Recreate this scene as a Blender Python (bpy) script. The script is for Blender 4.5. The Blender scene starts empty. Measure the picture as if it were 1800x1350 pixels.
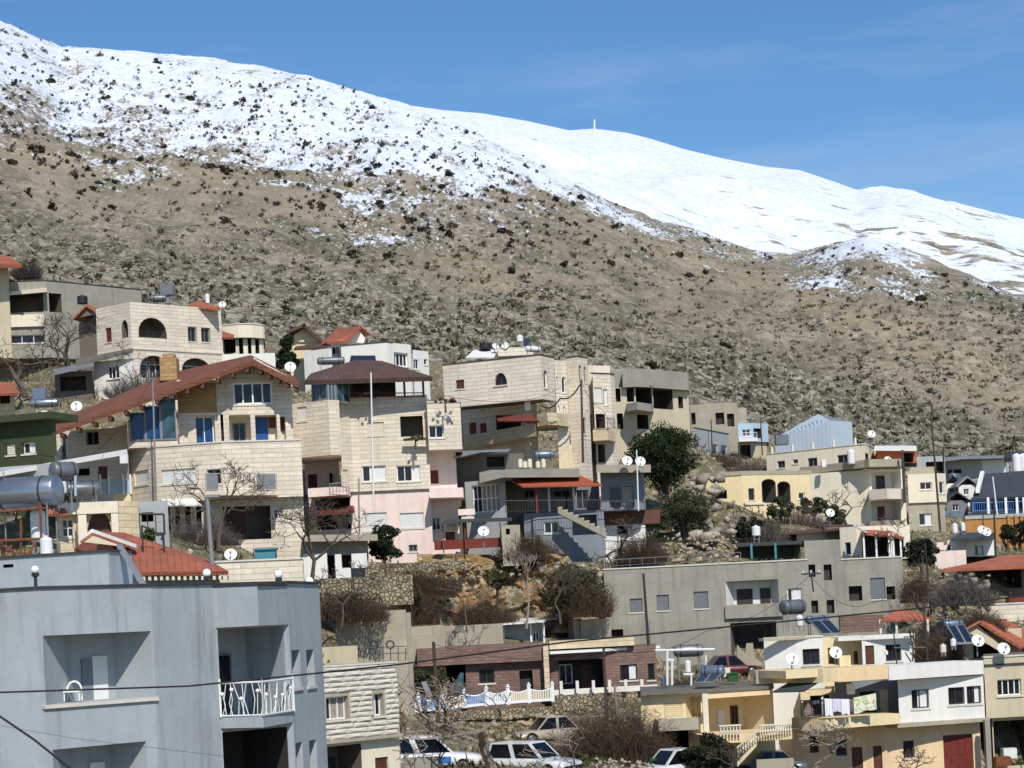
import bpy, math, random
import numpy as np
from mathutils import Vector, Matrix
random.seed(7); R = random.Random(11); np.random.seed(5)
SC = bpy.context.scene
COL = SC.collection

# ---------------------------------------------------------------- camera
FPX, HY, ROLL = 3500.0, 1090.0, math.radians(2.75)     # focal length and horizon in photo pixels
cr, sr = math.cos(ROLL), math.sin(ROLL)
cd = bpy.data.cameras.new('camera'); cam = bpy.data.objects.new('camera', cd); COL.objects.link(cam)
cd.sensor_width = 36.0; cd.lens = 36.0 * FPX / 1800.0
cd.shift_y = (HY - 675.0) / 1800.0
cd.clip_start = 0.5; cd.clip_end = 20000
cam.matrix_world = Matrix(((cr, sr, 0, 0), (0, 0, -1, 0), (-sr, cr, 0, 0), (0, 0, 0, 1)))
SC.camera = cam
# ---------------------------------------------------------------- sky and sun
SUN_AZ, SUN_EL = math.radians(14), math.radians(44)     # sun behind the camera, a little to the right
w = bpy.data.worlds.new('World'); SC.world = w; w.use_nodes = True
nt = w.node_tree; bg = nt.nodes['Background']
sk = nt.nodes.new('ShaderNodeTexSky'); sk.sky_type = 'NISHITA'; sk.sun_disc = False
sk.sun_elevation = SUN_EL; sk.sun_rotation = math.pi - SUN_AZ
sk.altitude = 1200; sk.air_density = 1.0; sk.dust_density = 0.1; sk.ozone_density = 2.6
hs = nt.nodes.new('ShaderNodeHueSaturation'); hs.inputs['Saturation'].default_value = 1.22; nt.links.new(sk.outputs[0], hs.inputs['Color']); 
tcw = nt.nodes.new('ShaderNodeTexCoord'); mpw = nt.nodes.new('ShaderNodeMapping'); mpw.inputs['Scale'].default_value = (1.2, 1.2, 7.0); mpw.inputs['Rotation'].default_value = (0.0, 0.16, 0.0); nt.links.new(tcw.outputs['Generated'], mpw.inputs[0])
nzw = nt.nodes.new('ShaderNodeTexNoise'); nzw.inputs['Scale'].default_value = 2.4; nzw.inputs['Detail'].default_value = 6; nzw.inputs['Roughness'].default_value = 0.62; nt.links.new(mpw.outputs[0], nzw.inputs['Vector'])
mrw = nt.nodes.new('ShaderNodeMapRange'); mrw.inputs[1].default_value = 0.5; mrw.inputs[2].default_value = 0.78; mrw.inputs[3].default_value = 0.0; mrw.inputs[4].default_value = 0.3; nt.links.new(nzw.outputs['Fac'], mrw.inputs[0])
mxw = nt.nodes.new('ShaderNodeMix'); mxw.data_type = 'RGBA'; nt.links.new(mrw.outputs[0], mxw.inputs[0]); nt.links.new(hs.outputs[0], mxw.inputs[6]); mxw.inputs[7].default_value = (5.2, 5.8, 6.4, 1); nt.links.new(mxw.outputs[2], bg.inputs[0]); bg.inputs[1].default_value = 0.125
sl = bpy.data.lights.new('sun', 'SUN'); sl.energy = 4.3; sl.angle = math.radians(0.53); sl.color = (1.0, 0.955, 0.88)
so = bpy.data.objects.new('sun', sl); COL.objects.link(so)
sdir = Vector((math.sin(SUN_AZ) * math.cos(SUN_EL), -math.cos(SUN_AZ) * math.cos(SUN_EL), math.sin(SUN_EL)))
so.rotation_euler = sdir.to_track_quat('Z', 'Y').to_euler(); so.location = (0, -20, 60)
SC.view_settings.view_transform = 'Standard'; SC.view_settings.look = 'None'
SC.view_settings.exposure = 0.0; SC.view_settings.gamma = 1.0; SC.view_settings.use_curve_mapping = False
SC.render.engine = 'CYCLES'

# ---------------------------------------------------------------- pixels to rays
def ray(u, v):
    dx, dy = u - 900.0, HY - v
    return ((dx * cr + dy * sr) / FPX, (-dx * sr + dy * cr) / FPX)
def P(u, v, D):
    a, b = ray(u, v); return Vector((a * D, D, b * D))
def project(p):
    xl, zl = p[0] / p[1] * FPX, p[2] / p[1] * FPX
    return (900 + xl * cr - zl * sr, HY - (xl * sr + zl * cr))
class Zm:
    def __init__(s, ox, oy, k): s.ox, s.oy, s.k = ox, oy, k
    def __call__(s, u, v): return (s.ox + u / s.k, s.oy + v / s.k)
Z0 = Zm(0, 0, 1); Z1 = Zm(0, 420, 3.971); Z2 = Zm(360, 480, 3.971); Z3 = Zm(740, 560, 3.552); Z4 = Zm(1180, 660, 2.903)
Z5 = Zm(0, 720, 3.214); Z6 = Zm(500, 680, 3.552); Z7 = Zm(0, 1000, 3.103); Z8 = Zm(540, 1000, 3.0); Z9 = Zm(1040, 900, 4.5)
Z10 = Zm(1400, 900, 4.5); Z11 = Zm(1100, 1080, 4.737); Z12 = Zm(1400, 1080, 4.5); Z13 = Zm(540, 1150, 5.0); Z16 = Zm(0, 720, 4.82)

# ---------------------------------------------------------------- materials
def lin(c):
    c = c / 255.0
    return c / 12.92 if c <= 0.04045 else ((c + 0.055) / 1.055) ** 2.4
def S(r, g, b, k=1.0): return (lin(r) * k, lin(g) * k, lin(b) * k, 1)
MATS = {}
def newmat(name):
    m = bpy.data.materials.new(name); m.use_nodes = True; MATS[name] = m
    nt = m.node_tree; return m, nt, nt.nodes['Principled BSDF']
def N(nt, t, **kw):
    n = nt.nodes.new(t)
    for k, v in kw.items():
        if k.startswith('i_'): n.inputs[k[2:].replace('_', ' ')].default_value = v
        elif k.startswith('n_'): n.inputs[int(k[2:])].default_value = v
        else: setattr(n, k, v)
    return n
def mixc(nt, fac, a, b, bt='MIX'):
    n = nt.nodes.new('ShaderNodeMix'); n.data_type = 'RGBA'; n.blend_type = bt
    for i, x in ((0, fac), (6, a), (7, b)):
        if hasattr(x, 'is_linked'): nt.links.new(x, n.inputs[i])
        else: n.inputs[i].default_value = x
    return n.outputs[2]
def ramp(nt, src, p0, p1, c0=0.0, c1=1.0):
    n = nt.nodes.new('ShaderNodeMapRange'); n.clamp = True
    nt.links.new(src, n.inputs[0])
    for i, x in ((1, p0), (2, p1), (3, c0), (4, c1)): n.inputs[i].default_value = x
    return n.outputs[0]
def noise(nt, vec, scale, detail=4, rough=0.55):
    n = N(nt, 'ShaderNodeTexNoise'); n.inputs['Scale'].default_value = scale; n.inputs['Detail'].default_value = detail
    n.inputs['Roughness'].default_value = rough
    if vec is not None: nt.links.new(vec, n.inputs['Vector'])
    return n.outputs['Fac']
def dark(c, k): return (c[0] * k, c[1] * k, c[2] * k, 1)
def wallmat(name, c, var=0.16, streak=0.35, stone=None, panel=None, rough=0.85, bump=0.25, stain=None):
    """painted, plastered or stone-clad wall: mottled, rain-streaked; UV is in metres along the wall"""
    m, nt, bs = newmat(name); L = nt.links.new
    tc = N(nt, 'ShaderNodeTexCoord'); uv = tc.outputs['UV']; ob = tc.outputs['Object']
    n1 = noise(nt, ob, 0.55, 5, 0.6); n2 = noise(nt, ob, 5.0, 4, 0.65)
    col = mixc(nt, ramp(nt, n1, 0.3, 0.7), dark(c, 1 - var), dark(c, 1 + var * 0.55))
    col = mixc(nt, ramp(nt, n2, 0.35, 0.7, 0, 0.55), col, mixc(nt, 0.5, col, dark(c, 0.72)))
    h = n2
    if stone:
        w_, h_, c2 = stone
        br = N(nt, 'ShaderNodeTexBrick'); br.offset = 0.5
        L(uv, br.inputs['Vector']); br.inputs['Scale'].default_value = 1.0
        br.inputs['Brick Width'].default_value = w_; br.inputs['Row Height'].default_value = h_
        br.inputs['Mortar Size'].default_value = 0.028; br.inputs['Mortar Smooth'].default_value = 0.35
        br.inputs['Color1'].default_value = (1.1, 1.09, 1.07, 1); br.inputs['Color2'].default_value = c2
        br.inputs['Mortar'].default_value = (0.83, 0.81, 0.78, 1); br.inputs['Bias'].default_value = -0.1
        col = mixc(nt, 1.0, col, br.outputs['Color'], 'MULTIPLY')
        sub = N(nt, 'ShaderNodeMath', operation='SUBTRACT'); sub.inputs[0].default_value = 1.0; L(br.outputs['Fac'], sub.inputs[1])
        mul = N(nt, 'ShaderNodeMath', operation='MULTIPLY_ADD'); L(sub.outputs[0], mul.inputs[0]); mul.inputs[1].default_value = 1.0
        L(n2, mul.inputs[2]); h = mul.outputs[0]; bump = max(bump, 0.5)
    if panel:
        br = N(nt, 'ShaderNodeTexBrick'); br.offset = 0.35
        L(uv, br.inputs['Vector']); br.inputs['Scale'].default_value = 1.0
        br.inputs['Brick Width'].default_value = panel[0]; br.inputs['Row Height'].default_value = panel[1]
        br.inputs['Mortar Size'].default_value = 0.02; br.inputs['Mortar Smooth'].default_value = 0.6
        br.inputs['Color1'].default_value = (1.06, 1.06, 1.05, 1); br.inputs['Color2'].default_value = (0.88, 0.87, 0.86, 1)
        br.inputs['Mortar'].default_value = (0.72, 0.71, 0.69, 1)
        col = mixc(nt, ramp(nt, n1, 0.4, 0.65, 0.15, 0.75), col, br.outputs['Color'], 'MULTIPLY')
    if streak:
        mp = N(nt, 'ShaderNodeMapping'); mp.inputs['Scale'].default_value = (1.7, 1.7, 0.14); L(ob, mp.inputs[0])
        n3 = noise(nt, mp.outputs[0], 1.6, 5, 0.62)
        f = ramp(nt, n3, 0.52, 0.74, 0, streak)
        col = mixc(nt, f, col, stain or dark(c, 0.42))
    L(col, bs.inputs['Base Color']); bs.inputs['Roughness'].default_value = rough
    if 'Specular IOR Level' in bs.inputs: bs.inputs['Specular IOR Level'].default_value = 0.25
    b = N(nt, 'ShaderNodeBump'); b.inputs['Strength'].default_value = bump; b.inputs['Distance'].default_value = 0.05
    L(h, b.inputs['Height']); L(b.outputs[0], bs.inputs['Normal'])
    return m
def plain(name, c, rough=0.6, var=0.2, scale=3.0, metal=0.0, bump=0.0, c2=None, spec=0.4):
    m, nt, bs = newmat(name); L = nt.links.new
    tc = N(nt, 'ShaderNodeTexCoord')
    n1 = noise(nt, tc.outputs['Object'], scale, 5, 0.6)
    col = mixc(nt, ramp(nt, n1, 0.3, 0.7), dark(c, 1 - var), c2 or dark(c, 1 + var * 0.7))
    L(col, bs.inputs['Base Color']); bs.inputs['Roughness'].default_value = rough; bs.inputs['Metallic'].default_value = metal
    bs.inputs['Specular IOR Level'].default_value = spec
    if bump:
        b = N(nt, 'ShaderNodeBump'); b.inputs['Strength'].default_value = bump; b.inputs['Distance'].default_value = 0.05
        L(n1, b.inputs['Height']); L(b.outputs[0], bs.inputs['Normal'])
    return m
def roofmat(name, c, step=0.33):
    """tiled roof: rows and rolls across UV metres, weathered"""
    m, nt, bs = newmat(name); L = nt.links.new
    tc = N(nt, 'ShaderNodeTexCoord'); uv = tc.outputs['UV']
    br = N(nt, 'ShaderNodeTexBrick'); br.offset = 0.0; L(uv, br.inputs['Vector']); br.inputs['Scale'].default_value = 1
    br.inputs['Brick Width'].default_value = 0.26; br.inputs['Row Height'].default_value = step
    br.inputs['Mortar Size'].default_value = 0.035; br.inputs['Mortar Smooth'].default_value = 0.8
    br.inputs['Color1'].default_value = (1.06, 1.04, 1.02, 1); br.inputs['Color2'].default_value = (0.9, 0.89, 0.89, 1); br.inputs['Mortar'].default_value = (0.78, 0.76, 0.76, 1)
    n1 = noise(nt, tc.outputs['Object'], 0.9, 6, 0.7)
    col = mixc(nt, ramp(nt, n1, 0.35, 0.72), dark(c, 1.08), (c[0] * 0.62, c[1] * 0.7, c[2] * 0.75, 1))
    col = mixc(nt, 0.8, col, br.outputs['Color'], 'MULTIPLY')
    L(col, bs.inputs['Base Color']); bs.inputs['Roughness'].default_value = 0.8
    b = N(nt, 'ShaderNodeBump'); b.inputs['Strength'].default_value = 0.6; b.inputs['Distance'].default_value = 0.06; b.invert = True
    L(br.outputs['Fac'], b.inputs['Height']); L(b.outputs[0], bs.inputs['Normal'])
    return m
def glassmat(name, c, rough=0.06):
    m, nt, bs = newmat(name)
    tc = N(nt, 'ShaderNodeTexCoord'); n1 = noise(nt, tc.outputs['Object'], 1.3, 3)
    nt.links.new(mixc(nt, ramp(nt, n1, 0.35, 0.65), dark(c, 0.55), dark(c, 1.5)), bs.inputs['Base Color'])
    bs.inputs['Roughness'].default_value = rough; bs.inputs['Specular IOR Level'].default_value = 0.32
    return m
C2W = (0.89, 0.88, 0.86, 1)
wallmat('blue_paint', S(167, 173, 176), 0.13, 0.5, bump=0.12)
wallmat('stone_cream', S(218, 207, 190), 0.10, 0.25, stone=(1.15, 0.27, C2W))
wallmat('stone_pale', S(218, 208, 190), 0.10, 0.20, stone=(1.15, 0.27, C2W))
wallmat('stone_gold', S(214, 196, 164), 0.12, 0.25, stone=(0.7, 0.3, C2W))
wallmat('stone_brown', S(168, 138, 98), 0.2, 0.3, stone=(0.5, 0.22, (0.75, 0.74, 0.7, 1)))
wallmat('brick_red', S(132, 108, 98), 0.2, 0.2, stone=(0.42, 0.17, (0.72, 0.72, 0.72, 1)))
wallmat('concrete', S(154, 150, 138), 0.18, 0.55, panel=(2.4, 0.62))
wallmat('concrete_dark', S(112, 108, 100), 0.18, 0.5, panel=(1.2, 0.6))
wallmat('concrete_warm', S(172, 163, 144), 0.16, 0.4, panel=(1.25, 0.62))
wallmat('plaster_cream', S(224, 214, 192), 0.08, 0.25)
wallmat('plaster_yellow', S(228, 208, 166), 0.08, 0.28)
wallmat('plaster_orange', S(228, 200, 158), 0.08, 0.28)
wallmat('plaster_white', S(225, 222, 214), 0.07, 0.22)
wallmat('plaster_grey', S(165, 168, 168), 0.10, 0.30)
wallmat('plaster_pink', S(232, 212, 202), 0.09, 0.30, stain=S(180, 130, 110))
wallmat('plaster_bluegrey', S(128, 134, 142), 0.12, 0.3)
wallmat('plaster_sky', S(168, 188, 202), 0.06, 0.15)
wallmat('plaster_green', S(62, 70, 48), 0.12, 0.25)
wallmat('plaster_ochre', S(178, 128, 72), 0.12, 0.35)
wallmat('brick_orange', S(172, 96, 62), 0.1, 0.2)
wallmat('plaster_beige', S(196, 184, 156), 0.09, 0.3)
def rubblemat():
    m, nt, bs = newmat('rubble'); L = nt.links.new; tc = N(nt, 'ShaderNodeTexCoord'); ob = tc.outputs['Object']
    a = N(nt, 'ShaderNodeTexVoronoi'); a.inputs['Scale'].default_value = 4.6; L(ob, a.inputs['Vector']); b = N(nt, 'ShaderNodeTexVoronoi'); b.feature = 'DISTANCE_TO_EDGE'; b.inputs['Scale'].default_value = 4.6; L(ob, b.inputs['Vector'])
    c = mixc(nt, ramp(nt, a.outputs['Color'], 0.2, 0.8), S(150, 134, 108), S(178, 164, 138)); c = mixc(nt, ramp(nt, noise(nt, ob, 1.2, 5, .65), .45, .62), c, S(112, 104, 84)); c = mixc(nt, ramp(nt, b.outputs['Distance'], 0.05, 0.0, 0, .5), c, S(96, 84, 66))
    L(c, bs.inputs['Base Color']); bs.inputs['Roughness'].default_value = .95; bp = N(nt, 'ShaderNodeBump'); bp.inputs['Distance'].default_value = .12; L(ramp(nt, b.outputs['Distance'], 0, .15), bp.inputs['Height']); L(bp.outputs[0], bs.inputs['Normal'])
rubblemat()
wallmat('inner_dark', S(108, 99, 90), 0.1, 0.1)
wallmat('recess_shade', S(68, 62, 58), 0.1, 0.0)  # near-dark colour: shade of unlit openings and covered porches painted into the surface
plain('shed_metal', S(166, 178, 190), 0.45, 0.07, 1.0, spec=0.4)
roofmat('tile_red', S(166, 94, 68)); roofmat('tile_brown', S(128, 76, 54)); roofmat('tile_dark', S(94, 68, 58)); roofmat('tile_slate', S(62, 66, 74))
roofmat('tile_orange', S(180, 102, 72))
plain('white_frame', S(228, 228, 224), 0.4, 0.05); plain('brown_wood', S(92, 56, 42), 0.6, 0.3); plain('dark_metal', S(52, 50, 50), 0.5, 0.2)
plain('red_brown', S(112, 42, 34), 0.55, 0.25); plain('shutter_white', S(222, 222, 218), 0.5, 0.06, 1.0); plain('shutter_grey', S(120, 122, 126), 0.5, 0.08)
plain('shutter_cream', S(216, 206, 186), 0.5, 0.06); plain('steel', S(150, 156, 164), 0.32, 0.1, metal=0.75); plain('tank_grey', S(112, 116, 122), 0.42, 0.15, 2.0, metal=0.35)
plain('tank_blue', S(108, 122, 140), 0.35, 0.15, 2.0, metal=0.3); plain('tank_white', S(222, 222, 220), 0.4, 0.06); plain('tank_black', S(36, 34, 34), 0.5, 0.2)
plain('panel_dark', S(34, 44, 62), 0.12, 0.2, spec=0.7); plain('dish_white', S(226, 224, 218), 0.5, 0.06); plain('wood_pole', S(78, 62, 52), 0.85, 0.3, 8)
plain('galv', S(138, 140, 142), 0.5, 0.15, 4, metal=0.3); plain('cable', S(18, 18, 20), 0.7, 0.1); plain('globe', S(238, 236, 230), 0.25, 0.02, spec=0.6)
plain('curtain', S(150, 144, 136), 0.9, 0.12, 6); plain('curtain_white', S(214, 214, 212), 0.9, 0.06, 6); plain('coping_dark', S(58, 58, 60), 0.7, 0.2); plain('coping_light', S(206, 200, 188), 0.8, 0.1)
plain('bark', S(92, 80, 72), 0.95, 0.3, 6, bump=0.4); plain('bark_pale', S(140, 128, 116), 0.95, 0.25, 6); plain('rust', S(122, 72, 48), 0.9, 0.35, 4)
plain('plastic_green', S(36, 82, 44), 0.45, 0.1); plain('teal', S(70, 130, 145), 0.5, 0.15); plain('awning_red', S(160, 80, 54), 0.8, 0.1, 2.0); plain('awning_dark', S(60, 66, 66), 0.8, 0.15); plain('awning_maroon', S(112, 56, 46), 0.75, 0.15)
plain('sheet_white', S(224, 222, 216), 0.6, 0.1); plain('blue_door', S(22, 74, 140), 0.4, 0.15); plain('blue_trim', S(70, 120, 190), 0.5, 0.15)
glassmat('glass', S(32, 34, 40)); glassmat('glass_blue', S(24, 58, 104), 0.08); glassmat('glass_green', S(52, 74, 80), 0.12)

# ---------------------------------------------------------------- mesh building
class MB:
    def __init__(s): s.v, s.f, s.m, s.uv = [], [], [], []
    def face(s, pts, m=0, uv=None):
        n = len(s.v); s.v += [tuple(p) for p in pts]; s.f.append(tuple(range(n, n + len(pts)))); s.m.append(m)
        s.uv += uv if uv else [(p[0] + p[1], p[2]) for p in pts]
    def box(s, o, a, b, c, m=0):
        """box with corner o and edge vectors a, b, c"""
        o, a, b, c = Vector(o), Vector(a), Vector(b), Vector(c)
        if a.cross(b).dot(c) < 0: a, b = b, a
        q = [o, o + a, o + a + b, o + b]; t = [p + c for p in q]
        la, lb, lc = a.length, b.length, c.length
        def r(x, y): return [(0, 0), (x, 0), (x, y), (0, y)]
        s.face(q[::-1], m, r(la, lb)); s.face(t, m, r(la, lb))
        for i in range(4):
            j = (i + 1) % 4; s.face([q[i], q[j], t[j], t[i]], m, r(la if i % 2 == 0 else lb, lc))
    def prism(s, pts, z0, z1, m=0):
        """plan polygon (x,y) extruded; z values may be lists"""
        n = len(pts); za = z0 if isinstance(z0, (list, tuple)) else [z0] * n; zb = z1 if isinstance(z1, (list, tuple)) else [z1] * n
        area = sum(pts[i][0] * pts[(i + 1) % n][1] - pts[(i + 1) % n][0] * pts[i][1] for i in range(n))
        if area < 0: pts = pts[::-1]; za = za[::-1]; zb = zb[::-1]
        lo = [(p[0], p[1], za[i]) for i, p in enumerate(pts)]; hi = [(p[0], p[1], zb[i]) for i, p in enumerate(pts)]
        s.face(lo[::-1], m); s.face(hi, m); d = 0
        for i in range(n):
            j = (i + 1) % n; l = math.hypot(pts[j][0] - pts[i][0], pts[j][1] - pts[i][1])
            s.face([lo[i], lo[j], hi[j], hi[i]], m, [(d, lo[i][2]), (d + l, lo[j][2]), (d + l, hi[j][2]), (d, hi[i][2])]); d += l
    def slab(s, pts, th, m=0):
        """polygon in space given a thickness downwards along its normal; UV follows the slope"""
        pts = [Vector(p) for p in pts]; nrm = Vector((0, 0, 0))
        for i in range(1, len(pts) - 1): nrm += (pts[i] - pts[0]).cross(pts[i + 1] - pts[0])
        nrm.normalize()
        if nrm.z < 0: pts = pts[::-1]; nrm = -nrm
        lo = [p - nrm * th for p in pts]
        e = Vector((-nrm.y, nrm.x, 0)); e = e.normalized() if e.length > 1e-3 else Vector((1, 0, 0)); g = nrm.cross(e)
        s.face(pts, m, [(p.dot(e), p.dot(g)) for p in pts]); s.face(lo[::-1], m)
        for i in range(len(pts)):
            j = (i + 1) % len(pts); s.face([lo[i], lo[j], pts[j], pts[i]], m)
    def tube(s, a, b, r0, r1=None, n=6, m=0, cap=True):
        a, b = Vector(a), Vector(b); r1 = r0 if r1 is None else r1; d = b - a
        if d.length < 1e-6: return
        d.normalize(); x = d.orthogonal().normalized(); y = d.cross(x)
        c = [(math.cos(2 * math.pi * i / n), math.sin(2 * math.pi * i / n)) for i in range(n)]
        A = [a + x * (r0 * p) + y * (r0 * q) for p, q in c]; B = [b + x * (r1 * p) + y * (r1 * q) for p, q in c]
        for i in range(n):
            j = (i + 1) % n; s.face([A[i], A[j], B[j], B[i]], m)
        if cap: s.face(A[::-1], m); s.face(B, m)
    def lathe(s, o, axis, prof, n=14, m=0):
        """revolve (distance along axis, radius) pairs about the axis"""
        o, d = Vector(o), Vector(axis).normalized(); x = d.orthogonal().normalized(); y = d.cross(x); rings = []
        for t, r in prof:
            rings.append([o + d * t + x * (r * math.cos(2 * math.pi * i / n)) + y * (r * math.sin(2 * math.pi * i / n)) for i in range(n)])
        for k in range(len(rings) - 1):
            for i in range(n):
                j = (i + 1) % n; q = [rings[k][i], rings[k][j], rings[k + 1][j], rings[k + 1][i]]
                s.face(q, m)
    def mesh(s, name, mats, org, smooth=False):
        me = bpy.data.meshes.new(name); ox, oy, oz = org
        me.from_pydata([(x - ox, y - oy, z - oz) for x, y, z in s.v], [], s.f)
        for mm in mats: me.materials.append(MATS[mm])
        me.polygons.foreach_set('material_index', s.m)
        ul = me.uv_layers.new(name='UVMap'); ul.data.foreach_set('uv', [c for p in s.uv for c in p])
        if smooth: me.polygons.foreach_set('use_smooth', [True] * len(s.f)); weld(me)
        me.update(); return me
def weld(me):
    import bmesh
    bm = bmesh.new(); bm.from_mesh(me); bmesh.ops.remove_doubles(bm, verts=bm.verts, dist=0.0005)
    bm.to_mesh(me); bm.free()
ORG = {}
def thing(name, label, cat, loc, group=None):
    o = bpy.data.objects.new(name, None); COL.objects.link(o); o.location = loc; o.empty_display_size = 0.3
    o['label'] = label; o['category'] = cat
    if group: o['group'] = group
    ORG[o.name] = Vector(loc); return o
def part(mb, name, mats, parent=None, smooth=False, loc=None):
    """link one mesh; verts are in world metres, stored relative to the parent's origin"""
    if isinstance(mats, str): mats = [mats]
    org = ORG[parent.name] if parent is not None else Vector(loc or (0, 0, 0))
    o = bpy.data.objects.new(name, mb.mesh(name, mats, org, smooth)); COL.objects.link(o)
    if parent is not None: o.parent = parent
    else: o.location = org
    ORG[o.name] = org; return o
def tag(o, label, cat, group=None, kind=None):
    o['label'] = label; o['category'] = cat
    if group: o['group'] = group
    if kind: o['kind'] = kind
    return o
# ---------------------------------------------------------------- terrain
def vnoise(x, y, seed=0):
    xi = np.floor(x).astype(np.int64); yi = np.floor(y).astype(np.int64); fx = x - xi; fy = y - yi
    fx = fx * fx * fx * (fx * (fx * 6 - 15) + 10); fy = fy * fy * fy * (fy * (fy * 6 - 15) + 10)
    def h(a, b):
        n = (a * 374761393 + b * 668265263 + seed * 1442695041) & 0x7fffffff
        n = (n ^ (n >> 13)) * 1274126177 & 0x7fffffff
        return ((n ^ (n >> 16)) & 0xffff) / 65535.0
    return (h(xi, yi) * (1 - fx) + h(xi + 1, yi) * fx) * (1 - fy) + (h(xi, yi + 1) * (1 - fx) + h(xi + 1, yi + 1) * fx) * fy
def fbm(x, y, o=4, seed=0):
    s = 0; a = 0.5
    for i in range(o): s = s + a * (vnoise(x, y, seed + i) - 0.5) * 2; x = x * 2.03 + 11.3; y = y * 2.03 + 7.1; a *= 0.5
    return s
GROUND = [(-300,1500,45),(-100,1500,48),(200,1560,50),(450,1560,58),(600,1480,74),(690,1400,84),(770,1342,90),(860,1345,88),(940,1350,90),(1040,1346,92),(1120,1352,93),(1140,1390,96),(1240,1400,94),(1250,1400,98),(1400,1420,94),(1400,1420,99),(1560,1420,94),(1560,1420,100),(1700,1420,101),(1800,1400,95),(1800,1400,104),(2100,1400,95),(2000,1400,105),(1250,1215,108),(1400,1240,108),(1560,1260,107),(1660,1260,108),
 (770,1300,99),(900,1298,100),(1000,1296,101),(740,1290,106),(900,1285,107),(1050,1275,108),(740,1282,109.6),(850,1276,109.8),(960,1270,110),(1060,1262,110.5),(760,1262,113),(950,1258,113),(1150,1235,112),(1150,1215,115),(1260,1192,116),(1330,1190,116),(600,1190,100),(620,1130,116),(820,1118,120),(1000,1116,121),(1080,1170,119.5),(1200,1185,119.5),(1300,1190,119),(1400,1190,119),(1480,1150,119),(1550,1140,120),(1500,1120,124),(1560,1180,112),(1680,1180,112),(1800,1200,112),
 (800,992,128),(920,985,128),(720,1004,124),(620,1015,119),(560,1035,114),(440,1000,99),(300,1050,84),(100,1080,80),(640,990,128),(400,955,116),(300,960,112),(150,970,94),(0,980,90),
 (900,955,130),(1000,985,128),(1060,988,127),(1150,965,130),(1250,978,128),(1400,985,134),(1500,985,135),(1250,978,130),(1080,985,129),(1650,1000,128),(1640,1075,121),(1740,1075,121),(1800,1090,121),(2000,1090,121),
 (1200,935,136),(1300,925,144),(1450,930,150),(1600,935,156),(1750,985,150),(1700,985,163),(1800,985,163),(1900,985,163),(1750,915,172),(1850,915,172),(1650,905,172),(1560,905,172),(1700,895,190),(1560,880,190),(1800,890,190),(1240,875,148),(1100,872,146),(850,875,142),(700,830,152),(500,770,150),(300,730,146),(150,705,140),(50,890,110),(130,885,111),(-100,890,110),(200,900,111),(60,800,124),(150,790,126),(-100,800,124),
 (30,680,160),(150,640,166),(400,665,162),(560,700,168),(760,705,168),(1100,770,168),(1250,800,188),(1350,808,186),(1450,840,184),(1650,872,205),(1800,875,205),(2000,875,205),(1500,850,205),(1350,820,205)]
gp = np.array([tuple(P(*g)) for g in GROUND])
def tab(pts): a = np.array(pts, float); return lambda u: np.interp(u, a[:, 0], a[:, 1])
BASEV = tab([(-900,470),(-300,500),(0,515),(250,560),(480,610),(760,655),(1030,655),(1220,735),(1350,785),(1500,830),(1650,850),(1800,855),(2300,875),(2900,880)])
RIDGE = tab([(-900,-330),(-400,-150),(-150,-50),(0,22),(40,42),(90,66),(130,82),(200,88),(300,97),(400,104),(480,118),(560,135),(640,160),(700,178),(780,200),(850,232),(920,268),(1000,312),(1080,352),(1160,383),(1240,410),(1320,436),(1390,446),(1450,432),(1517,420),(1592,445),(1640,460),(1697,482),(1800,529),(2000,600),(2300,690),(2900,800)])
SNOWV = tab([(-900,180),(-300,205),(0,235),(150,268),(300,288),(450,300),(600,338),(700,358),(800,385),(880,392),(950,362),(1050,368),(1130,388),(1250,412),(1320,440),(1400,466),(1470,488),(1560,500),(1622,502),(1650,462),(1700,470),(1800,505),(2900,600)])
D0 = 225.0
def az2u(a):
    """photo column (near mid height) for a level azimuth tangent"""
    return 900 + a * FPX * cr - sr * 600
def idw(X, Y):
    out = np.zeros_like(X); ws = np.zeros_like(X)
    bu = np.linspace(-700, 2600, 34); bp = np.array([tuple(P(u, BASEV(u), D0)) for u in bu])
    for p in np.vstack([gp, bp]):
        d2 = (X - p[0]) ** 2 + ((Y - p[1]) * 1.0) ** 2 + 3.0
        ww = d2 ** -1.9; out += ww * p[2]; ws += ww
    return out / ws
def mountain_z(a, Dn):
    """mountain height for azimuth tangent a at distance Dn (beyond D0); returns z, t along the slope, ridge distance"""
    u = az2u(a); Dr = 860 + 120 * np.sin(u / 420.0 + 0.6) + 60 * np.sin(u / 170.0)
    def zl(u, v): return (-(u - 900) * sr + (HY - v) * cr) / FPX
    zb = zl(u, BASEV(u)) * D0
    rv = RIDGE(u); zr = zl(u, rv) * Dr
    t = (Dn - D0) / (Dr - D0); tc = np.clip(t, 0, 1)
    prof = 0.80 * tc + 0.20 * tc * tc
    z = zb + (zr - zb) * prof
    z = np.where(t > 1, zr - (t - 1) * (Dr - D0) * 0.22 - np.minimum(t - 1, .1) ** 2 * 60, z)
    return z, t, Dr, zb, zr
NA, ND = 760, 560
az = np.linspace(-0.46, 0.50, NA)
tt = np.concatenate([np.linspace(0, 0.999, ND - 60) ** 1.35, np.linspace(1.0, 1.6, 60)])
A_, T_ = np.meshgrid(az, tt, indexing='ij')
Dr_ = mountain_z(A_, np.full_like(A_, 500.))[2]
DN = D0 + T_ * (Dr_ - D0)
Zm_, t_, _, zb_, zr_ = mountain_z(A_, DN)
X_ = A_ * DN; Y_ = DN
amp = np.clip(T_ * 8, 0, 1) * (1 - 0.85 * np.clip((T_ - 0.8) / 0.2, 0, 1))
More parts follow.
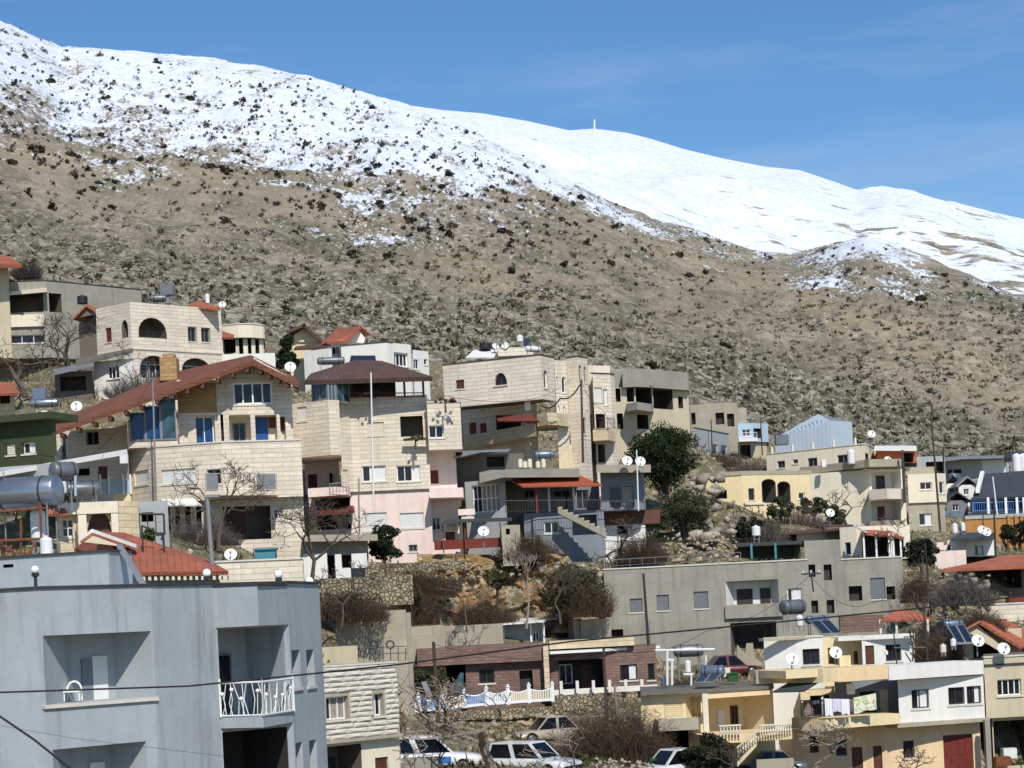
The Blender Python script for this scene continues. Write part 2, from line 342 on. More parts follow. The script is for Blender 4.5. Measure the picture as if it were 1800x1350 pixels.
rel = fbm(X_ / 90, Y_ / 130, 4, 3) * 9 * np.clip(T_ * 3, 0, 1) + fbm(X_ / 22, Y_ / 40, 3, 9) * 2.4
gul = np.abs(fbm(X_ / 70 + Y_ / 160, Y_ / 220 - X_ / 240, 3, 21)); rel = rel - np.clip(0.16 - gul, 0, 1) * 22
rid = 1 - np.abs(fbm(X_ / 7.5, Y_ / 11, 3, 31)); rel = rel + rid ** 3 * 1.5 + fbm(X_ / 2.2, Y_ / 3.0, 2, 41) * 0.55
far_ = np.clip((T_ - .75) / .25, 0, 1)
Zt = Zm_ + rel * amp + far_ * (fbm(X_ / 9, Y_ / 9, 3, 77) * 0.9)
Zt[:, 0] -= 12
# snow cover: how far above the local snow line, seen along each bearing
U_ = 900 + A_ * FPX * cr - (Zm_ / DN) * FPX * sr; V_ = HY - (A_ * FPX * sr + (Zm_ / DN) * FPX * cr)
snow = np.clip((SNOWV(U_) - V_) / 120.0, -1.5, 0.9)
snow = np.where(T_ > 1, 1.0, snow)
lowg = np.clip(1 - T_ * 3.2, 0, 1)
veg = np.zeros_like(U_); tan = np.zeros_like(U_)
for bu, bv, su, sv, sl in ((180, 430, 240, 34, 0.12), (620, 420, 150, 22, 0.2), (1120, 590, 170, 32, 0.35), (1300, 690, 240, 34, 0.3), (700, 560, 200, 28, 0.2), (1600, 720, 200, 30, 0.2)):
    veg += np.exp(-((U_ - bu) / su) ** 2 - ((V_ - bv - (U_ - bu) * sl) / sv) ** 2)      # greener hollows
for bu, bv, su, sv, sl in ((250, 300, 300, 28, 0.15), (1480, 560, 260, 40, 0.3), (1180, 440, 160, 22, 0.3), (1700, 640, 180, 36, 0.25), (850, 470, 200, 26, 0.25)):
    tan += np.exp(-((U_ - bu) / su) ** 2 - ((V_ - bv - (U_ - bu) * sl) / sv) ** 2)      # dry grassy shoulders
def grid_mesh(name, X, Y, Z, attrs, mat, smooth=True):
    na, nd = X.shape; me = bpy.data.meshes.new(name)
    co = np.stack([X, Y, Z], -1).reshape(-1, 3).astype(np.float32)
    i = np.arange(na * nd).reshape(na, nd)
    q = np.stack([i[:-1, :-1], i[1:, :-1], i[1:, 1:], i[:-1, 1:]], -1).reshape(-1, 4)
    me.vertices.add(len(co)); me.vertices.foreach_set('co', co.ravel())
    me.loops.add(q.size); me.loops.foreach_set('vertex_index', q.ravel().astype(np.int32))
    me.polygons.add(len(q)); me.polygons.foreach_set('loop_start', np.arange(0, q.size, 4, dtype=np.int32))
    me.polygons.foreach_set('loop_total', np.full(len(q), 4, dtype=np.int32))
    me.polygons.foreach_set('use_smooth', np.full(len(q), smooth))
    for k, arr in attrs.items():
        at = me.attributes.new(k, 'FLOAT', 'POINT'); at.data.foreach_set('value', arr.ravel().astype(np.float32))
    me.materials.append(MATS[mat]); me.update(calc_edges=True); me.validate()
    o = bpy.data.objects.new(name, me); COL.objects.link(o); return o
def mountain_mat(name, far=False):
    m, nt, bs = newmat(name); L = nt.links.new
    tc = N(nt, 'ShaderNodeTexCoord'); ob = tc.outputs['Object']
    at = N(nt, 'ShaderNodeAttribute'); at.attribute_name = 'snow'
    mp = N(nt, 'ShaderNodeMapping'); mp.inputs['Scale'].default_value = (1.7, 0.55, 1.2); L(ob, mp.inputs[0]); q = mp.outputs[0]
    big = noise(nt, q, 0.016, 5, 0.6); mid = noise(nt, q, 0.09, 5, 0.65); fine = noise(nt, q, 0.5, 6, 0.75); tiny = noise(nt, q, 1.9, 4, 0.75)
    soil = mixc(nt, ramp(nt, big, 0.40, 0.62), S(150, 138, 121), S(134, 124, 108))
    soil = mixc(nt, ramp(nt, mid, 0.42, 0.62), soil, S(120, 112, 97))
    soil = mixc(nt, ramp(nt, noise(nt, q, 0.030, 5, 0.6), 0.50, 0.60), soil, S(98, 97, 79))
    soil = mixc(nt, ramp(nt, noise(nt, q, 0.028, 3, 0.5), 0.64, 0.78), soil, S(152, 128, 94))
    sm = N(nt, 'ShaderNodeMapping'); sm.inputs['Rotation'].default_value = (0, 0, 0.9); sm.inputs['Scale'].default_value = (0.22, 1.0, 1.0); L(ob, sm.inputs[0])
    strk = noise(nt, sm.outputs[0], 0.06, 5, 0.65); soil = mixc(nt, ramp(nt, strk, 0.51, 0.62, 0, 0.8), soil, S(100, 95, 78)); soil = mixc(nt, ramp(nt, strk, 0.46, 0.34, 0, 0.6), soil, S(164, 152, 130))
    al0 = N(nt, 'ShaderNodeAttribute'); al0.attribute_name = 'low'; soil = mixc(nt, ramp(nt, al0.outputs['Fac'], 0.0, 1.0, 0, 0.5), soil, S(106, 102, 90))
    for an_, cc_, k_ in (('veg', S(80, 80, 58), .85), ('tan', S(160, 144, 118), .75)):
        av = N(nt, 'ShaderNodeAttribute'); av.attribute_name = an_; mm_ = N(nt, 'ShaderNodeMath', operation='MULTIPLY'); L(av.outputs['Fac'], mm_.inputs[0]); L(ramp(nt, mid, 0.38, 0.6, 0.25, k_), mm_.inputs[1]); soil = mixc(nt, mm_.outputs[0], soil, cc_)
    rock = mixc(nt, ramp(nt, tiny, 0.35, 0.7), S(146, 138, 124), S(182, 173, 158))
    al = N(nt, 'ShaderNodeAttribute'); al.attribute_name = 'low'
    rm = N(nt, 'ShaderNodeMath', operation='MULTIPLY_ADD'); L(al.outputs['Fac'], rm.inputs[0]); rm.inputs[1].default_value = 0.03; L(fine, rm.inputs[2])
    zone = N(nt, 'ShaderNodeMath', operation='MULTIPLY_ADD'); zone.use_clamp = True; L(al.outputs['Fac'], zone.inputs[0]); zone.inputs[1].default_value = 0.8; L(ramp(nt, noise(nt, q, 0.012, 4, 0.6), 0.46, 0.62, 0.1, 0.8), zone.inputs[2])
    def mulf(a, b): n_ = N(nt, 'ShaderNodeMath', operation='MULTIPLY'); L(a, n_.inputs[0]); L(b, n_.inputs[1]); return n_.outputs[0]
    soil = mixc(nt, mulf(ramp(nt, fine, 0.52, 0.38, 0, 0.6), zone.outputs[0]), soil, S(88, 85, 66))
    col = mixc(nt, mulf(ramp(nt, rm.outputs[0], 0.52, 0.58), ramp(nt, zone.outputs[0], 0.0, 1.0, 0.25, 0.95)), soil, rock)
    col = mixc(nt, mulf(ramp(nt, tiny, 0.48, 0.32, 0, 0.42), ramp(nt, zone.outputs[0], 0.0, 1.0, 0.35, 1.0)), col, S(76, 72, 58))
    sn = N(nt, 'ShaderNodeMath', operation='MULTIPLY_ADD')
    if far:
        st = N(nt, 'ShaderNodeMapping'); st.inputs['Scale'].default_value = (0.35, 0.9, 1.0); st.inputs['Rotation'].default_value = (0, 0.3, 0.25); L(ob, st.inputs[0])
        nz = noise(nt, st.outputs[0], 0.035, 7, 0.72)
        L(at.outputs['Fac'], sn.inputs[0]); sn.inputs[1].default_value = 0.15; L(nz, sn.inputs[2])
        f = ramp(nt, sn.outputs[0], 0.515, 0.565)
    else:
        nz = ramp(nt, mixc(nt, 0.35, mixc(nt, 0.6, noise(nt, q, 0.14, 6, 0.78), noise(nt, q, 0.5, 5, 0.8)), noise(nt, q, 0.030, 3, 0.6)), 0.3, 0.7)
        L(at.outputs['Fac'], sn.inputs[0]); sn.inputs[1].default_value = 0.25; L(nz, sn.inputs[2])
        f = ramp(nt, sn.outputs[0], 0.54, 0.62)
    snowc = mixc(nt, ramp(nt, mid, 0.4, 0.7), S(220, 224, 231), S(196, 205, 220))
    L(mixc(nt, f, col, snowc), bs.inputs['Base Color']); bs.inputs['Roughness'].default_value = 0.9
    bs.inputs['Specular IOR Level'].default_value = 0.15
    b = N(nt, 'ShaderNodeBump'); b.inputs['Strength'].default_value = 0.5 if not far else 0.25; b.inputs['Distance'].default_value = 0.8
    L(fine, b.inputs['Height']); L(b.outputs[0], bs.inputs['Normal'])
mountain_mat('mountain_rock'); mountain_mat('mountain_snow', True)
mt = grid_mesh('mountain_slope', X_, Y_, Zt, {'snow': snow, 'low': lowg, 'veg': np.clip(veg, 0, 1), 'tan': np.clip(tan, 0, 1)}, 'mountain_rock'); mt['kind'] = 'structure'
# the high snowy ridge behind
FAR = tab([(-900,150),(0,150),(600,168),(700,182),(780,193),(850,199),(930,213),(1000,229),(1045,226),(1100,233),(1140,243),(1200,262),(1270,279),(1340,293),(1400,299),(1450,316),(1500,334),(1545,330),(1600,337),(1640,350),(1700,366),(1800,387),(2000,440),(2400,540),(2900,640)])
na2, nd2 = 460, 220
az2 = np.linspace(-0.2, 0.42, na2); t2 = np.concatenate([np.linspace(0, 1, nd2 - 30), np.linspace(1.01, 1.3, 30)])
A2, T2 = np.meshgrid(az2, t2, indexing='ij'); DA, DB = 1050.0, 2700.0
D2 = DA + T2 * (DB - DA); u2 = az2u(A2) - sr * 250
zl2 = lambda u, v: (-(u - 900) * sr + (HY - v) * cr) / FPX
zr2 = zl2(u2, FAR(u2)) * DB; zlow = zl2(u2, np.maximum(RIDGE(u2), FAR(u2)) + 130) * DA
pr = np.clip(T2, 0, 1); Zf = zlow + (zr2 - zlow) * (0.9 * pr + 0.1 * pr * pr) - np.clip(T2 - 1, 0, 1) * 900
X2 = A2 * D2; hump = fbm(X2 / 300, D2 / 420, 5, 51) * 46 * np.sin(np.pi * np.clip(pr, 0, 1)) ** 0.8 + fbm(X2 / 80, D2 / 110, 4, 61) * 11 * (1 - pr ** 6)
Uf = 900 + A2 * FPX * cr - (Zf / D2) * FPX * sr
snow2 = 0.9 + 0.5 * pr - 0.85 * np.clip((Uf - 1250) / 450, 0, 1) * (1.25 - pr)
Vf = HY - (A2 * FPX * sr + (Zf / D2) * FPX * cr)
nose = np.clip((Vf - (445 + (Uf - 1600) * 0.42)) / 12.0, 0, 1) * np.clip((Uf - 1560) / 40, 0, 1)
snow2 = snow2 * (1 - nose) - 1.5 * nose
fr = grid_mesh('snow_ridge', X2, D2, Zf + hump, {'snow': snow2, 'low': np.zeros_like(X2)}, 'mountain_snow'); fr['kind'] = 'structure'
# village ground
m, nt, bs = newmat('ground_earth'); tc = N(nt, 'ShaderNodeTexCoord'); ob = tc.outputs['Object']
gcol = mixc(nt, ramp(nt, noise(nt, ob, 0.35, 5, .65), .42, .6), S(118, 104, 82), S(86, 86, 54))
gcol = mixc(nt, ramp(nt, noise(nt, ob, 1.6, 5, .7), .5, .62), gcol, S(160, 148, 126))
gcol = mixc(nt, ramp(nt, noise(nt, ob, 4.0, 4, .7), .5, .32, 0, .6), gcol, S(60, 54, 42))
nt.links.new(gcol, bs.inputs['Base Color']); bs.inputs['Roughness'].default_value = .95
bb = N(nt, 'ShaderNodeBump'); bb.inputs['Strength'].default_value = .7; bb.inputs['Distance'].default_value = .2
nt.links.new(noise(nt, ob, 2.5, 5, .7), bb.inputs['Height']); nt.links.new(bb.outputs[0], bs.inputs['Normal'])
ya = np.linspace(-10, D0 + 8, 250); xa = np.linspace(-115, 125, 240)
XG, YG = np.meshgrid(xa, ya, indexing='ij'); ZG = idw(XG, YG)
ZG = ZG + fbm(XG / 3.5, YG / 3.5, 3, 91) * 0.35
gr = grid_mesh('ground', XG, YG, ZG, {}, 'ground_earth'); gr['kind'] = 'structure'
def gz(x, y):
    return float(idw(np.array([x], float), np.array([y], float))[0])
# one broad sheet so that the land goes on past the village
base = MB(); base.face([(-6000, -300, -34), (6000, -300, -34), (6000, 7000, -34), (-6000, 7000, -34)])
bo = part(base, 'terrain', 'ground_earth'); bo['kind'] = 'structure'
# ---------------------------------------------------------------- house kit
def v2(p): return Vector((p[0], p[1]))
class Vol:
    """one block of a house: plan corners from left to right along the walls the photograph shows, closed behind"""
    def __init__(s, H, anchor, left=(), right=(), bot=None, mat='plaster_cream', D=None, back=7.0, top_z=None, coping=None, inner=None, base=None, A=None, close=True):
        z = H.z; s.H = H; s.mat = mat; s.coping = coping; s.inner = inner or mat; s.ops = {}; s.close = close
        D = D or H.D; ua, va = z(*anchor); A0 = P(ua, va, D)
        if A is not None: A0 = Vector((A[0], A[1], A0.z * A[1] / A0.y if A0.y else A0.z))
        s.zt = A0.z if top_z is None else top_z
        zz = A0.z
        def walk(lst, sg):
            pts = []; p = A0.copy(); pv = va
            for e in lst:
                u, vv = z(e[0], e[1] if len(e) == 2 else 0)
                if len(e) == 2:
                    a, b = ray(u, vv); Y = min(max(zz / b, D * 0.8), D * 1.4) if abs(b) > 1e-4 else D; q = Vector((a * Y, Y, zz)); pv = vv
                else:
                    ang = math.radians(e[2]); a, b = ray(u, pv); c, d_ = math.cos(ang), math.sin(ang)
                    t = (a * p.y - p.x) / (c - a * d_); q = Vector((p.x + c * t, p.y + d_ * t, zz))
                pts.append(q); p = q
            return pts
        L = walk(left, -1); Rr = walk(right, 1)
        s.pts = [v2(p) for p in L[::-1]] + [v2(A0)] + [v2(p) for p in Rr]; s.ai = len(L)
        if bot is not None:
            ub, vb = z(*bot) if isinstance(bot, tuple) else (ua, z(0, bot)[1]); s.zb = ray(ub, vb)[1] * A0.y
        else: s.zb = base if base is not None else gz(A0.x, A0.y) - 2.0
        if base is not None: s.zb = base
        p, q = s.pts[0], s.pts[-1]
        if len(s.pts) == 3 and back is None: s.back = [p + q - s.pts[1]]
        else:
            s.back = [q + q.normalized() * (back or 7), p + p.normalized() * (back or 7)]
        H.vols.append(s)
    def wall(s, i):
        a, b = s.pts[i], s.pts[i + 1]; d = (b - a); L = d.length; d = d / L; return a, d, L, Vector((d.y, -d.x))
    def hit(s, i, u, v):
        a, d, L, n = s.wall(i); rx, rz = ray(u, v)
        den = Vector((rx, 1)).dot(n); Y = a.dot(n) / den
        return (Vector((rx * Y, Y)) - a).dot(d), rz * Y
    def op(s, i, r, kind='win', depth=None, **kw):
        """opening given as a pixel rectangle on wall i"""
        z = s.H.z; u0, v0 = z(r[0], r[1]); u1, v1 = z(r[2], r[3]); um, vm = (u0 + u1) / 2, (v0 + v1) / 2
        s0 = s.hit(i, u0, vm)[0]; s1 = s.hit(i, u1, vm)[0]; za = s.hit(i, um, v1)[1]; zb = s.hit(i, um, v0)[1]
        L = s.wall(i)[2]
        s0 = max(s0, 0.06); s1 = min(s1, L - 0.06); za = max(za, s.zb + 0.06); zb = min(zb, s.zt - 0.06)
        if s1 - s0 < 0.1 or zb - za < 0.1: print('BAD OPENING', s.H.o.name, s.H.o['label'], i, r, round(s0, 2), round(s1, 2), round(za, 2), round(zb, 2), 'L', round(L, 2)); return
        for q in s.ops.get(i, []):
            if s0 < q['s1'] and s1 > q['s0'] and za < q['z1'] and zb > q['z0']: print('OVERLAP', s.H.o['label'], i, r)
        s.ops.setdefault(i, []).append(dict(s0=s0, s1=s1, z0=za, z1=zb, kind=kind, depth=depth if depth is not None else (0.17 if kind in ('win', 'shut', 'door') else 1.6), **kw))
        return s
class House:
    def __init__(s, name, label, z, D, cat='house', group=None, at=None):
        s.z, s.D, s.vols = z, D, []; s.name = name
        s.o = thing(name, label, cat, (0, 0, 0), group); s.placed = False
    def vol(s, *a, **k): return Vol(s, *a, **k)
    def place(s):
        if s.placed: return
        vs = s.vols; p = vs[0].pts[vs[0].ai]; loc = Vector((p.x, p.y, min(v.zb for v in vs)))
        s.o.location = loc; ORG[s.o.name] = loc; s.placed = True
    def build(s):
        s.place()
        for v in s.vols: build_vol(s, v)
        return s
    def p(s, u, v, D=None):
        uu, vv = s.z(u, v); return P(uu, vv, D or s.D)
def P3(a, d, n, s_, dep, z): q = a + d * s_ - n * dep; return Vector((q.x, q.y, z))
def build_vol(H, V):
    mb = MB(); mats = [V.mat, V.inner, 'recess_shade']
    for i in range(len(V.pts) - 1):
        a, d, L, n = V.wall(i); ops = V.ops.get(i, [])
        ss = sorted({0.0, L} | {o['s0'] for o in ops} | {o['s1'] for o in ops}); zs = sorted({V.zb, V.zt} | {o['z0'] for o in ops} | {o['z1'] for o in ops})
        for x0, x1 in zip(ss, ss[1:]):
            if x1 - x0 < 1e-5: continue
            run = None
            for y0, y1 in zip(zs, zs[1:]):
                xm, ym = (x0 + x1) / 2, (y0 + y1) / 2
                hole = any(o['s0'] < xm < o['s1'] and o['z0'] < ym < o['z1'] for o in ops)
                if not hole:
                    mb.face([P3(a, d, n, x0, 0, y0), P3(a, d, n, x1, 0, y0), P3(a, d, n, x1, 0, y1), P3(a, d, n, x0, 0, y1)], 0, [(x0, y0), (x1, y0), (x1, y1), (x0, y1)])
        for o in ops: build_op(H, V, mb, a, d, n, o)
    ring = list(V.pts) + list(V.back)
    if V.close:
        k = len(V.pts)
        for i in range(k - 1, len(ring)):
            p, q = ring[i], ring[(i + 1) % len(ring)]; l = (q - p).length
            mb.face([(p.x, p.y, V.zb), (q.x, q.y, V.zb), (q.x, q.y, V.zt), (p.x, p.y, V.zt)], 0, [(0, V.zb), (l, V.zb), (l, V.zt), (0, V.zt)])
    mb.face([(p.x, p.y, V.zt - 0.01) for p in ring], 1); mb.face([(p.x, p.y, V.zb) for p in ring][::-1], 1)
    part(mb, 'wall', mats, H.o)
    if V.coping:
        cm, ch, ov = V.coping; c = MB()
        for i in range(len(V.pts) - 1):
            a, d, L, n = V.wall(i); e = 0.002 * (i + 1)
            c.box(P3(a, d, n, -ov * .4, -ov, V.zt + e), (d * (L + ov * .8)).to_3d(), (-n * (ov + 0.28)).to_3d(), (0, 0, ch))
        part(c, 'coping', cm, H.o)
def frame_mesh(a, d, n, s0, s1, z0, z1, dep, nv, nh, t=0.06, th=0.05):
    f = MB(); D3 = d.to_3d(); N3 = n.to_3d()
    def bar(x0, x1, y0, y1): f.box(P3(a, d, n, x0, dep, y0), D3 * (x1 - x0), -N3 * th, (0, 0, y1 - y0))
    bar(s0, s1, z0, z0 + t); bar(s0, s1, z1 - t, z1); bar(s0, s0 + t, z0 + t, z1 - t); bar(s1 - t, s1, z0 + t, z1 - t)
    w_ = (s1 - s0) / nv; h_ = (z1 - z0) / nh
    for k in range(1, nv): bar(s0 + w_ * k - t * .45, s0 + w_ * k + t * .45, z0 + t, z1 - t)
    xs = [s0 + t] + [s0 + w_ * k for k in range(1, nv)] + [s1 - t]
    for k in range(1, nh):
        for j in range(nv):
            x0 = xs[j] + (t * .45 if j else 0); x1 = xs[j + 1] - (t * .45 if j < nv - 1 else 0); bar(x0, x1, z0 + h_ * k - t * .4, z0 + h_ * k + t * .4)
    return f
def quad(a, d, n, s0, s1, z0, z1, dep):
    q = MB(); q.face([P3(a, d, n, s0, dep, z0), P3(a, d, n, s1, dep, z0), P3(a, d, n, s1, dep, z1), P3(a, d, n, s0, dep, z1)]); return q
def panelbox(a, d, n, s0, s1, z0, z1, dep, th=0.03):
    q = MB(); q.box(P3(a, d, n, s0, dep, z0), d.to_3d() * (s1 - s0), -n.to_3d() * th, (0, 0, z1 - z0)); return q
def make_window(par, a, d, n, s0, s1, z0, z1, dep, frame='white_frame', nv=2, nh=1, glass='glass', sill=0.0, silmat='coping_light', curtain=None, t=0.06, name='window', wall_dep=0.0):
    w_ = part(frame_mesh(a, d, n, s0, s1, z0, z1, dep - 0.06, nv, nh, t), name, frame, par)
    if not curtain: part(quad(a, d, n, s0 + .01, s1 - .01, z0 + .01, z1 - .01, dep - 0.025), 'pane', glass, w_)
    else:
        k = R.choice([0.3, 0.4, 0.55, 0.62]); sm = s0 + (s1 - s0) * k
        part(quad(a, d, n, s0 + .01, sm, z0 + .01, z1 - .01, dep - 0.025), 'pane', glass, w_)
        cm = MB(); m_ = max(4, int((s1 - sm) / 0.12))
        for j in range(m_):
            x0 = sm + (s1 - sm) * j / m_; x1 = sm + (s1 - sm) * (j + 1) / m_; e = 0.012 * (j % 2); g = 0.012 * ((j + 1) % 2)
            cm.face([P3(a, d, n, x0, dep - .034 + e, z0 + .01), P3(a, d, n, x1, dep - .034 + g, z0 + .01), P3(a, d, n, x1, dep - .034 + g, z1 - .01), P3(a, d, n, x0, dep - .034 + e, z1 - .01)])
        part(cm, 'curtain', curtain, w_)
    if sill: part(panelbox(a, d, n, s0 - .08, s1 + .08, z0 - .10, z0 - .012, -sill, sill + 0.10), 'sill', silmat, w_)
    return w_
def build_op(H, V, mb, a, d, n, o):
    s0, s1, z0, z1, dp, kind = o['s0'], o['s1'], o['z0'], o['z1'], o['depth'], o['kind']
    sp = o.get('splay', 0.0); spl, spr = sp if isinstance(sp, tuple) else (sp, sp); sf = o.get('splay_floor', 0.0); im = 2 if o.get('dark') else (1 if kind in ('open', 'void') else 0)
    b0, b1, c0, c1 = s0 + spl, s1 - spr, z0 + sf, z1
    F = [P3(a, d, n, s0, 0, z0), P3(a, d, n, s1, 0, z0), P3(a, d, n, s1, 0, z1), P3(a, d, n, s0, 0, z1)]
    B = [P3(a, d, n, b0, dp, c0), P3(a, d, n, b1, dp, c0), P3(a, d, n, b1, dp, c1), P3(a, d, n, b0, dp, c1)]
    arch = o.get('arch', 0)
    for i in range(4):
        if arch and i == 2: continue
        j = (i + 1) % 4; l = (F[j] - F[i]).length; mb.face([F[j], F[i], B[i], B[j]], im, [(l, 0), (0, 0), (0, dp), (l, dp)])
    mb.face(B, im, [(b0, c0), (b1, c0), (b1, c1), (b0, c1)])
    if arch:
        zc = z1 - arch; k = 10; cx = (s0 + s1) / 2; rx = (s1 - s0) / 2
        arc = [(cx - rx * math.cos(math.pi * i / k), zc + arch * math.sin(math.pi * i / k)) for i in range(k + 1)]
        for i in range(k):
            p, q = arc[i], arc[i + 1]
            mb.face([P3(a, d, n, p[0], 0, p[1]), P3(a, d, n, q[0], 0, q[1]), P3(a, d, n, q[0], 0, z1), P3(a, d, n, p[0], 0, z1)], 0, [(p[0], p[1]), (q[0], q[1]), (q[0], z1), (p[0], z1)])
            mb.face([P3(a, d, n, q[0], 0, q[1]), P3(a, d, n, p[0], 0, p[1]), P3(a, d, n, p[0], min(dp, .3) if kind == 'win' else dp, p[1]), P3(a, d, n, q[0], min(dp, .3) if kind == 'win' else dp, q[1])], im)
    par = H.o
    if kind == 'win':
        w_ = make_window(par, a, d, n, s0, s1, z0, z1, dp, o.get('frame', 'white_frame'), o.get('nv', 2), o.get('nh', 1), o.get('glass', 'glass'), o.get('sill', 0.05), o.get('silmat', 'coping_light'), o.get('curtain'), o.get('t', 0.06))
        if o.get('grille'):
            g = MB(); k = max(3, int((s1 - s0) / 0.14))
            for i in range(k + 1): x = s0 + (s1 - s0) * i / k; g.tube(P3(a, d, n, x, -.05, z0), P3(a, d, n, x, -.05, z1), .012, n=4, cap=False)
            for i in range(4): zz = z0 + (z1 - z0) * i / 3; g.tube(P3(a, d, n, s0, -.05, zz), P3(a, d, n, s1, -.05, zz), .012, n=4, cap=False)
            part(g, 'grille', 'dark_metal', w_)
    elif kind == 'shut':
        f = MB(); f.box(P3(a, d, n, s0 + .01, dp - .05, z0 + .01), d.to_3d() * (s1 - s0 - .02), -n.to_3d() * .03, (0, 0, z1 - z0 - .02))
        w_ = part(f, 'shutter', o.get('frame', 'shutter_white'), par)
        k = max(3, int((z1 - z0) / 0.11)); h_ = (z1 - z0 - .06) / k
        sl_ = MB()
        for i in range(k): sl_.box(P3(a, d, n, s0 + .04, dp - .075, z0 + .03 + h_ * i + .012), d.to_3d() * (s1 - s0 - .08), -n.to_3d() * .022, (0, 0, h_ - .024))
        part(sl_, 'slat_set', o.get('frame', 'shutter_white'), w_)['kind'] = 'stuff'
        part(panelbox(a, d, n, s0 - .06, s1 + .06, z0 - .09, z0 - .01, -.05, .14), 'sill', 'coping_light', w_)
    elif kind == 'door':
        f = MB(); f.box(P3(a, d, n, s0 + .01, dp - .07, z0 + .01), d.to_3d() * (s1 - s0 - .02), -n.to_3d() * .05, (0, 0, z1 - z0 - .02))
        k = o.get('nv', 2); w_ = (s1 - s0) / k
        dr = part(f, 'door', o.get('frame', 'brown_wood'), par); pn = MB()
        for i in range(k):
            for (y0, y1) in ((.08, .42), (.48, .92)):
                pn.box(P3(a, d, n, s0 + w_ * i + .07, dp - .095, z0 + (z1 - z0) * y0), d.to_3d() * (w_ - .14), -n.to_3d() * .03, (0, 0, (z1 - z0) * (y1 - y0)))
        part(pn, 'door_panels', o.get('frame', 'brown_wood'), dr)
    for it in o.get('back', []):
        # things in the back wall of a recess: (kind, fraction s0, s1, z0, z1, options)
        k_, f0, f1, g0, g1 = it[:5]; kw = it[5] if len(it) > 5 else {}
        x0, x1, y0, y1 = b0 + (b1 - b0) * f0, b0 + (b1 - b0) * f1, c0 + (c1 - c0) * g0, c0 + (c1 - c0) * g1
        if k_ == 'win': make_window(par, a, d, n, x0, x1, y0, y1, dp, sill=0, **kw)
        else:
            pb = part(panelbox(a, d, n, x0, x1, y0, y1, dp - .06, .05), k_, kw.get('mat', 'brown_wood'), par)
    if o.get('ledge'):
        lm, lh, lo_ = o['ledge']
        part(panelbox(a, d, n, s0 - .1, s1 + .1, z0 - lh, z0 - .004, -lo_, lo_ + .3), 'ledge', lm, par)
    if o.get('rail'): rail(par, [P3(a, d, n, s0 + .03, -.04, z0), P3(a, d, n, s1 - .03, -.04, z0)], o['rail'], 'dark_metal')
def rail(par, pts, h=0.95, mat='dark_metal', gap=0.14, r=0.014, name='railing', post=1.6, bottom=True):
    """railing of thin bars along a line of floor points"""
    g = MB(); pts = [Vector(p) for p in pts]
    for p, q in zip(pts, pts[1:]):
        l = (q - p).length; k = max(2, int(l / gap)); up = Vector((0, 0, h))
        g.tube(p + up, q + up, r * 1.8, n=5)
        if bottom: g.tube(p + Vector((0, 0, .08)), q + Vector((0, 0, .08)), r * 1.2, n=4)
        for i in range(k + 1):
            x = p.lerp(q, i / k); big = i in (0, k); g.tube(x, x + up, r * (1.9 if big else 1), n=4, cap=False)
    return part(g, name, mat, par)
def slabpart(H, pts, th, name, mat):
    m_ = MB(); m_.slab(pts, th); return part(m_, name, mat, H.o if isinstance(H, House) else H)
def hip(H, corners, ridge, th, mat, name='roof', soffit=None):
    """roof planes over eave corners (closed loop) with ridge points; faces = list of index lists, corner i or ('r', j)"""
    m_ = MB()
    cs = [Vector(c) for c in corners]; rs = [Vector(r_) for r_ in ridge]
    n = len(cs)
    for i in range(n):
        a, b = cs[i], cs[(i + 1) % n]
        if len(rs) == 1: m_.slab([a, b, rs[0]], th)
        else:
            ra = min(rs, key=lambda r_: (r_ - a).length); rb = min(rs, key=lambda r_: (r_ - b).length)
            m_.slab([a, b, rb] if ra == rb else [a, b, rb, ra], th)
    return part(m_, name, mat, H.o if isinstance(H, House) else H)

# ---------------------------------------------------------------- small things
def dish(u, v, D, r_px, label, group='satellite dishes', face=(0.12, -1, 0.45), z=Z0, foot=None):
    uu, vv = z(u, v); c = P(uu, vv, D); r = r_px / z.k * D / FPX; f = Vector(face).normalized()
    ft = foot if foot is not None else 1.0
    o = thing('satellite_dish', label, 'satellite dish', (c.x, c.y + .12, c.z - r - ft), group)
    m_ = MB(); pr = [(-.28 * r * (1 - (k / 6.0) ** 2), r * k / 6.0 + .001) for k in range(7)]
    m_.lathe(c, f, pr, 18); m_.lathe(c, f, [(t - .015 - .01, q) for t, q in pr][::-1], 18)
    part(m_, 'reflector', 'dish_white', o, True)
    a = MB(); tip = c + f * r * .95 - Vector((0, 0, r * .15)); low = c - Vector((0, 0, r * .92)) + f * .02
    a.tube(low, tip, .02, n=5); a.tube(tip - f * .05, tip + f * .14, .05, .06, 8); part(a, 'feed_arm', 'galv', o)
    p = MB(); b = c - f * (.30 * r) ; p.tube(b, b - f * .12, .05, n=6); b2 = b - f * .12
    p.tube(Vector((b2.x, b2.y, b2.z + .1)), Vector((b2.x, b2.y, c.z - r - ft)), .035, n=6); part(p, 'mast', 'galv', o)
    return o
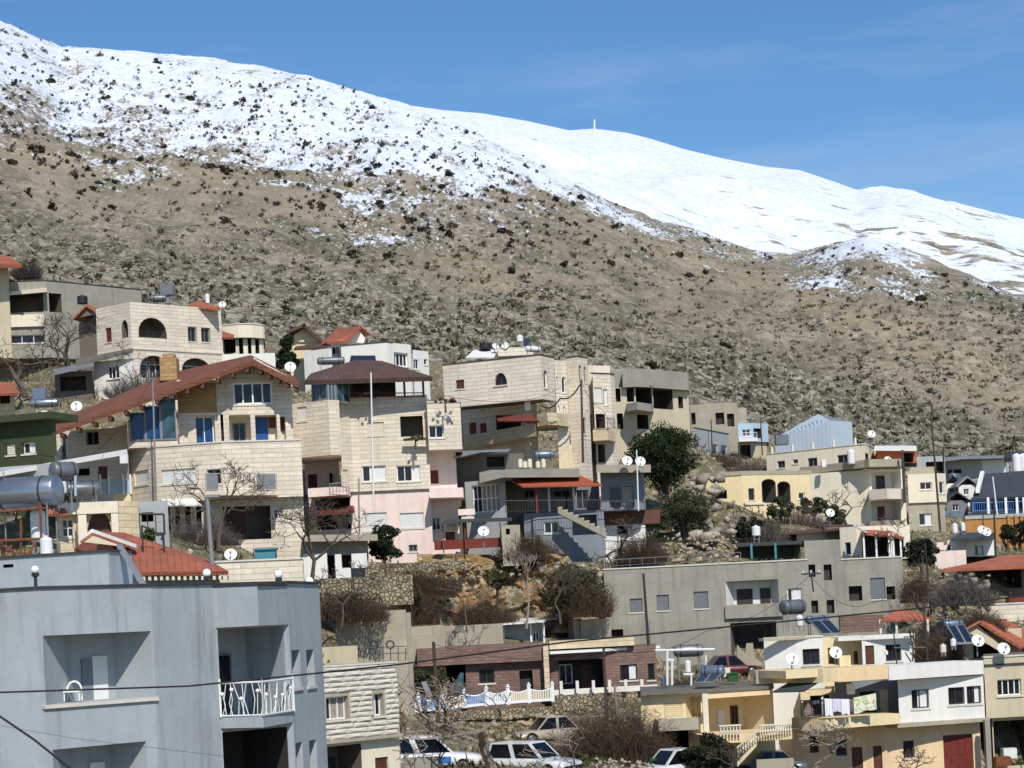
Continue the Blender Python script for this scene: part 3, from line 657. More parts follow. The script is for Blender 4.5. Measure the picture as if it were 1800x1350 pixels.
def solar(u, v, D, ln, dia, label, mat='tank_blue', ang=0, legs=1.0, panel=True, z=Z0, white=False):
    """solar water heater: lying drum on a frame with a tilted collector; u,v is the centre of the drum"""
    uu, vv = z(u, v); c = P(uu, vv, D); r = dia / 2
    ax = Vector((math.cos(math.radians(ang)), math.sin(math.radians(ang)), 0)); fr_ = Vector((ax.y, -ax.x, 0))
    o = thing('solar_water_heater', label, 'water heater', (c.x, c.y, c.z - r - legs), 'solar water heaters on the roofs')
    m_ = MB(); m_.lathe(c - ax * ln / 2, ax, [(0, .001), (-.06 + .02, r * .6), (.03, r * .93), (.09, r), (ln - .09, r), (ln - .03, r * .93), (ln + .04, r * .6), (ln, .001)], 20)
    dr = part(m_, 'drum', mat, o, True)
    for k in (.2, .8):
        st = MB(); st.lathe(c - ax * ln / 2, ax, [(ln * k - .03, r + .006), (ln * k - .03, r + .012), (ln * k + .03, r + .012), (ln * k + .03, r + .006)], 20)
        part(st, 'strap', 'dark_metal', dr)
    f = MB(); base = c.z - r - legs
    for k in (-.38, .38):
        for g in (-.3, .3):
            p = c + ax * (ln * k) + fr_ * g * dia; f.tube((p.x, p.y, c.z - r * .7), (p.x, p.y, base), .025, n=5)
        p = c + ax * (ln * k); f.tube(p + fr_ * .3 * dia - Vector((0, 0, r)), p - fr_ * .3 * dia - Vector((0, 0, r)), .025, n=5)
    f.tube(c - ax * ln * .38 - Vector((0, 0, r)), c + ax * ln * .38 - Vector((0, 0, r)), .025, n=5); part(f, 'stand', 'galv', o)
    if panel:
        q = MB(); t0 = c + fr_ * (r + .15) - Vector((0, 0, r * .6)); w_ = ln * .95; sd = fr_ * 1.35 - Vector((0, 0, min(legs + r * .2, 1.05)))
        q.box(t0 - ax * w_ / 2, ax * w_, sd, Vector((0, 0, .07))); pc = part(q, 'collector', 'galv', o)
        g = MB(); e = sd.cross(ax).normalized(); e = e if e.z > 0 else -e
        for k in range(2): g.box(t0 - ax * w_ / 2 + ax * (w_ * .5 * k + .05) + sd * .04 + Vector((0, 0, .075)), ax * (w_ * .5 - .1), sd * .92, e * .012)
        part(g, 'glazing', 'panel_dark', pc)
    pi = MB(); q = c + ax * ln * .3; pi.tube(q - Vector((0, 0, r)), Vector((q.x, q.y, base)), .018, n=4); part(pi, 'pipe', 'galv', o); pi = MB(); pi.tube(c - ax * ln * .3 + Vector((0, 0, r)), c - ax * ln * .3 + Vector((0, 0, r + .25)), .02, n=4); part(pi, 'vent', 'galv', o)
    return o
def barrel(u, v, D, r, h, label, mat='tank_white', z=Z0, legs=0.0, cat='water tank'):
    """upright tank with a domed lid; u,v is its middle"""
    uu, vv = z(u, v); c = P(uu, vv, D); b = c.z - h / 2
    o = thing('water_tank', label, cat, (c.x, c.y, b - legs), 'upright water tanks on the roofs'); m_ = MB()
    prof = [(0, .001), (0, r * .97)]
    for k in range(1, 5): prof += [(h * (k - .5) / 5, r), (h * k / 5, r * .97)]
    prof += [(h * .86, r), (h * .95, r * .8), (h, r * .35), (h, .001)]
    m_.lathe((c.x, c.y, b), (0, 0, 1), prof, 18); part(m_, 'shell', mat, o, True)
    l_ = MB(); l_.lathe((c.x, c.y, b + h), (0, 0, 1), [(-.02, r * .3), (.05, r * .3), (.05, .001)], 14); part(l_, 'lid', mat, o)
    if legs:
        s_ = MB()
        for k in range(4): a_ = math.pi / 4 + k * math.pi / 2; s_.tube((c.x + math.cos(a_) * r * .8, c.y + math.sin(a_) * r * .8, b), (c.x + math.cos(a_) * r * .8, c.y + math.sin(a_) * r * .8, b - legs), .03, n=5)
        s_.box((c.x - r * .6, c.y - r * .6, b - legs * .5), (r * 1.2, 0, 0), (0, r * 1.2, 0), (0, 0, .03)); part(s_, 'stand', 'galv', o)
    return o
def pole(u0, v0, u1, v1, D, r, label, mat='wood_pole', name='utility_pole', cat='pole', arms=(), z=Z0, group=None, wobble=True):
    """pole from its foot (u0,v0) to its head (u1,v1)"""
    a = P(*z(u0, v0), D); b = P(*z(u1, v1), D); b.x = a.x + (b.x - a.x)
    o = thing(name, label, cat, a, group); m_ = MB(); m_.tube(a, b, r, r * .75, 8); part(m_, 'shaft', mat, o)
    for h_, l_ in arms:
        q = MB(); c = a.lerp(b, h_); q.box(c + Vector((-l_ / 2, -r - .06, -.05)), (l_, 0, 0), (0, .06, 0), (0, 0, .1))
        am = part(q, 'crossarm', mat, o)
        for e in (-.42, 0.0, .42):
            i_ = MB(); i_.lathe(c + Vector((l_ * e, -r - .03, .05)), (0, 0, 1), [(0, .03), (.05, .05), (.1, .03), (.14, .045), (.16, .001)], 8); part(i_, 'insulator', 'globe', am)
    return o
def wire(pts, r, label, D=None, name='overhead_cable', sag=0.0, group=None):
    """cable through (u,v,D) points, smooth"""
    ps = [P(*p) for p in pts]; o = MB(); out = []
    for p, q in zip(ps, ps[1:]):
        k = 14
        for i in range(k): t = i / k; x = p.lerp(q, t); x.z -= sag * 4 * t * (1 - t); out.append(x)
    out.append(ps[-1])
    for p, q in zip(out, out[1:]): o.tube(p, q, r, n=5, cap=False)
    return tag(part(o, name, 'cable', None, loc=tuple(ps[0])), label, 'cable', group)

def px(z, n, D): return n / z.k * D / FPX
def pbox(z, u0, v0, u1, v1, D, dep=.5, yaw=0.0):
    """box whose front face covers a pixel rectangle at distance D"""
    m_ = MB(); um, vm = (u0 + u1) / 2, (v0 + v1) / 2; a = P(*z(u0, vm), D); b = P(*z(u1, vm), D); t = P(*z(um, v0), D).z; l = P(*z(um, v1), D).z
    ya = math.radians(yaw); w_ = b.x - a.x; ex = Vector((math.cos(ya), math.sin(ya), 0)) * w_; ey = Vector((-math.sin(ya), math.cos(ya), 0)) * dep
    m_.box((a.x, a.y, l), ex, ey, (0, 0, t - l)); return m_
def ptop(z, u0, v0, u1, v1, D, name, label, cat, mat, dep=.5, group=None, yaw=0.0):
    m_ = pbox(z, u0, v0, u1, v1, D, dep, yaw); c = P(*z((u0 + u1) / 2, v1), D); return tag(part(m_, name, mat, None, loc=tuple(c)), label, cat, group)
def ppart(H, z, u0, v0, u1, v1, D, name, mat, dep=.5, yaw=0.0):
    return part(pbox(z, u0, v0, u1, v1, D, dep, yaw), name, mat, H.o if isinstance(H, House) else H)
CD = ('coping_dark', .06, .06); CL = ('coping_light', .08, .06)
# ================================================================ blue-grey house, foreground
H = House('apartment_house', 'blue-grey plastered house with deep slanted balcony recesses and globe lamps on its roof', Z7, 52)
V = H.vol((210, 108), left=[(-420, 0, -14)], right=[(822, 0, 46), (1165, 0, 62), (1565, 0, 44), (1742, 0, 80)], mat='blue_paint', coping=CD, back=6, base=-16)
V.op(1, (216, 352, 836, 722), 'open', 1.3, splay=(1.75, .35), back=[('door', .18, .42, .0, .62, {'mat': 'plaster_bluegrey'}), ('shutter', .44, .8, .0, .66, {'mat': 'shutter_white'})], ledge=('coping_light', .1, .08))
V.op(1, (296, 962, 810, 1400), 'open', 1.3, splay=(1.5, .3), back=[('shutter', .40, .8, .0, .75, {'mat': 'shutter_white'})])
V.op(1, (1002, 455, 1088, 672), 'win', .32, nv=2, curtain='curtain', sill=.06); V.op(1, (1020, 1016, 1108, 1240), 'win', .32, nv=2, curtain='curtain')
V.op(3, (1182, 322, 1558, 806), 'open', 1.9, inner=1, back=[('win', .3, .75, 0, .72, {'nv': 2, 'frame': 'shutter_grey'}), ('door', .02, .2, 0, .7, {'mat': 'brown_wood'})])
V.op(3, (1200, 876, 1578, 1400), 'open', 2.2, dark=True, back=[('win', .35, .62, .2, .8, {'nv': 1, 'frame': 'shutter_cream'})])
for r in ((1594, 442, 1640, 646), (1674, 440, 1716, 636), (1616, 945, 1654, 1150), (1690, 932, 1730, 1140)): V.op(4, r, 'win', .4, nv=1)
A, C = V.pts[3], V.pts[4]; zt = V.zt; dv = (C - A); nn = Vector((dv.y, -dv.x)).normalized()
ap = Vector(P(*Z7(1402, 98), 56.4)[:2]); H.place()
def wedge(nm, va, vb, mat):
    za = ray(*Z7(1165, va))[1] * A.y; zb = ray(*Z7(1165, vb))[1] * A.y; m_ = MB(); e = nn * .004
    m_.prism([tuple(A + e), tuple(ap), tuple(C + e)], zb, za); return part(m_, nm, mat, H.o), za, zb
b_, za, zb = wedge('parapet', 106, 322, 'blue_paint')
m_ = MB(); m_.prism([tuple(A + nn * .01), tuple(ap + nn * .08), tuple(C + nn * .05)], za + .008, za + .07); part(m_, 'coping', 'coping_dark', H.o)
b_, za, zb = wedge('balcony_slab', 812, 872, 'blue_paint')
g = MB(); prs = [A + nn * .06, ap + nn * .01, C + nn * .06]; hh = .98
for p, q in zip(prs, prs[1:]):
    g.tube((p.x, p.y, za + hh), (q.x, q.y, za + hh), .03, n=6); g.tube((p.x, p.y, za + .04), (q.x, q.y, za + .04), .025, n=5); k = 11
    for e in (p, q): g.tube((e.x, e.y, za), (e.x, e.y, za + hh + .12), .035, n=6)
    for i in range(k):   # bent reeds
        f0, f1 = (i + R.uniform(.1, .9)) / k, (i + R.uniform(-.6, 1.6)) / k; f1 = min(max(f1, 0.02), .98); a_ = p.lerp(q, f0); b_ = p.lerp(q, f1); mid = a_.lerp(b_, .5)
        mid += (q - p).normalized() * R.uniform(-.12, .12); ht = hh if i % 3 else R.uniform(.5, .85)
        x0 = Vector((a_.x, a_.y, za + .04)); x1 = Vector((mid.x, mid.y, za + ht * .5)); x2 = Vector((b_.x, b_.y, za + ht))
        g.tube(x0, x1, .014, n=4, cap=False); g.tube(x1, x2, .014, n=4, cap=False)
        if i % 3 == 0: g.lathe(x2, (0, 0, 1), [(-.06, .001), (-.04, .05), (.0, .065), (.04, .05), (.06, .001)], 8)
part(g, 'railing', 'white_frame', H.o)
PH = H.vol((610, 800), mat='blue_paint', coping=CD, D=60, back=5) if False else None
H.build()
BZ = V.zt
H2 = House('roof_block', 'blue-grey stairwell block with two slit vents on the roof of the globe-lamp house', Z5, 61)
V2 = H2.vol((610, 803), left=[(-330, 0, -18)], right=[(742, 0, 74)], mat='blue_paint', coping=CD, back=4, base=BZ - .2)
V2.op(0, (18, 874, 76, 893), 'open', .3, dark=True); V2.op(0, (457, 840, 513, 858), 'open', .3, dark=True)
H2.build()
m_ = MB(); a_, b_ = P(*Z5(655, 770), 62), P(*Z5(795, 998), 59.5); m_.box(a_, b_ - a_, Vector((.16, .05, 0)), Vector((0, .16, .05))); tag(part(m_, 'beam', 'galv', None, loc=tuple(b_)), 'slanting grey beam leaning on the blue-grey stairwell block', 'beam')
for k, (u, v, D) in enumerate(((198, 905, 52.5), (1168, 923, 58.5), (1573, 931, 59.5), (1748, 969, 63.5))):
    c = P(*Z5(u, v), D); r = 24 / 3.214 * D / FPX
    o = thing('globe_lamp', ['white globe lamp beside the slit vents above the big balcony recess', 'white globe lamp beside the tall grey pole on the blue-grey roof edge', 'white globe lamp above the chamfered corner of the blue-grey roof', 'white globe lamp on the far end of the blue-grey roof edge'][k], 'lamp', (c.x, c.y, BZ), 'globe lamps on the blue-grey roof')
    m_ = MB(); m_.lathe(c, (0, 0, 1), [(-r + .0001 + r * (1 - math.cos(math.pi * i / 10)), max(.001, r * math.sin(math.pi * i / 10))) for i in range(11)], 16); part(m_, 'globe', 'globe', o, True)
    s_ = MB(); s_.lathe((c.x, c.y, BZ - .1), (0, 0, 1), [(0, .05), (c.z - r - BZ + .02, .045), (c.z - r - BZ + .04, .1), (c.z - r - BZ + .12, .11)], 8); part(s_, 'stand', 'dark_metal', o)
for k, (pts, lab, lh) in enumerate((([(0, 1217, 47), (500, 1199, 47), (1000, 1152, 47)], '', 0),)): pass
# big drum by the stairwell block, on its rusty frame
solar(Z5(140, 480)[0], Z5(140, 470)[1], 63, 2.35, 1.0, 'large silver water drum with two straps on the blue-grey roof', 'steel', -14, legs=1.4, panel=False)
barrel(215, 655, 63.5, .24, 1.05, 'white upright tank below the large silver drum', 'tank_white', Z5, legs=.9)
barrel(262, 770, 62.5, .2, .55, 'short white canister leaning by the drum frame', 'tank_white', Z5)
m_ = MB(); o0 = P(*Z5(10, 830), 62.5)
for (a_, b_) in (((0, 742), (262, 728)), ((0, 575), (330, 548)), ((5, 745), (30, 828)), ((118, 620), (118, 815)), ((40, 800), (70, 760)), ((225, 520), (238, 820)), ((20, 770), (90, 815)), ((150, 820), (205, 745)), ((300, 740), (250, 825))):
    m_.tube(P(*Z5(*a_), 62.5), P(*Z5(*b_), 62.7), .045, n=6)
tag(part(m_, 'steel_trestle', 'rust', None, loc=tuple(o0)), 'rusty welded trestle of beams and pipes under the silver drum', 'trestle')
solar(Z16(540, 520)[0], Z16(540, 520)[1], 84, 1.1, .78, 'dark grey drum heater behind the large silver drum', 'tank_grey', 40, legs=1.3, panel=False)
solar(Z16(700, 690)[0], Z16(700, 672)[1], 86, 1.4, .6, 'two-tone drum heater on the arched house roof', 'tank_grey', 20, legs=.35, panel=False)
barrel(525, 655, 84, .2, .55, 'small white boiler beside the dark drum heater', 'tank_white', Z16)
m_ = MB(); pz = P(*Z16(640, 730), 83.5); m_.tube(pz, P(*Z16(638, 560), 83.5), .06, n=6); tag(part(m_, 'vent_pipe', 'plaster_sky', None, loc=tuple(pz)), 'pale blue pipe on the arched house roof', 'pipe')

# ================================================================ arched house with cream pillars
H = House('arched_house', 'low house with cream pillars, round-topped brown door and flat roof', Z16, 86)
V = H.vol((1000, 775), left=[(480, 0, 8)], right=[(1170, 0, 50)], mat='stone_gold', back=6, coping=None)
V.op(0, (738, 858, 942, 1080), 'door', .4, arch=.95, frame='brown_wood', nv=2); V.op(0, (520, 925, 622, 1080), 'win', .2, nv=2, nh=2)
H.place(); a, d, L, n = V.wall(0)
m_ = MB()
for u0, u1 in ((664, 735), (945, 1005)):
    s0 = V.hit(0, *Z16(u0, 900))[0]; s1 = V.hit(0, *Z16(u1, 900))[0]
    m_.box(P3(a, d, n, s0, -.35, V.zb), d.to_3d() * (s1 - s0), -n.to_3d() * .33, (0, 0, V.zt - V.zb - .55)); part(m_, 'pillar', 'plaster_cream', H.o); m_ = MB()
m_ = MB(); m_.box(P3(a, d, n, -.1, -.38, V.zt - .52), d.to_3d() * (L + .1), -n.to_3d() * .5, (0, 0, .5)); part(m_, 'fascia', 'plaster_cream', H.o)
H.build()
m_ = MB(); m_.slab([P(*Z16(385, 880), 84.6), P(*Z16(580, 890), 84.6), P(*Z16(520, 780), 86), P(*Z16(470, 775), 86)], .12); tag(part(m_, 'porch_roof', 'tile_orange', None, loc=tuple(P(*Z16(480, 890), 85))), 'small orange tiled porch roof beside the arched door', 'roof')
H = House('balcony_wing', 'grey slatted balcony wing between the arched house and the stone terrace house', Z16, 92)
V = H.vol((1005, 785), right=[(1180, 0, 25), (1420, 0, 0)], mat='plaster_grey', inner='inner_dark', back=4); V.op(1, (1195, 870, 1300, 950), 'open', 1., dark=True)
H.build(); sp = MB()
for i in range(9):
    z_ = V.zt - .2 - i * .2; a, d, L, n = V.wall(0); 
    q = MB(); q.box(P3(a, d, n, .02, -.06, z_ - .16), d.to_3d() * (L - .04), -n.to_3d() * .05, (0, 0, .13)); part(q, 'slat', 'galv', H.o)
rail(H.o, [P(*Z16(1185, 1060), 91.5), P(*Z16(1395, 1060), 91.5)], .95, 'dark_metal', .3, .03)
# red hip-roofed house behind the blue-grey roof
H = House('hip_roof_house', 'grey house under a red tiled hip roof with a white-edged gable', Z5, 76)
V = H.vol((775, 925), left=[(560, 0, -60)], right=[(1240, 0, 4)], mat='plaster_grey', back=7, base=-1)
V.op(1, (920, 985, 1025, 1100), 'win', .2, nv=2); V.op(1, (1085, 985, 1190, 1100), 'win', .2, nv=2)
H.build()
e = [H.p(760, 918, 75.3), H.p(1290, 912, 75.6), H.p(1180, 850, 83.5), H.p(420, 780, 83)]
hip(H, e, [H.p(560, 690, 80.6), H.p(700, 694, 80.4)], .16, 'tile_red')
m_ = MB(); a_ = [H.p(560, 692, 79.2), H.p(640, 700, 79.2)]
gp_ = [H.p(520, 694, 78.6), H.p(450, 745, 78.0), H.p(770, 782, 77.2)]
for x, y in ((0, 1), (0, 2)): m_.box(gp_[x], gp_[y] - gp_[x], Vector((0, .25, 0)), Vector((0, 0, .14)))
part(m_, 'verge_board', 'white_frame', H.o)
m_ = MB(); m_.face([gp_[0] + Vector((0, .2, 0)), gp_[1] + Vector((0, .2, 0)), gp_[2] + Vector((0, .2, 0))]); part(m_, 'gable', 'plaster_beige', H.o); m_ = MB(); m_.slab([gp_[0], gp_[1], H.p(600, 690, 80.8)], .1); part(m_, 'gable_roof', 'tile_red', H.o); m_ = MB(); m_.slab([gp_[0], gp_[2], H.p(760, 735, 79.6), H.p(600, 690, 80.8)], .1); part(m_, 'gable_roof', 'tile_red', H.o)
for i in range(16):
    q = MB(); c = e[0].lerp(e[1], (i + .5) / 16); q.box(c + Vector((-.05, .02, -.32)), (.1, 0, 0), (0, .5, .0), (0, 0, .14)); part(q, 'rafter_tail', 'shutter_cream', H.o)
for (u, v) in ((808, 800), (930, 845)):
    m_ = MB(); c = P(*Z5(u, v), 77.8); m_.tube(c, c + Vector((0, 0, 1.0)), .04, n=6); m_.tube(c + Vector((0, 0, 1.0)), c + Vector((.5 if u < 850 else -.1, 0, .75)), .04, n=6); part(m_, 'flue', 'dark_metal', H.o)
lp = pole(1208, 1010, 1170, 490, 78, .1, 'tall grey lamp pole beside the red hip roof', 'galv', 'lamp_pole', 'pole', z=Z5)
part(pbox(Z5, 1150, 480, 1236, 496, 77.9, .25), 'lamp_head', 'galv', lp)
H = House('stone_wall', 'pale stone retaining wall behind the globe-lamp house', Z5, 92, cat='wall')
V = H.vol((1215, 865), right=[(1712, 0, 12)], mat='stone_pale', back=1, coping=CL); H.build()
H.o['label'] = 'pale stone block wall below the dish and the teal tank'
dish(1303, 817, 93, 36, 'white satellite dish above the pale stone block wall', z=Z5, foot=.5)
o = ptop(Z5, 1440, 790, 1555, 862, 95, 'storage_bin', 'teal storage bin standing above the pale stone wall', 'bin', 'teal', .7); part(pbox(Z5, 1430, 782, 1562, 792, 94.9, .8), 'lid', 'teal', o)

# ================================================================ dark green house
H = House('green_house', 'dark green plastered house with a flat overhanging roof and white window panels', Z16, 104)
V = H.vol((440, 85), left=[(-200, 0, -20)], mat='plaster_green', back=2.5, right=[(470, 0, 60)])
V.op(0, (50, 290, 128, 385), 'shut', frame='shutter_cream'); V.op(0, (186, 275, 300, 372), 'win', .25, nv=2, curtain='curtain_white')
H.build(); a, d, L, n = V.wall(0)
m_ = MB(); m_.box(P3(a, d, n, -.4, -.7, V.zt + .004), d.to_3d() * (L + .8), -n.to_3d() * 2.6, (0, 0, .35)); part(m_, 'roof_slab', 'plaster_green', H.o)
H = House('carport_wall', 'long pale canopy roof over a terrace below the dark green house', Z16, 98, cat='canopy')
m_ = MB(); H.vol((620, 440), left=[(-100, 0, -18)], mat='plaster_grey', back=.3, bot=600); H.build()
m_ = MB(); q = [P(*Z16(-100, 545), 96), P(*Z16(1075, 345), 104), P(*Z16(1075, 335), 110), P(*Z16(-100, 540), 100)]; m_.slab(q, .22); part(m_, 'canopy', 'sheet_white', H.o)

# ================================================================ big stone house under the long red-brown roof
H = House('red_roof_house', 'large cream stone house under a long red-brown roof with blue glazing', Z2, 118)
V0 = H.vol((-197, 1015), left=[(-540, 0, 8)], D=115.6, mat='stone_cream', back=6, bot=1210)
V = H.vol((75, 745), left=[(-197, 0, 20)], right=[(600, 0, 10)], mat='stone_cream', inner='plaster_cream', back=8, bot=1210, coping=None)
w0 = dict(nv=4, nh=1, t=.1)
V.op(1, (198, 762, 470, 915), 'win', .2, **w0)
V.op(1, (112, 985, 132, 1195), 'open', .8, dark=True); V.op(1, (172, 990, 322, 1200), 'open', 1.4, inner=1, back=[('win', .2, .8, 0, .8, {'nv': 2, 'frame': 'shutter_grey'})])
V.op(1, (354, 990, 505, 1200), 'open', 1.1, back=[('shutter', .0, .62, 0, .98, {'mat': 'blue_door'}), ('shutter', .66, .98, .6, .98, {'mat': 'red_brown'})]); V.op(1, (528, 1000, 564, 1200), 'open', .7, back=[('shutter', .0, 1, .5, 1, {'mat': 'red_brown'})])
V.op(0, (-60, 998, 72, 1195), 'win', .5, nv=2, glass='glass_blue', sill=0)
H.place()
a, d, L, n = V.wall(0)
m_ = MB(); zz0 = V.zt - .2; zlo = ray(*Z2(0, 985))[1] * 118.5
m_.box(P3(a, d, n, .01, -.02, zlo), d.to_3d() * (L - .02), n.to_3d() * .02, (0, 0, zz0 - zlo)); part(m_, 'stone_panel', 'stone_brown', H.o)
# gable top above the eaves line
m_ = MB(); a2, d2, L2, n2 = V.wall(1); g0 = P3(a2, d2, n2, 0, 0, V.zt); g1 = P3(a2, d2, n2, L2, 0, V.zt); sA, zA = V.hit(1, *Z2(345, 590)); g2 = P3(a2, d2, n2, sA, 0, zA)
m_.face([g0, g1, g2], 0, [(0, V.zt), (L2, V.zt), (sA, zA)]); part(m_, 'gable', 'stone_cream', H.o)
# blue glazed front left of the stone panel
a0, d0, L0, n0 = V0.wall(0); zg0, zg1 = ray(*Z2(-260, 1205))[1] * 119, V.zt + .1
s0_, s1_ = V0.hit(0, *Z2(-535, 1100))[0] + .1, L0 - .02
for i in range(3):
    x0 = s0_ + (s1_ - s0_) * i / 3; x1 = s0_ + (s1_ - s0_) * (i + 1) / 3; zt_ = [V0.hit(0, *Z2(-500, 975))[1], V0.hit(0, *Z2(-400, 930))[1], V0.hit(0, *Z2(-260, 880))[1]][i]
    gl = part(frame_mesh(a0, d0, n0, x0, x1 - .004, zg0, zt_, -.08, 1, 1, .07), 'glazed_front', 'shutter_grey', H.o); part(quad(a0, d0, n0, x0 + .03, x1 - .03, zg0 + .03, zt_ - .03, -.045), 'pane', 'glass_blue' if i < 2 else 'glass_green', gl)
# terrace block below
V = H.vol((1250, 187), left=[(870, 0, -14), (672, 0, -48)], right=[(1712, 0, 13)], mat='stone_cream', D=114, back=5, bot=505, coping=CL) if False else None
H.build()
T = House('terrace_block', 'cream stone terrace storey with rounded front and white roller shutters under the red-brown roofed house', Z5, 114)
V = T.vol((1250, 187), left=[(870, 0, -14), (672, 0, -46)], right=[(1700, 0, 12)], mat='stone_cream', inner='inner_dark', back=6, bot=506, coping=CL)
V.op(0, (758, 345, 838, 425), 'shut'); V.op(1, (912, 335, 1108, 418), 'shut'); V.op(1, (1170, 337, 1248, 420), 'win', .2, nv=2, frame='shutter_grey')
V.op(1, (1356, 342, 1434, 395), 'win', nv=2, nh=2); V.op(1, (1496, 348, 1684, 424), 'shut')
V3 = T.vol((1250, 506), left=[(900, 0, -8), (790, 0, -20)], right=[(1712, 0, 10)], mat='stone_cream', inner='inner_dark', D=114.8, back=5, coping=None)
V3.op(0, (800, 580, 860, 640), 'open', 1, dark=True)
V3.op(1, (925, 548, 1140, 690), 'open', 1.6, dark=True); V3.op(2, (1256, 545, 1530, 735), 'open', 1.8, inner=1, back=[('door', .1, .5, 0, .8, {'mat': 'brown_wood'})])
V3.op(2, (1545, 560, 1600, 620), 'win', curtain='curtain_white')
T.build()
for u in (975, 1030, 1090):
    ppart(T, Z5, u - 13, 545, u + 13, 692, 114.0, 'pillar', 'stone_cream', .4)
m_ = MB(); m_.slab([P(*Z5(905, 505), 114), P(*Z5(1090, 500), 114), P(*Z5(1140, 538), 112.2), P(*Z5(940, 538), 112.2)], .08); part(m_, 'awning', 'sheet_white', T.o)
q = [P(*Z5(1160, 462), 112.6), P(*Z5(1570, 462), 113.4), P(*Z5(1570, 450), 115.5), P(*Z5(1160, 450), 114.5)]; slabpart(T, q, .22, 'balcony_slab', 'plaster_cream')
rail(T.o, [P(*Z5(1165, 461), 112.8), P(*Z5(1565, 461), 113.5)], 1.0, 'galv', .3)
for u0, u1 in ((1170, 1235), (1455, 1560)):
    m_ = MB(); a_ = P(*Z5(u0, 460), 112.75 + (u0 - 1160) * .0018); b_ = P(*Z5(u1, 460), 112.75 + (u1 - 1160) * .0018); m_.box(a_ + Vector((0, -.05, .1)), b_ - a_, Vector((0, .03, 0)), Vector((0, 0, .85))); part(m_, 'rail_panel', 'shutter_grey', T.o)
# its roof
m_ = MB()
F_, Lf, Lb, Mb, Fb = P(446, 634, 117), P(64, 768, 110.5), P(60, 757, 116), P(300, 655, 122), P(441, 624, 120)
m_.slab([F_, Lf, Lb, Mb, Fb], .25); part(m_, 'roof', 'tile_brown', H.o)
m_ = MB(); m_.slab([F_ + Vector((0, 0, .0)), P(527, 674, 116.6), P(521, 664, 124), Fb], .28); part(m_, 'roof', 'tile_brown', H.o)
for i in range(14):
    t = (i + .5) / 14; c = F_.lerp(Lf, t) + Vector((0, .1, -.5)); q = MB(); q.box(c + Vector((-.1, 0, 0)), (.2, 0, 0), (0, .9, 0), (0, 0, .25)); part(q, 'bracket', 'brown_wood', H.o)
for i in range(5):
    c = F_.lerp(P(527, 674, 116.6), (i + .7) / 5.2) + Vector((0, .1, -.55)); q = MB(); q.box(c + Vector((-.1, 0, 0)), (.2, 0, 0), (0, .9, 0), (0, 0, .25)); part(q, 'bracket', 'brown_wood', H.o)
m_ = MB(); c = P(*Z1(1120, 990), 118.5); m_.box(c, (1.0, 0, .0), (0, 1.0, 0), (0, 0, 1.35)); m_.box(c + Vector((.15, .15, 1.352)), (.7, 0, 0), (0, .7, 0), (0, 0, .25)); part(m_, 'chimney', 'stone_brown', H.o)
# left stone wing of the same house
W = House('stone_wing', 'shaded stone side wing under the low end of the red-brown roof', Z16, 116)
V = W.vol((1075, 120), left=[(975, 0, -60), (430, 0, -12)], mat='stone_cream', back=5)
V.op(0, (520, 212, 558, 420), 'win', nv=1, frame='shutter_grey'); V.op(0, (728, 185, 836, 300), 'win', .2, nv=2, frame='plaster_bluegrey')
V.op(0, (650, 500, 760, 560), 'open', 1., dark=True); V.op(0, (830, 480, 910, 590), 'door', nv=1)
W.build()
ptop(Z16, 1015, 375, 1080, 455, 112, 'air_conditioner', 'white air conditioner under the long pale canopy', 'air conditioner', 'shutter_white', .3)
o = ptop(Z16, 845, 600, 1110, 712, 106, 'terrace_fence', 'pale blue terrace fence beside the stone wing', 'fence', 'plaster_sky', .06)
for u in (850, 922, 1045, 1106): part(pbox(Z16, u - 7, 550, u + 7, 715, 105.9, .08), 'post', 'white_frame', o)
ptop(Z16, 965, 715, 1112, 800, 106, 'terrace_wall', 'low yellow plinth under the pale blue terrace fence', 'wall', 'plaster_yellow', .4)
pole(275, 905, 268, 655, 112, .06, 'thin steel mast in front of the blue glazed corner', 'galv', 'mast', 'mast')

# ---------------------------------------------------------------- garden chair in the balcony recess, wall spout, sheds at the far left edge
o = thing('garden_chair', 'white plastic chair in the big slanted balcony recess', 'chair', tuple(P(*Z7(390, 722), 53.2)))
cb = P(*Z7(390, 722), 53.2); m_ = MB(); m_.box(cb + Vector((-.22, 0, .24)), (.44, 0, 0), (0, .42, 0), (0, 0, .04)); part(m_, 'seat', 'white_frame', o)
for i in range(4): m_ = MB(); q = cb + Vector((-.2 + .4 * (i % 2), .04 + .36 * (i // 2), 0)); m_.tube(q, q + Vector((0, 0, .25)), .022, n=5); part(m_, 'leg', 'white_frame', o)
m_ = MB()
for i in range(8): t0, t1 = math.pi * i / 8, math.pi * (i + 1) / 8; m_.tube(cb + Vector((.2 * math.cos(t0), .42, .26 + .26 * math.sin(t0))), cb + Vector((.2 * math.cos(t1), .42, .26 + .26 * math.sin(t1))), .03, n=5)
part(m_, 'backrest', 'white_frame', o)
m_ = MB(); c = P(*Z7(822, 855), 54.6); m_.tube(c + Vector((0, .3, 0)), c, .05, n=8); m_.tube(c, c + Vector((.1, -.06, -.1)), .05, n=8); tag(part(m_, 'roof_spout', 'galv', None, loc=tuple(c)), 'short grey drain spout on the blue-grey wall', 'spout')
solar(Z1(310, 1145)[0], Z1(310, 1145)[1], 128, 1.75, .55, 'silver drum heater below the grey concrete house', 'steel', 4, legs=.5, panel=False); ptop(Z1, 225, 1040, 315, 1115, 129, 'drum_cistern', 'grey box tank above the silver drum at the far left', 'tank', 'tank_blue', .6)
dish(534, 1166, 121, 40, 'white dish above the low end of the red-brown roof', z=Z1, foot=.4); ptop(Z1, 290, 1198, 330, 1222, 118, 'meter_box', 'small white box above the dark green house roof', 'box', 'tank_white', .3)
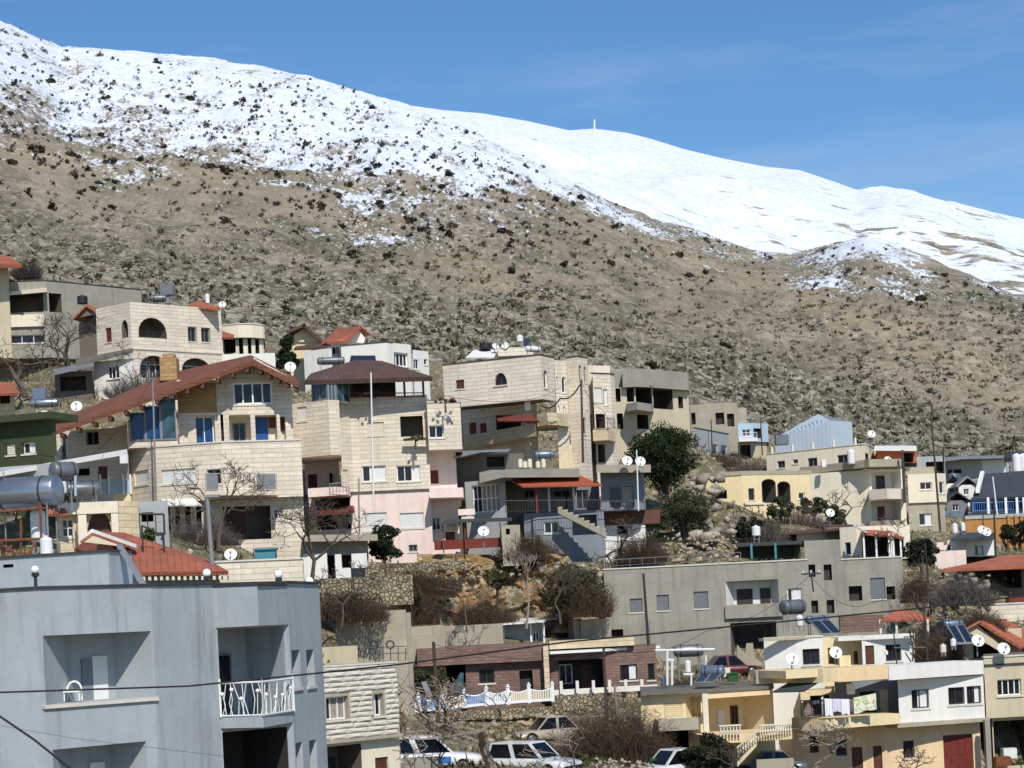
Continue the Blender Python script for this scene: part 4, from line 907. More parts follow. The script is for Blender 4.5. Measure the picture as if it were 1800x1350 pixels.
K = House('hut', 'small hut with a rust-red tiled roof at the left edge', Z1, 133); V = K.vol((100, 1075), left=[(-120, 0, -4)], mat='stone_gold', inner='recess_shade', back=3); V.op(0, (0, 1090, 70, 1150), 'open', .5, dark=True); K.build(); slabpart(K, [K.p(-120, 1085, 131.5), K.p(130, 1075, 131.5), K.p(90, 1000, 134.5), K.p(-120, 995, 134.5)], .15, 'roof', 'tile_red')
K = House('slope_shelter', 'dark corrugated shelter beside the arched stone house annex', Z1, 140, cat='shelter'); V = K.vol((380, 930), right=[(645, 0, 4)], mat='inner_dark', inner='recess_shade', back=3); V.op(0, (420, 960, 600, 1060), 'open', 1, dark=True); K.build(); slabpart(K, [K.p(360, 945, 138.5), K.p(655, 880, 138.5), K.p(655, 850, 142), K.p(420, 900, 142)], .1, 'roof', 'galv')
# ================================================================ upper left: grey concrete house
H = House('concrete_house', 'unplastered grey concrete house with two open loggias and a long blank side wall', Z1, 172)
V = H.vol((320, 292), left=[(40, 300)], right=[(440, 302), (985, 356)], mat='concrete', inner='inner_dark', back=9, bot=830, coping=CD)
V.op(0, (62, 378, 303, 512), 'open', 2.0); V.op(1, (342, 380, 430, 512), 'open', 2.0); V.op(0, (70, 670, 316, 727), 'win', .2, nv=3)
V2 = H.vol((52, 172), left=[(-260, 0, -6)], right=[(56, 0, 70)], D=170.5, mat='plaster_beige', back=6, bot=830)
V3 = H.vol((322, 824), left=[(-200, 0, 0)], mat='concrete_dark', D=174, back=5)
H.build()
m_ = MB(); m_.slab([H.p(-120, 178, 168), H.p(155, 178, 168), H.p(60, 118, 174), H.p(-120, 118, 174)], .3); part(m_, 'roof', 'tile_red', H.o)
slabpart(H, [H.p(30, 372, 171), H.p(325, 345, 170.5), H.p(325, 340, 173), H.p(30, 366, 173)], .3, 'roof_slab', 'plaster_cream')
a, d, L, n = V.wall(0); m_ = MB(); s0 = V.hit(0, *Z1(60, 570))[0]; z0, z1 = V.hit(0, *Z1(180, 615))[1], V.hit(0, *Z1(180, 530))[1]
m_.box(P3(a, d, n, s0, -.25, z0), d.to_3d() * (L - s0 - .3), -n.to_3d() * .24, (0, 0, z1 - z0)); part(m_, 'parapet', 'plaster_cream', H.o)
# ================================================================ upper left: stone house with arches
H = House('arch_window_house', 'cream stone house with one wide arched loggia and arched lower windows', Z1, 150)
V = H.vol((905, 440), left=[(668, 490)], right=[(1542, 488)], mat='stone_cream', inner='inner_dark', back=None, coping=None)
V.op(0, (735, 620, 778, 720), 'shut', frame='red_brown'); V.op(0, (850, 566, 893, 690), 'open', .7, arch=.6)
V.op(1, (966, 550, 1160, 690), 'open', 1.6, arch=1.1, rail=.45, back=[('door', .45, .62, 0, .6, {'mat': 'brown_wood'})])
V.op(1, (1312, 616, 1370, 714), 'win', .25, nv=2, grille=True, frame='shutter_grey'); V.op(1, (1405, 622, 1465, 718), 'win', .25, nv=2, grille=True, frame='shutter_grey')
V.op(1, (975, 815, 1180, 975), 'open', .9, arch=1.0, back=[('win', .0, .45, .05, .7, {'nv': 2}), ('win', .5, .95, .05, .7, {'nv': 2})]); V.op(1, (1270, 832, 1470, 980), 'open', .9, arch=.9, back=[('win', .1, .9, .05, .7, {'nv': 3})])
H.build()
for i in (0, 1):
    a, d, L, n = V.wall(i); zz = V.hit(1, *Z1(920, 770))[1]; m_ = MB(); m_.box(P3(a, d, n, -.02, -.07 - .003 * i, zz), d.to_3d() * (L + .04), -n.to_3d() * .068, (0, 0, .14)); part(m_, 'string_course', 'stone_pale', H.o)
W = House('grey_annex', 'pale grey annex with one white window below the arched stone house', Z1, 141)
V = W.vol((920, 835), left=[(650, 0, -14)], right=[(940, 0, 60)], mat='plaster_white', back=4); V.op(0, (752, 884, 832, 975), 'win', nv=3, sill=.1); W.build()
m_ = MB(); q = [P(*Z1(530, 870), 140.5), P(*Z1(925, 775), 140.5), P(*Z1(925, 760), 146), P(*Z1(530, 840), 147)]; m_.slab(q, .2); part(m_, 'roof', 'concrete_dark', W.o)
G = House('wooden_shed', 'dark wooden shed with a small orange tiled gable roof beside the arched stone house', Z1, 157)
V = G.vol((665, 530), left=[(545, 0, 0)], mat='inner_dark', back=4); G.build()
A3, B3, C3 = G.p(600, 455, 155.5), G.p(500, 555, 155.5), G.p(690, 515, 155.5); up = Vector((1.5, 5.5, .0))
for pz in ((A3, B3), (A3, C3)): m_ = MB(); m_.slab([pz[0], pz[1], pz[1] + up, pz[0] + up], .15); part(m_, 'roof', 'tile_orange', G.o)
m_ = MB(); m_.face([A3 + Vector((0, .3, 0)), B3 + Vector((0, .3, 0)), C3 + Vector((0, .3, 0))]); part(m_, 'gable', 'inner_dark', G.o)
barrel(575, 425, 162, .43, .66, 'black plastic water tank above the wooden shed', 'tank_black', Z1)
solar(1105, 415, 156, 1.2, .56, 'dark drum heater on the arched stone house roof', 'tank_grey', 8, legs=.3, panel=False, z=Z1)
o = ptop(Z1, 1115, 312, 1205, 388, 157, 'water_cistern', 'grey box cistern above the dark drum heater', 'cistern', 'tank_grey', .8); part(pbox(Z1, 1150, 388, 1180, 450, 157.2, .3), 'leg', 'galv', o)
dish(1553, 456, 156, 26, 'white satellite dish at the right end of the arched stone house roof', z=Z1, foot=.8)
barrel(1448, 418, 158, .18, .75, 'white boiler beside the orange roof strip', 'tank_white', Z1)
m_ = MB(); m_.slab([P(*Z1(1310, 458), 154), P(*Z1(1540, 484), 153.5), P(*Z1(1480, 462), 158), P(*Z1(1380, 432), 160)], .2); tag(part(m_, 'roof_strip', 'tile_orange', None, loc=tuple(P(*Z1(1400, 480), 155))), 'strip of orange tiled roof behind the arched stone house parapet', 'roof')
# ================================================================ house with curved parapet
H = House('curved_house', 'cream house with a curved parapet and slim pillars beside the arched stone house', Z2, 158)
V = H.vol((230, 358), left=[(120, 0, -14)], right=[(330, 0, 18), (400, 0, 45), (414, 0, 65)], mat='plaster_cream', inner='inner_dark', back=6, bot=450, coping=CL)
V2 = H.vol((230, 450), left=[(125, 0, -10)], right=[(330, 0, 16), (395, 0, 40), (408, 0, 60)], mat='plaster_cream', inner='inner_dark', D=158.6, back=5)
V2.op(0, (135, 462, 215, 560), 'open', 1.5, dark=True); V2.op(1, (236, 458, 268, 565), 'open', 1., dark=True); V2.op(1, (300, 458, 325, 565), 'open', 1., dark=True); V2.op(2, (352, 462, 380, 565), 'open', .8, dark=True)
H.build(); m_ = MB(); m_.slab([H.p(120, 448, 155), H.p(205, 450, 156), H.p(205, 430, 158), H.p(125, 405, 158)], .15); part(m_, 'awning', 'tile_red', H.o)
V4 = H.vol((125, 365), left=[(110, 0, 0)], mat='plaster_beige', D=160) if False else None
B = House('parapet_wall', 'low white parapet wall below the curved house', Z2, 152, cat='wall'); B.vol((120, 568), right=[(490, 0, 8)], mat='plaster_white', back=.5); B.build()
# ================================================================ yellow gabled house
H = House('gable_house', 'pale yellow gabled house behind the dark conifer', Z2, 178)
V = H.vol((830, 470), left=[(585, 0, 0)], mat='plaster_yellow', back=7, bot=None); H.build()
A3, B3, C3 = H.p(695, 352, 176.8), H.p(575, 400, 176.8), H.p(835, 480, 176.8)
for q in (B3, C3): m_ = MB(); m_.slab([A3, q, q + Vector((0, 8, 0)), A3 + Vector((0, 8, 0))], .25); part(m_, 'roof', 'tile_dark', H.o)
m_ = MB(); m_.face([A3 + Vector((0, 1, -.2)), B3 + Vector((.6, 1, -.2)), H.p(590, 480, 177.8), H.p(830, 480, 177.8)]); part(m_, 'gable', 'plaster_yellow', H.o)
m_ = MB(); m_.slab([H.p(620, 525, 172), H.p(860, 515, 172), H.p(855, 488, 177), H.p(640, 510, 177)], .2); part(m_, 'porch_roof', 'tile_dark', H.o)
# ================================================================ white house with red gable roof
H = House('white_house', 'white flat-roofed house with a red tiled gable roof at its back', Z2, 166)
V = H.vol((1270, 482), left=[(950, 510)], right=[(1312, 488)], mat='plaster_white', back=6, coping=CD); 
V2 = H.vol((1312, 487), right=[(1432, 500), (1440, 0, 70)], D=167, mat='plaster_white', back=6); V2.op(0, (1322, 556, 1422, 650), 'win', .3, nv=4, nh=1, t=.1)
V3 = H.vol((1450, 535), right=[(1560, 548)], D=171, mat='plaster_white', back=5); V3.op(0, (1455, 602, 1495, 670), 'win', nv=2); V3.op(0, (1530, 600, 1555, 640), 'win', nv=1)
V4 = H.vol((860, 525), left=[(690, 548)], right=[(885, 0, 60)], D=165, mat='plaster_white', back=5)
V5 = H.vol((880, 490), right=[(1010, 0, 10)], D=169.5, mat='plaster_white', back=4); V5.op(0, (885, 512, 945, 570), 'win', nv=2, curtain='curtain')
H.build()
A3, B3, C3 = H.p(1085, 372, 168.6), H.p(850, 482, 167), H.p(1150, 425, 168.6); A4 = H.p(920, 385, 175)
m_ = MB(); m_.slab([A3, H.p(985, 475, 167), B3, A4], .22); part(m_, 'roof', 'tile_red', H.o)
m_ = MB(); m_.slab([A3, C3, C3 + Vector((-5, 6, 0)), A4], .22); part(m_, 'roof', 'tile_red', H.o)
m_ = MB(); m_.face([A3 + Vector((-.2, .4, -.2)), H.p(1000, 480, 169), H.p(1105, 490, 169), C3 + Vector((-.4, .4, -.3))]); part(m_, 'gable', 'plaster_white', H.o)
solar(880, 612, 150, 2.0, .55, 'long grey drum heater on the flat roof below the white house', 'tank_grey', 6, legs=.35, panel=False, z=Z2)
dish(597, 653, 146, 40, 'large white satellite dish below the dark conifer', z=Z2, foot=.8)
m_ = MB(); m_.slab([P(*Z2(1005, 640), 150), P(*Z2(1200, 640), 150), P(*Z2(1190, 575), 151), P(*Z2(1020, 575), 151)], .08); tag(part(m_, 'tilted_collector', 'panel_dark', None, loc=tuple(P(*Z2(1100, 640), 150))), 'dark tilted solar collector behind the brown pavilion roof', 'collector')
# ================================================================ stone and pink house with the roof pavilion
H = House('pink_house', 'tall house of cream stone over pink plaster with a flagpole-like white pole in front', Z6, 128)
H.o['label'] = 'tall house with cream stone storeys above a pink plastered base'
V = H.vol((405, 78), left=[(338, 0, 52)], right=[(888, 0, 3)], mat='stone_cream', inner='inner_dark', back=9, bot=657, coping=CL)
V.op(1, (518, 220, 622, 304), 'shut', frame='shutter_cream'); V.op(1, (724, 182, 865, 310), 'open', 1.3, back=[('door', .48, .98, .02, .98, {'mat': 'inner_dark'})])
V.op(1, (486, 492, 634, 590), 'win', .2, nv=2, curtain='curtain_white'); V.op(1, (702, 492, 848, 590), 'win', .2, nv=3, curtain='curtain_white')
V.op(0, (343, 515, 398, 610), 'shut', frame='shutter_cream')
VB = H.vol((272, 82), left=[(30, 0, -30)], right=[(340, 0, 30)], mat='stone_cream', D=125.6, back=4.5, bot=425)
VB.op(0, (80, 124, 140, 214), 'shut', frame='shutter_white')
VP = H.vol((412, 657), left=[(150, 0, -6)], right=[(912, 0, 3)], mat='plaster_pink', inner='inner_dark', D=128.2, back=8)
VP.op(1, (490, 786, 640, 900), 'shut'); VP.op(1, (722, 786, 870, 882), 'shut'); VP.op(1, (776, 986, 830, 1028), 'win', nv=2, frame='shutter_grey')
VP.op(0, (195, 690, 425, 760), 'open', 1.5, dark=True); VP.op(0, (205, 800, 430, 890), 'open', 1.2, dark=True, back=[('door', .5, .75, 0, 1, {'mat': 'shutter_white'})])
VQ = H.vol((338, 425), left=[(122, 0, -16)], mat='plaster_pink', inner='inner_dark', D=130.5, back=5, bot=660); VQ.op(0, (145, 545, 204, 630), 'shut', frame='brown_wood'); VQ.op(0, (270, 530, 330, 612), 'win', nv=2, curtain='curtain_white')
VC = H.vol((888, 100), right=[(1097, 0, 12)], mat='stone_cream', D=127.4, back=8, bot=395, coping=CL); VC.op(0, (893, 242, 994, 318), 'win', .2, nv=2)
VD = H.vol((895, 395), right=[(1068, 0, 12)], mat='plaster_pink', inner='inner_dark', D=129.6, back=6); VD.op(0, (908, 520, 962, 604), 'shut', frame='red_brown'); VD.op(0, (922, 812, 976, 895), 'win', nv=2)
H.build()
q = [H.p(905, 645, 126.6), H.p(1115, 640, 127.6), H.p(1110, 630, 131), H.p(905, 632, 130)]; m_ = MB(); m_.box(q[0] + Vector((0, 0, -.5)), q[1] - q[0], Vector((0, 3, 0)), (0, 0, .62)); part(m_, 'balcony', 'plaster_pink', H.o)
q = [H.p(148, 690, 125.2), H.p(395, 672, 125.6)]; m_ = MB(); m_.box(q[0], q[1] - q[0], Vector((0, 3, 0)), Vector((0, 0, .55))); part(m_, 'balcony', 'plaster_pink', H.o)
rail(H.o, [H.p(285, 665, 125.3), H.p(390, 655, 125.3)], .6, 'galv', .2)
m_ = MB(); m_.slab([H.p(190, 795, 124.6), H.p(440, 775, 124.6), H.p(430, 740, 128), H.p(205, 750, 128)], .12); part(m_, 'awning', 'awning_maroon', H.o)
ppart(H, Z6, 1085, 762, 1190, 800, 128, 'planter', 'plaster_pink', .5)
# planter box at the recess
ppart(H, Z6, 742, 318, 895, 332, 127.4, 'window_planter', 'brown_wood', .35)
# pavilion on the roof
e = [P(*Z2(698, 748), 125.5), P(*Z2(1590, 722), 126.5), P(*Z2(1490, 690), 136), P(*Z2(740, 700), 136)]
hip(H, e, [P(*Z2(1052, 606), 130.6), P(*Z2(1235, 612), 130.8)], .3, 'tile_dark')
for u, v in ((1388, 865), (1520, 865), (1146, 868), (1015, 870)):
    m_ = MB(); c = P(*Z2(u, v), 127.6); m_.box(c, (.14, 0, 0), (0, .12, 0), (0, 0, 1.35)); part(m_, 'post', 'brown_wood', H.o)
rail(H.o, [P(*Z2(1015, 872), 127.6), P(*Z2(1530, 868), 128.2)], .3, 'red_brown', .2, .02)
for u0, u1, Da, Db in ((748, 858, 127.0, 125.8), (862, 918, 125.8, 125.9), (922, 1015, 125.9, 127.2)):
    a_, b_ = P(*Z2(u0, 900), Da), P(*Z2(u1, 900), Db); av = v2(a_); dd = v2(b_) - av; LL = dd.length; dd = dd / LL; nn = Vector((dd.y, -dd.x))
    g = part(frame_mesh(av, dd, nn, 0, LL, a_.z, a_.z + 1.45, 0, 2, 1, .1), 'glazing', 'shutter_grey', H.o); part(quad(av, dd, nn, .02, LL - .02, a_.z + .02, a_.z + 1.43, .03), 'pane', 'glass_green', g)
ppart(H, Z2, 1000, 690, 1330, 880, 133, 'back_wall', 'recess_shade', .2)
pole(657, 900, 652, 655, 122, .06, 'tall white pole in front of the pink based house', 'tank_white', 'mast', 'mast')
# grey rubble building beside it, and the shed roofs on the terrace
# ================================================================ central stone apartment house
H = House('stone_apartment', 'big cream stone apartment house with arched windows, corner balconies and a stair tower', Z3, 137)
V = H.vol((745, 226), left=[(135, 291)], right=[(832, 244)], mat='stone_cream', inner='inner_dark', back=None, bot=503, coping=CD)
V.op(0, (217, 383, 270, 438), 'shut', frame='brown_wood'); V.op(0, (457, 338, 536, 415), 'win', .25, arch=.75, nv=2, frame='brown_wood', sill=.08)
V.op(1, (766, 322, 791, 432), 'win', .2, arch=.35, nv=1)
VL = H.vol((640, 505), left=[(240, 0, -44)], right=[(720, 0, 46)], mat='stone_cream', inner='inner_dark', D=139.5, back=8)
VL.op(0, (300, 650, 346, 722), 'shut', frame='red_brown'); VL.op(0, (366, 652, 410, 724), 'shut', frame='red_brown'); VL.op(0, (470, 610, 625, 716), 'open', 1.2, dark=True)
V2 = H.vol((905, 263), left=[(832, 0, 30)], right=[(912, 0, 60)], D=139.2, mat='stone_cream', inner='inner_dark', back=5); V2.op(0, (836, 360, 856, 455), 'win', arch=.3, nv=1); V2.op(0, (880, 362, 903, 462), 'win', arch=.3, nv=1); V2.op(0, (838, 540, 868, 622), 'win', arch=.4, nv=2); V2.op(0, (890, 545, 903, 632), 'win', arch=.2, nv=1); V2.op(0, (840, 720, 860, 775), 'open', .6, dark=True)
V3 = H.vol((975, 236), left=[(905, 0, -34)], right=[(1036, 0, 56)], D=140, mat='stone_cream', inner='inner_dark', back=6, coping=CD)
V3.op(1, (986, 290, 1002, 380), 'win', .2, arch=.25, nv=1, frame='brown_wood'); V3.op(1, (1017, 300, 1032, 398), 'win', .2, arch=.25, nv=1, frame='brown_wood'); V3.op(1, (1028, 455, 1036, 565), 'win', nv=1); V3.op(1, (1010, 620, 1030, 720), 'win', nv=1, frame='brown_wood')
V4 = H.vol((1040, 290), right=[(1075, 0, 50), (1180, 0, 20)], D=146, mat='plaster_cream', inner='inner_dark', back=6); 
V5 = H.vol((1070, 342), right=[(1180, 0, 34), (1205, 0, 60)], D=145, mat='stone_cream', inner='inner_dark', back=5, coping=CD)
V5.op(0, (1072, 430, 1132, 520), 'shut', frame='shutter_white'); V5.op(0, (1140, 440, 1165, 540), 'win', curtain='curtain_white'); V5.op(0, (1092, 595, 1150, 690), 'open', 1.2, dark=True); V5.op(0, (1105, 785, 1150, 900), 'open', .8, back=[('door', .1, .9, 0, .9, {'mat': 'red_brown'})])
H.build()
def bal(H, z, pts, v_top_h, name, mat, h):
    m_ = MB(); q = [P(*z(u, v), D) for u, v, D in pts]; m_.prism([(p.x, p.y) for p in q], q[0].z - h, q[0].z); return part(m_, name, mat, H.o)
bal(H, Z3, [(722, 600, 137.6), (790, 612, 136.4), (845, 606, 137), (920, 615, 138.6), (920, 615, 141), (722, 600, 141)], 0, 'balcony', 'stone_gold', px(Z3, 75, 138))
bal(H, Z3, [(270, 735, 143.5), (715, 725, 136.4), (722, 725, 138.5), (280, 735, 145.5)], 0, 'balcony', 'stone_gold', px(Z3, 78, 137))
bal(H, Z3, [(1072, 690, 143.5), (1165, 690, 143.2), (1212, 690, 145.2), (1200, 690, 147), (1070, 690, 147)], 0, 'balcony', 'stone_gold', px(Z3, 75, 144))
m_ = MB(); m_.slab([H.p(463, 605, 140), H.p(690, 597, 137.6), H.p(738, 640, 135.6), H.p(480, 640, 138.6)], .1); part(m_, 'awning', 'awning_maroon', H.o)
m_ = MB(); m_.prism([tuple(H.p(862, 900, 137)[:2]), tuple(H.p(945, 900, 137.5)[:2]), tuple(H.p(945, 900, 139)[:2])], H.p(900, 935, 137).z, [H.p(862, 885, 137).z, H.p(935, 775, 137).z, H.p(935, 775, 137).z]); part(m_, 'buttress', 'plaster_yellow', H.o)
rail(H.o, [H.p(1075, 690, 143.4), H.p(1165, 690, 143.1), H.p(1210, 690, 145.1)], .8, 'dark_metal', .25)
ppart(H, Z3, 480, 178, 700, 232, 143, 'stair_head', 'stone_cream', 3)
m_ = MB(); m_.slab([H.p(280, 240, 142), H.p(455, 240, 142), H.p(480, 192, 144.5), H.p(330, 196, 144.5)], .1); tag(part(m_, 'white_canopy', 'sheet_white', None, loc=tuple(H.p(380, 240, 143))), 'white sheet canopy on the stone apartment roof', 'canopy')
barrel(402, 172, 144, .45, .45, 'black plastic tank on the stone apartment roof', 'tank_black', Z3); dish(466, 172, 143, 22, 'small white dish beside the black roof tank', z=Z3, foot=.3, face=(.5, -1, .5)); dish(525, 168, 143, 25, 'cream dish above the stair head of the stone apartment house', z=Z3, foot=.3, face=(-.4, -1, .5))
barrel(617, 125, 143, .24, .48, 'white globe tank on the dark stand above the stone apartment', 'tank_white', Z3, legs=.3); ptop(Z3, 640, 125, 685, 178, 144, 'vent_box', 'dark roof box beside the white globe tank', 'box', 'panel_dark', .5)
solar(700, 190, 141, 1.2, .4, 'white drum heater at the stone apartment roof corner', 'tank_white', 40, legs=.2, panel=False, z=Z3)
ptop(Z3, 648, 518, 684, 572, 138.2, 'air_conditioner', 'white air conditioner below the stone apartment overhang', 'air conditioner', 'shutter_white', .35)
pole(1012, 900, 1000, 380, 136, .09, 'wooden pole standing against the stone apartment stair tower', 'wood_pole', z=Z3); pole(262, 800, 240, 510, 133, .1, 'dark pipe pole beside the stone apartment left wall', 'dark_metal', 'pipe_pole', 'pole', z=Z3)
# rooftop terrace of the building behind the pink house
# ================================================================ unfinished concrete apartment
H = House('unfinished_house', 'half-finished grey concrete apartment block with open window holes behind the pine', Z3, 160)
V = H.vol((1335, 310), left=[(1255, 0, -10)], right=[(1442, 0, 40), (1668, 0, 46)], mat='concrete', inner='inner_dark', back=7, bot=425, coping=None)
V2 = H.vol((1335, 425), left=[(1190, 0, 0)], right=[(1442, 0, 40), (1668, 0, 46)], D=160.8, mat='plaster_beige', inner='concrete_dark', back=6)
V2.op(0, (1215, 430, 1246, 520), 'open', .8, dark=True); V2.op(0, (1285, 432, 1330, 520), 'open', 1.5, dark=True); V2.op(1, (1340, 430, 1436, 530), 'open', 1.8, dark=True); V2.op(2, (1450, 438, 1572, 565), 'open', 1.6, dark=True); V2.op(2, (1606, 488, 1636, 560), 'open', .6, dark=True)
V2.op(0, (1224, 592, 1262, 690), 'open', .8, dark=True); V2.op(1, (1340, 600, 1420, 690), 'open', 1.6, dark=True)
V3 = H.vol((1255, 315), left=[(1188, 0, 6)], D=162.5, mat='concrete', back=4, bot=500)
H.build(); bal(H, Z3, [(1280, 532, 159), (1350, 538, 158), (1450, 530, 160.4), (1445, 530, 162.5), (1280, 532, 162)], 0, 'balcony', 'concrete', px(Z3, 48, 159))
m_ = MB(); m_.prism([tuple(H.p(u, 560, D)[:2]) for u, D in ((1440, 160.8), (1448, 160.2), (1448, 162.5), (1440, 162.5))], H.p(1444, 560, 161).z, H.p(1444, 420, 161).z); part(m_, 'fin_wall', 'concrete', H.o)
# ================================================================ grey house with the red awning
H = House('veranda_house', 'blue-grey flat-roofed house with an orange-red awning over its veranda', Z3, 129)
V = H.vol((522, 1000), left=[(272, 0, -26)], mat='plaster_grey', inner='inner_dark', back=6, right=[(526, 0, 70)]); V.op(0, (318, 1036, 488, 1208), 'win', .25, nv=6, nh=2, t=.07, sill=0, curtain='curtain')
V2 = H.vol((525, 1045), right=[(1112, 0, 4)], D=132, mat='plaster_bluegrey', inner='inner_dark', back=5, bot=1215)
for r in ((540, 1075, 625, 1205), (640, 1070, 715, 1205), (830, 1070, 935, 1205), (970, 1070, 1050, 1205)): V2.op(0, r, 'win', .15, nv=2, frame='shutter_grey', sill=0)
V3 = H.vol((1118, 960), right=[(1345, 0, 3), (1392, 0, 40)], D=129.5, mat='plaster_bluegrey', back=6, bot=1202); V3.op(0, (1175, 1046, 1330, 1180), 'win', .2, nv=2, nh=1, curtain='curtain', frame='shutter_grey', sill=0)
V4 = H.vol((720, 1212), left=[(640, 0, -10)], right=[(1142, 0, 3)], D=129, mat='plaster_bluegrey', inner='plaster_bluegrey', back=6); V4.op(1, (770, 1270, 862, 1340), 'win', nv=2); V4.op(1, (945, 1225, 1100, 1350), 'open', 1.5)
V5 = H.vol((1142, 1206), right=[(1492, 0, 8)], D=131, mat='brown_wood', inner='inner_dark', back=5, bot=1292); V6 = H.vol((1142, 1292), right=[(1400, 0, 8)], D=131.1, mat='plaster_white', inner='inner_dark', back=5); V6.op(0, (1225, 1275, 1290, 1345), 'open', .6, dark=True)
H.build()
slabpart(H, [H.p(365, 985, 126.5), H.p(505, 950, 127.2), H.p(990, 948, 128.4), H.p(990, 935, 134), H.p(365, 940, 134)], px(Z3, 42, 128), 'roof_slab', 'concrete')
slabpart(H, [H.p(1095, 920, 127.6), H.p(1435, 918, 128), H.p(1435, 912, 133), H.p(1095, 912, 133)], px(Z3, 42, 128), 'roof_slab', 'concrete_warm')
m_ = MB(); m_.slab([H.p(515, 985, 130.4), H.p(985, 975, 130.8), H.p(1135, 1040, 127.6), H.p(632, 1048, 127)], .08); part(m_, 'awning', 'awning_red', H.o)
for u in (722, 800, 955): ppart(H, Z3, u - 6, 1045, u + 6, 1212, 127.6 if u == 722 else 130, 'post', 'red_brown' if u == 722 else 'white_frame', .12)
rail(H.o, [H.p(530, 1210, 127.6), H.p(1112, 1205, 128.2)], .75, 'dark_metal', .18); rail(H.o, [H.p(1122, 1200, 128.6), H.p(1395, 1200, 128.8)], .62, 'dark_metal', .18)
m_ = MB(); a_, b_ = H.p(855, 1215, 127.4), H.p(1160, 1370, 126.2); m_.box(a_, b_ - a_, Vector((0, .9, 0)), Vector((0, 0, .4))); part(m_, 'stair_flight', 'concrete_warm', H.o)
for i in range(9):
    t0 = a_.lerp(b_, (i + .5) / 9); m_ = MB(); m_.box(t0 + Vector((-.12, .05, .38)), (.26, 0, 0), (0, .8, 0), (0, 0, .12)); part(m_, 'step', 'concrete_warm', H.o)
dish(1288, 886, 127, 33, 'left white dish of the pair on the veranda house roof', z=Z3, foot=.05); dish(1370, 890, 127, 33, 'right white dish of the pair, against the white pipe', z=Z3, foot=.05); H_ = None
pole(1358, 1200, 1346, 820, 126.5, .05, 'white pipe mast beside the two dishes on the veranda house', 'tank_white', 'mast', 'mast', z=Z3)
solar(770, 850, 131, 1.25, .52, 'grey drum heater on the veranda house roof', 'tank_blue', 6, legs=.5, z=Z3, panel=False)
for k, u in enumerate((620, 650, 680, 730, 765)): barrel(u, 905 + (k % 2) * 8, 129, .15, .42 if k % 2 else .55, ['cream garden pot at the left end of the row on the veranda roof', 'tall cream pot second in the row on the veranda roof', 'cream pot in the middle of the row on the veranda roof', 'cream pot beside the drum heater stand', 'small cream pot nearest the drum heater pipe'][k], 'plaster_cream', Z3, cat='pot')
S_ = House('terrace_shed', 'dark lean-to shed of boards on the terrace beside the veranda house', Z3, 131)
V = S_.vol((380, 850), left=[(205, 0, -20)], right=[(640, 0, 8)], mat='concrete_dark', inner='inner_dark', back=3, base=None); V.op(1, (410, 862, 520, 925), 'open', .8, dark=True); S_.build()
m_ = MB(); m_.slab([S_.p(205, 865, 129.6), S_.p(375, 825, 129.2), S_.p(545, 822, 129.8), S_.p(560, 812, 134), S_.p(210, 830, 134)], .1); part(m_, 'roof', 'galv', S_.o)
# ================================================================ far right upper houses
H = House('hillside_house', 'raw concrete hillside house with two square window holes', Z4, 205)
V = H.vol((275, 138), left=[(95, 0, -14)], right=[(335, 0, 35)], mat='concrete_warm', inner='inner_dark', back=6); V.op(0, (226, 190, 270, 250), 'open', .5, dark=True); V.op(1, (285, 195, 322, 260), 'open', .5, dark=True); V.op(0, (100, 190, 124, 250), 'open', .6, dark=True)
H.build(); ppart(H, Z4, 340, 165, 385, 290, 208, 'stair_tower', 'concrete_warm', 3)
H = House('grey_cottage', 'small grey cottage with two dark windows below the raw concrete house', Z4, 192)
V = H.vol((292, 300), left=[(120, 268)], mat='plaster_grey', inner='inner_dark', back=5, coping=CD); V.op(0, (206, 350, 238, 402), 'win', nv=1); V.op(0, (254, 356, 286, 406), 'win', nv=1); H.build()
H = House('blue_balcony_house', 'light blue house with a small balcony and brown ground floor', Z4, 198)
V = H.vol((340, 245), right=[(410, 0, 10), (492, 0, 40)], mat='plaster_sky', inner='inner_dark', back=5, bot=340); V.op(0, (362, 275, 405, 310), 'win', nv=2); V.op(1, (420, 270, 460, 320), 'open', .6, dark=True)
V2 = H.vol((340, 340), right=[(410, 0, 10), (485, 0, 40)], D=198.4, mat='plaster_beige', inner='inner_dark', back=4); V2.op(0, (352, 355, 405, 420), 'open', .8, dark=True)
H.build(); slabpart(H, [H.p(345, 325, 196.5), H.p(440, 322, 197), H.p(440, 315, 200), H.p(345, 318, 200)], .25, 'balcony_slab', 'white_frame'); rail(H.o, [H.p(348, 324, 196.7), H.p(438, 321, 197.2)], .6, 'white_frame', .2)
H = House('metal_shed', 'pale blue corrugated metal barn with a gabled end', Z4, 186, cat='barn'); H.place if False else None
V = H.vol((812, 300), left=[(528, 0, -16)], right=[(925, 0, 30)], mat='shed_metal', back=10); H.build()
a0 = V.pts[0]; a1 = V.pts[1]; a2 = V.pts[2]; top = P(*Z4(745, 200), 188); rt = P(*Z4(812, 230), 186)
m_ = MB(); q = [Vector((a0.x, a0.y, V.zt)), Vector((a1.x, a1.y, V.zt)), Vector((a1.x, a1.y, rt.z)), Vector((top.x, top.y - .6, top.z))]; m_.face(q); m_.face([p + Vector((0, .3, 0)) for p in q][::-1]); part(m_, 'gable', 'shed_metal', H.o)
q2 = [Vector((a1.x, a1.y, V.zt)), Vector((a2.x, a2.y, V.zt)), Vector((a2.x, a2.y, rt.z - .1)), Vector((a1.x, a1.y, rt.z))]; m_ = MB(); m_.face(q2); part(m_, 'side_sheet', 'shed_metal', H.o)
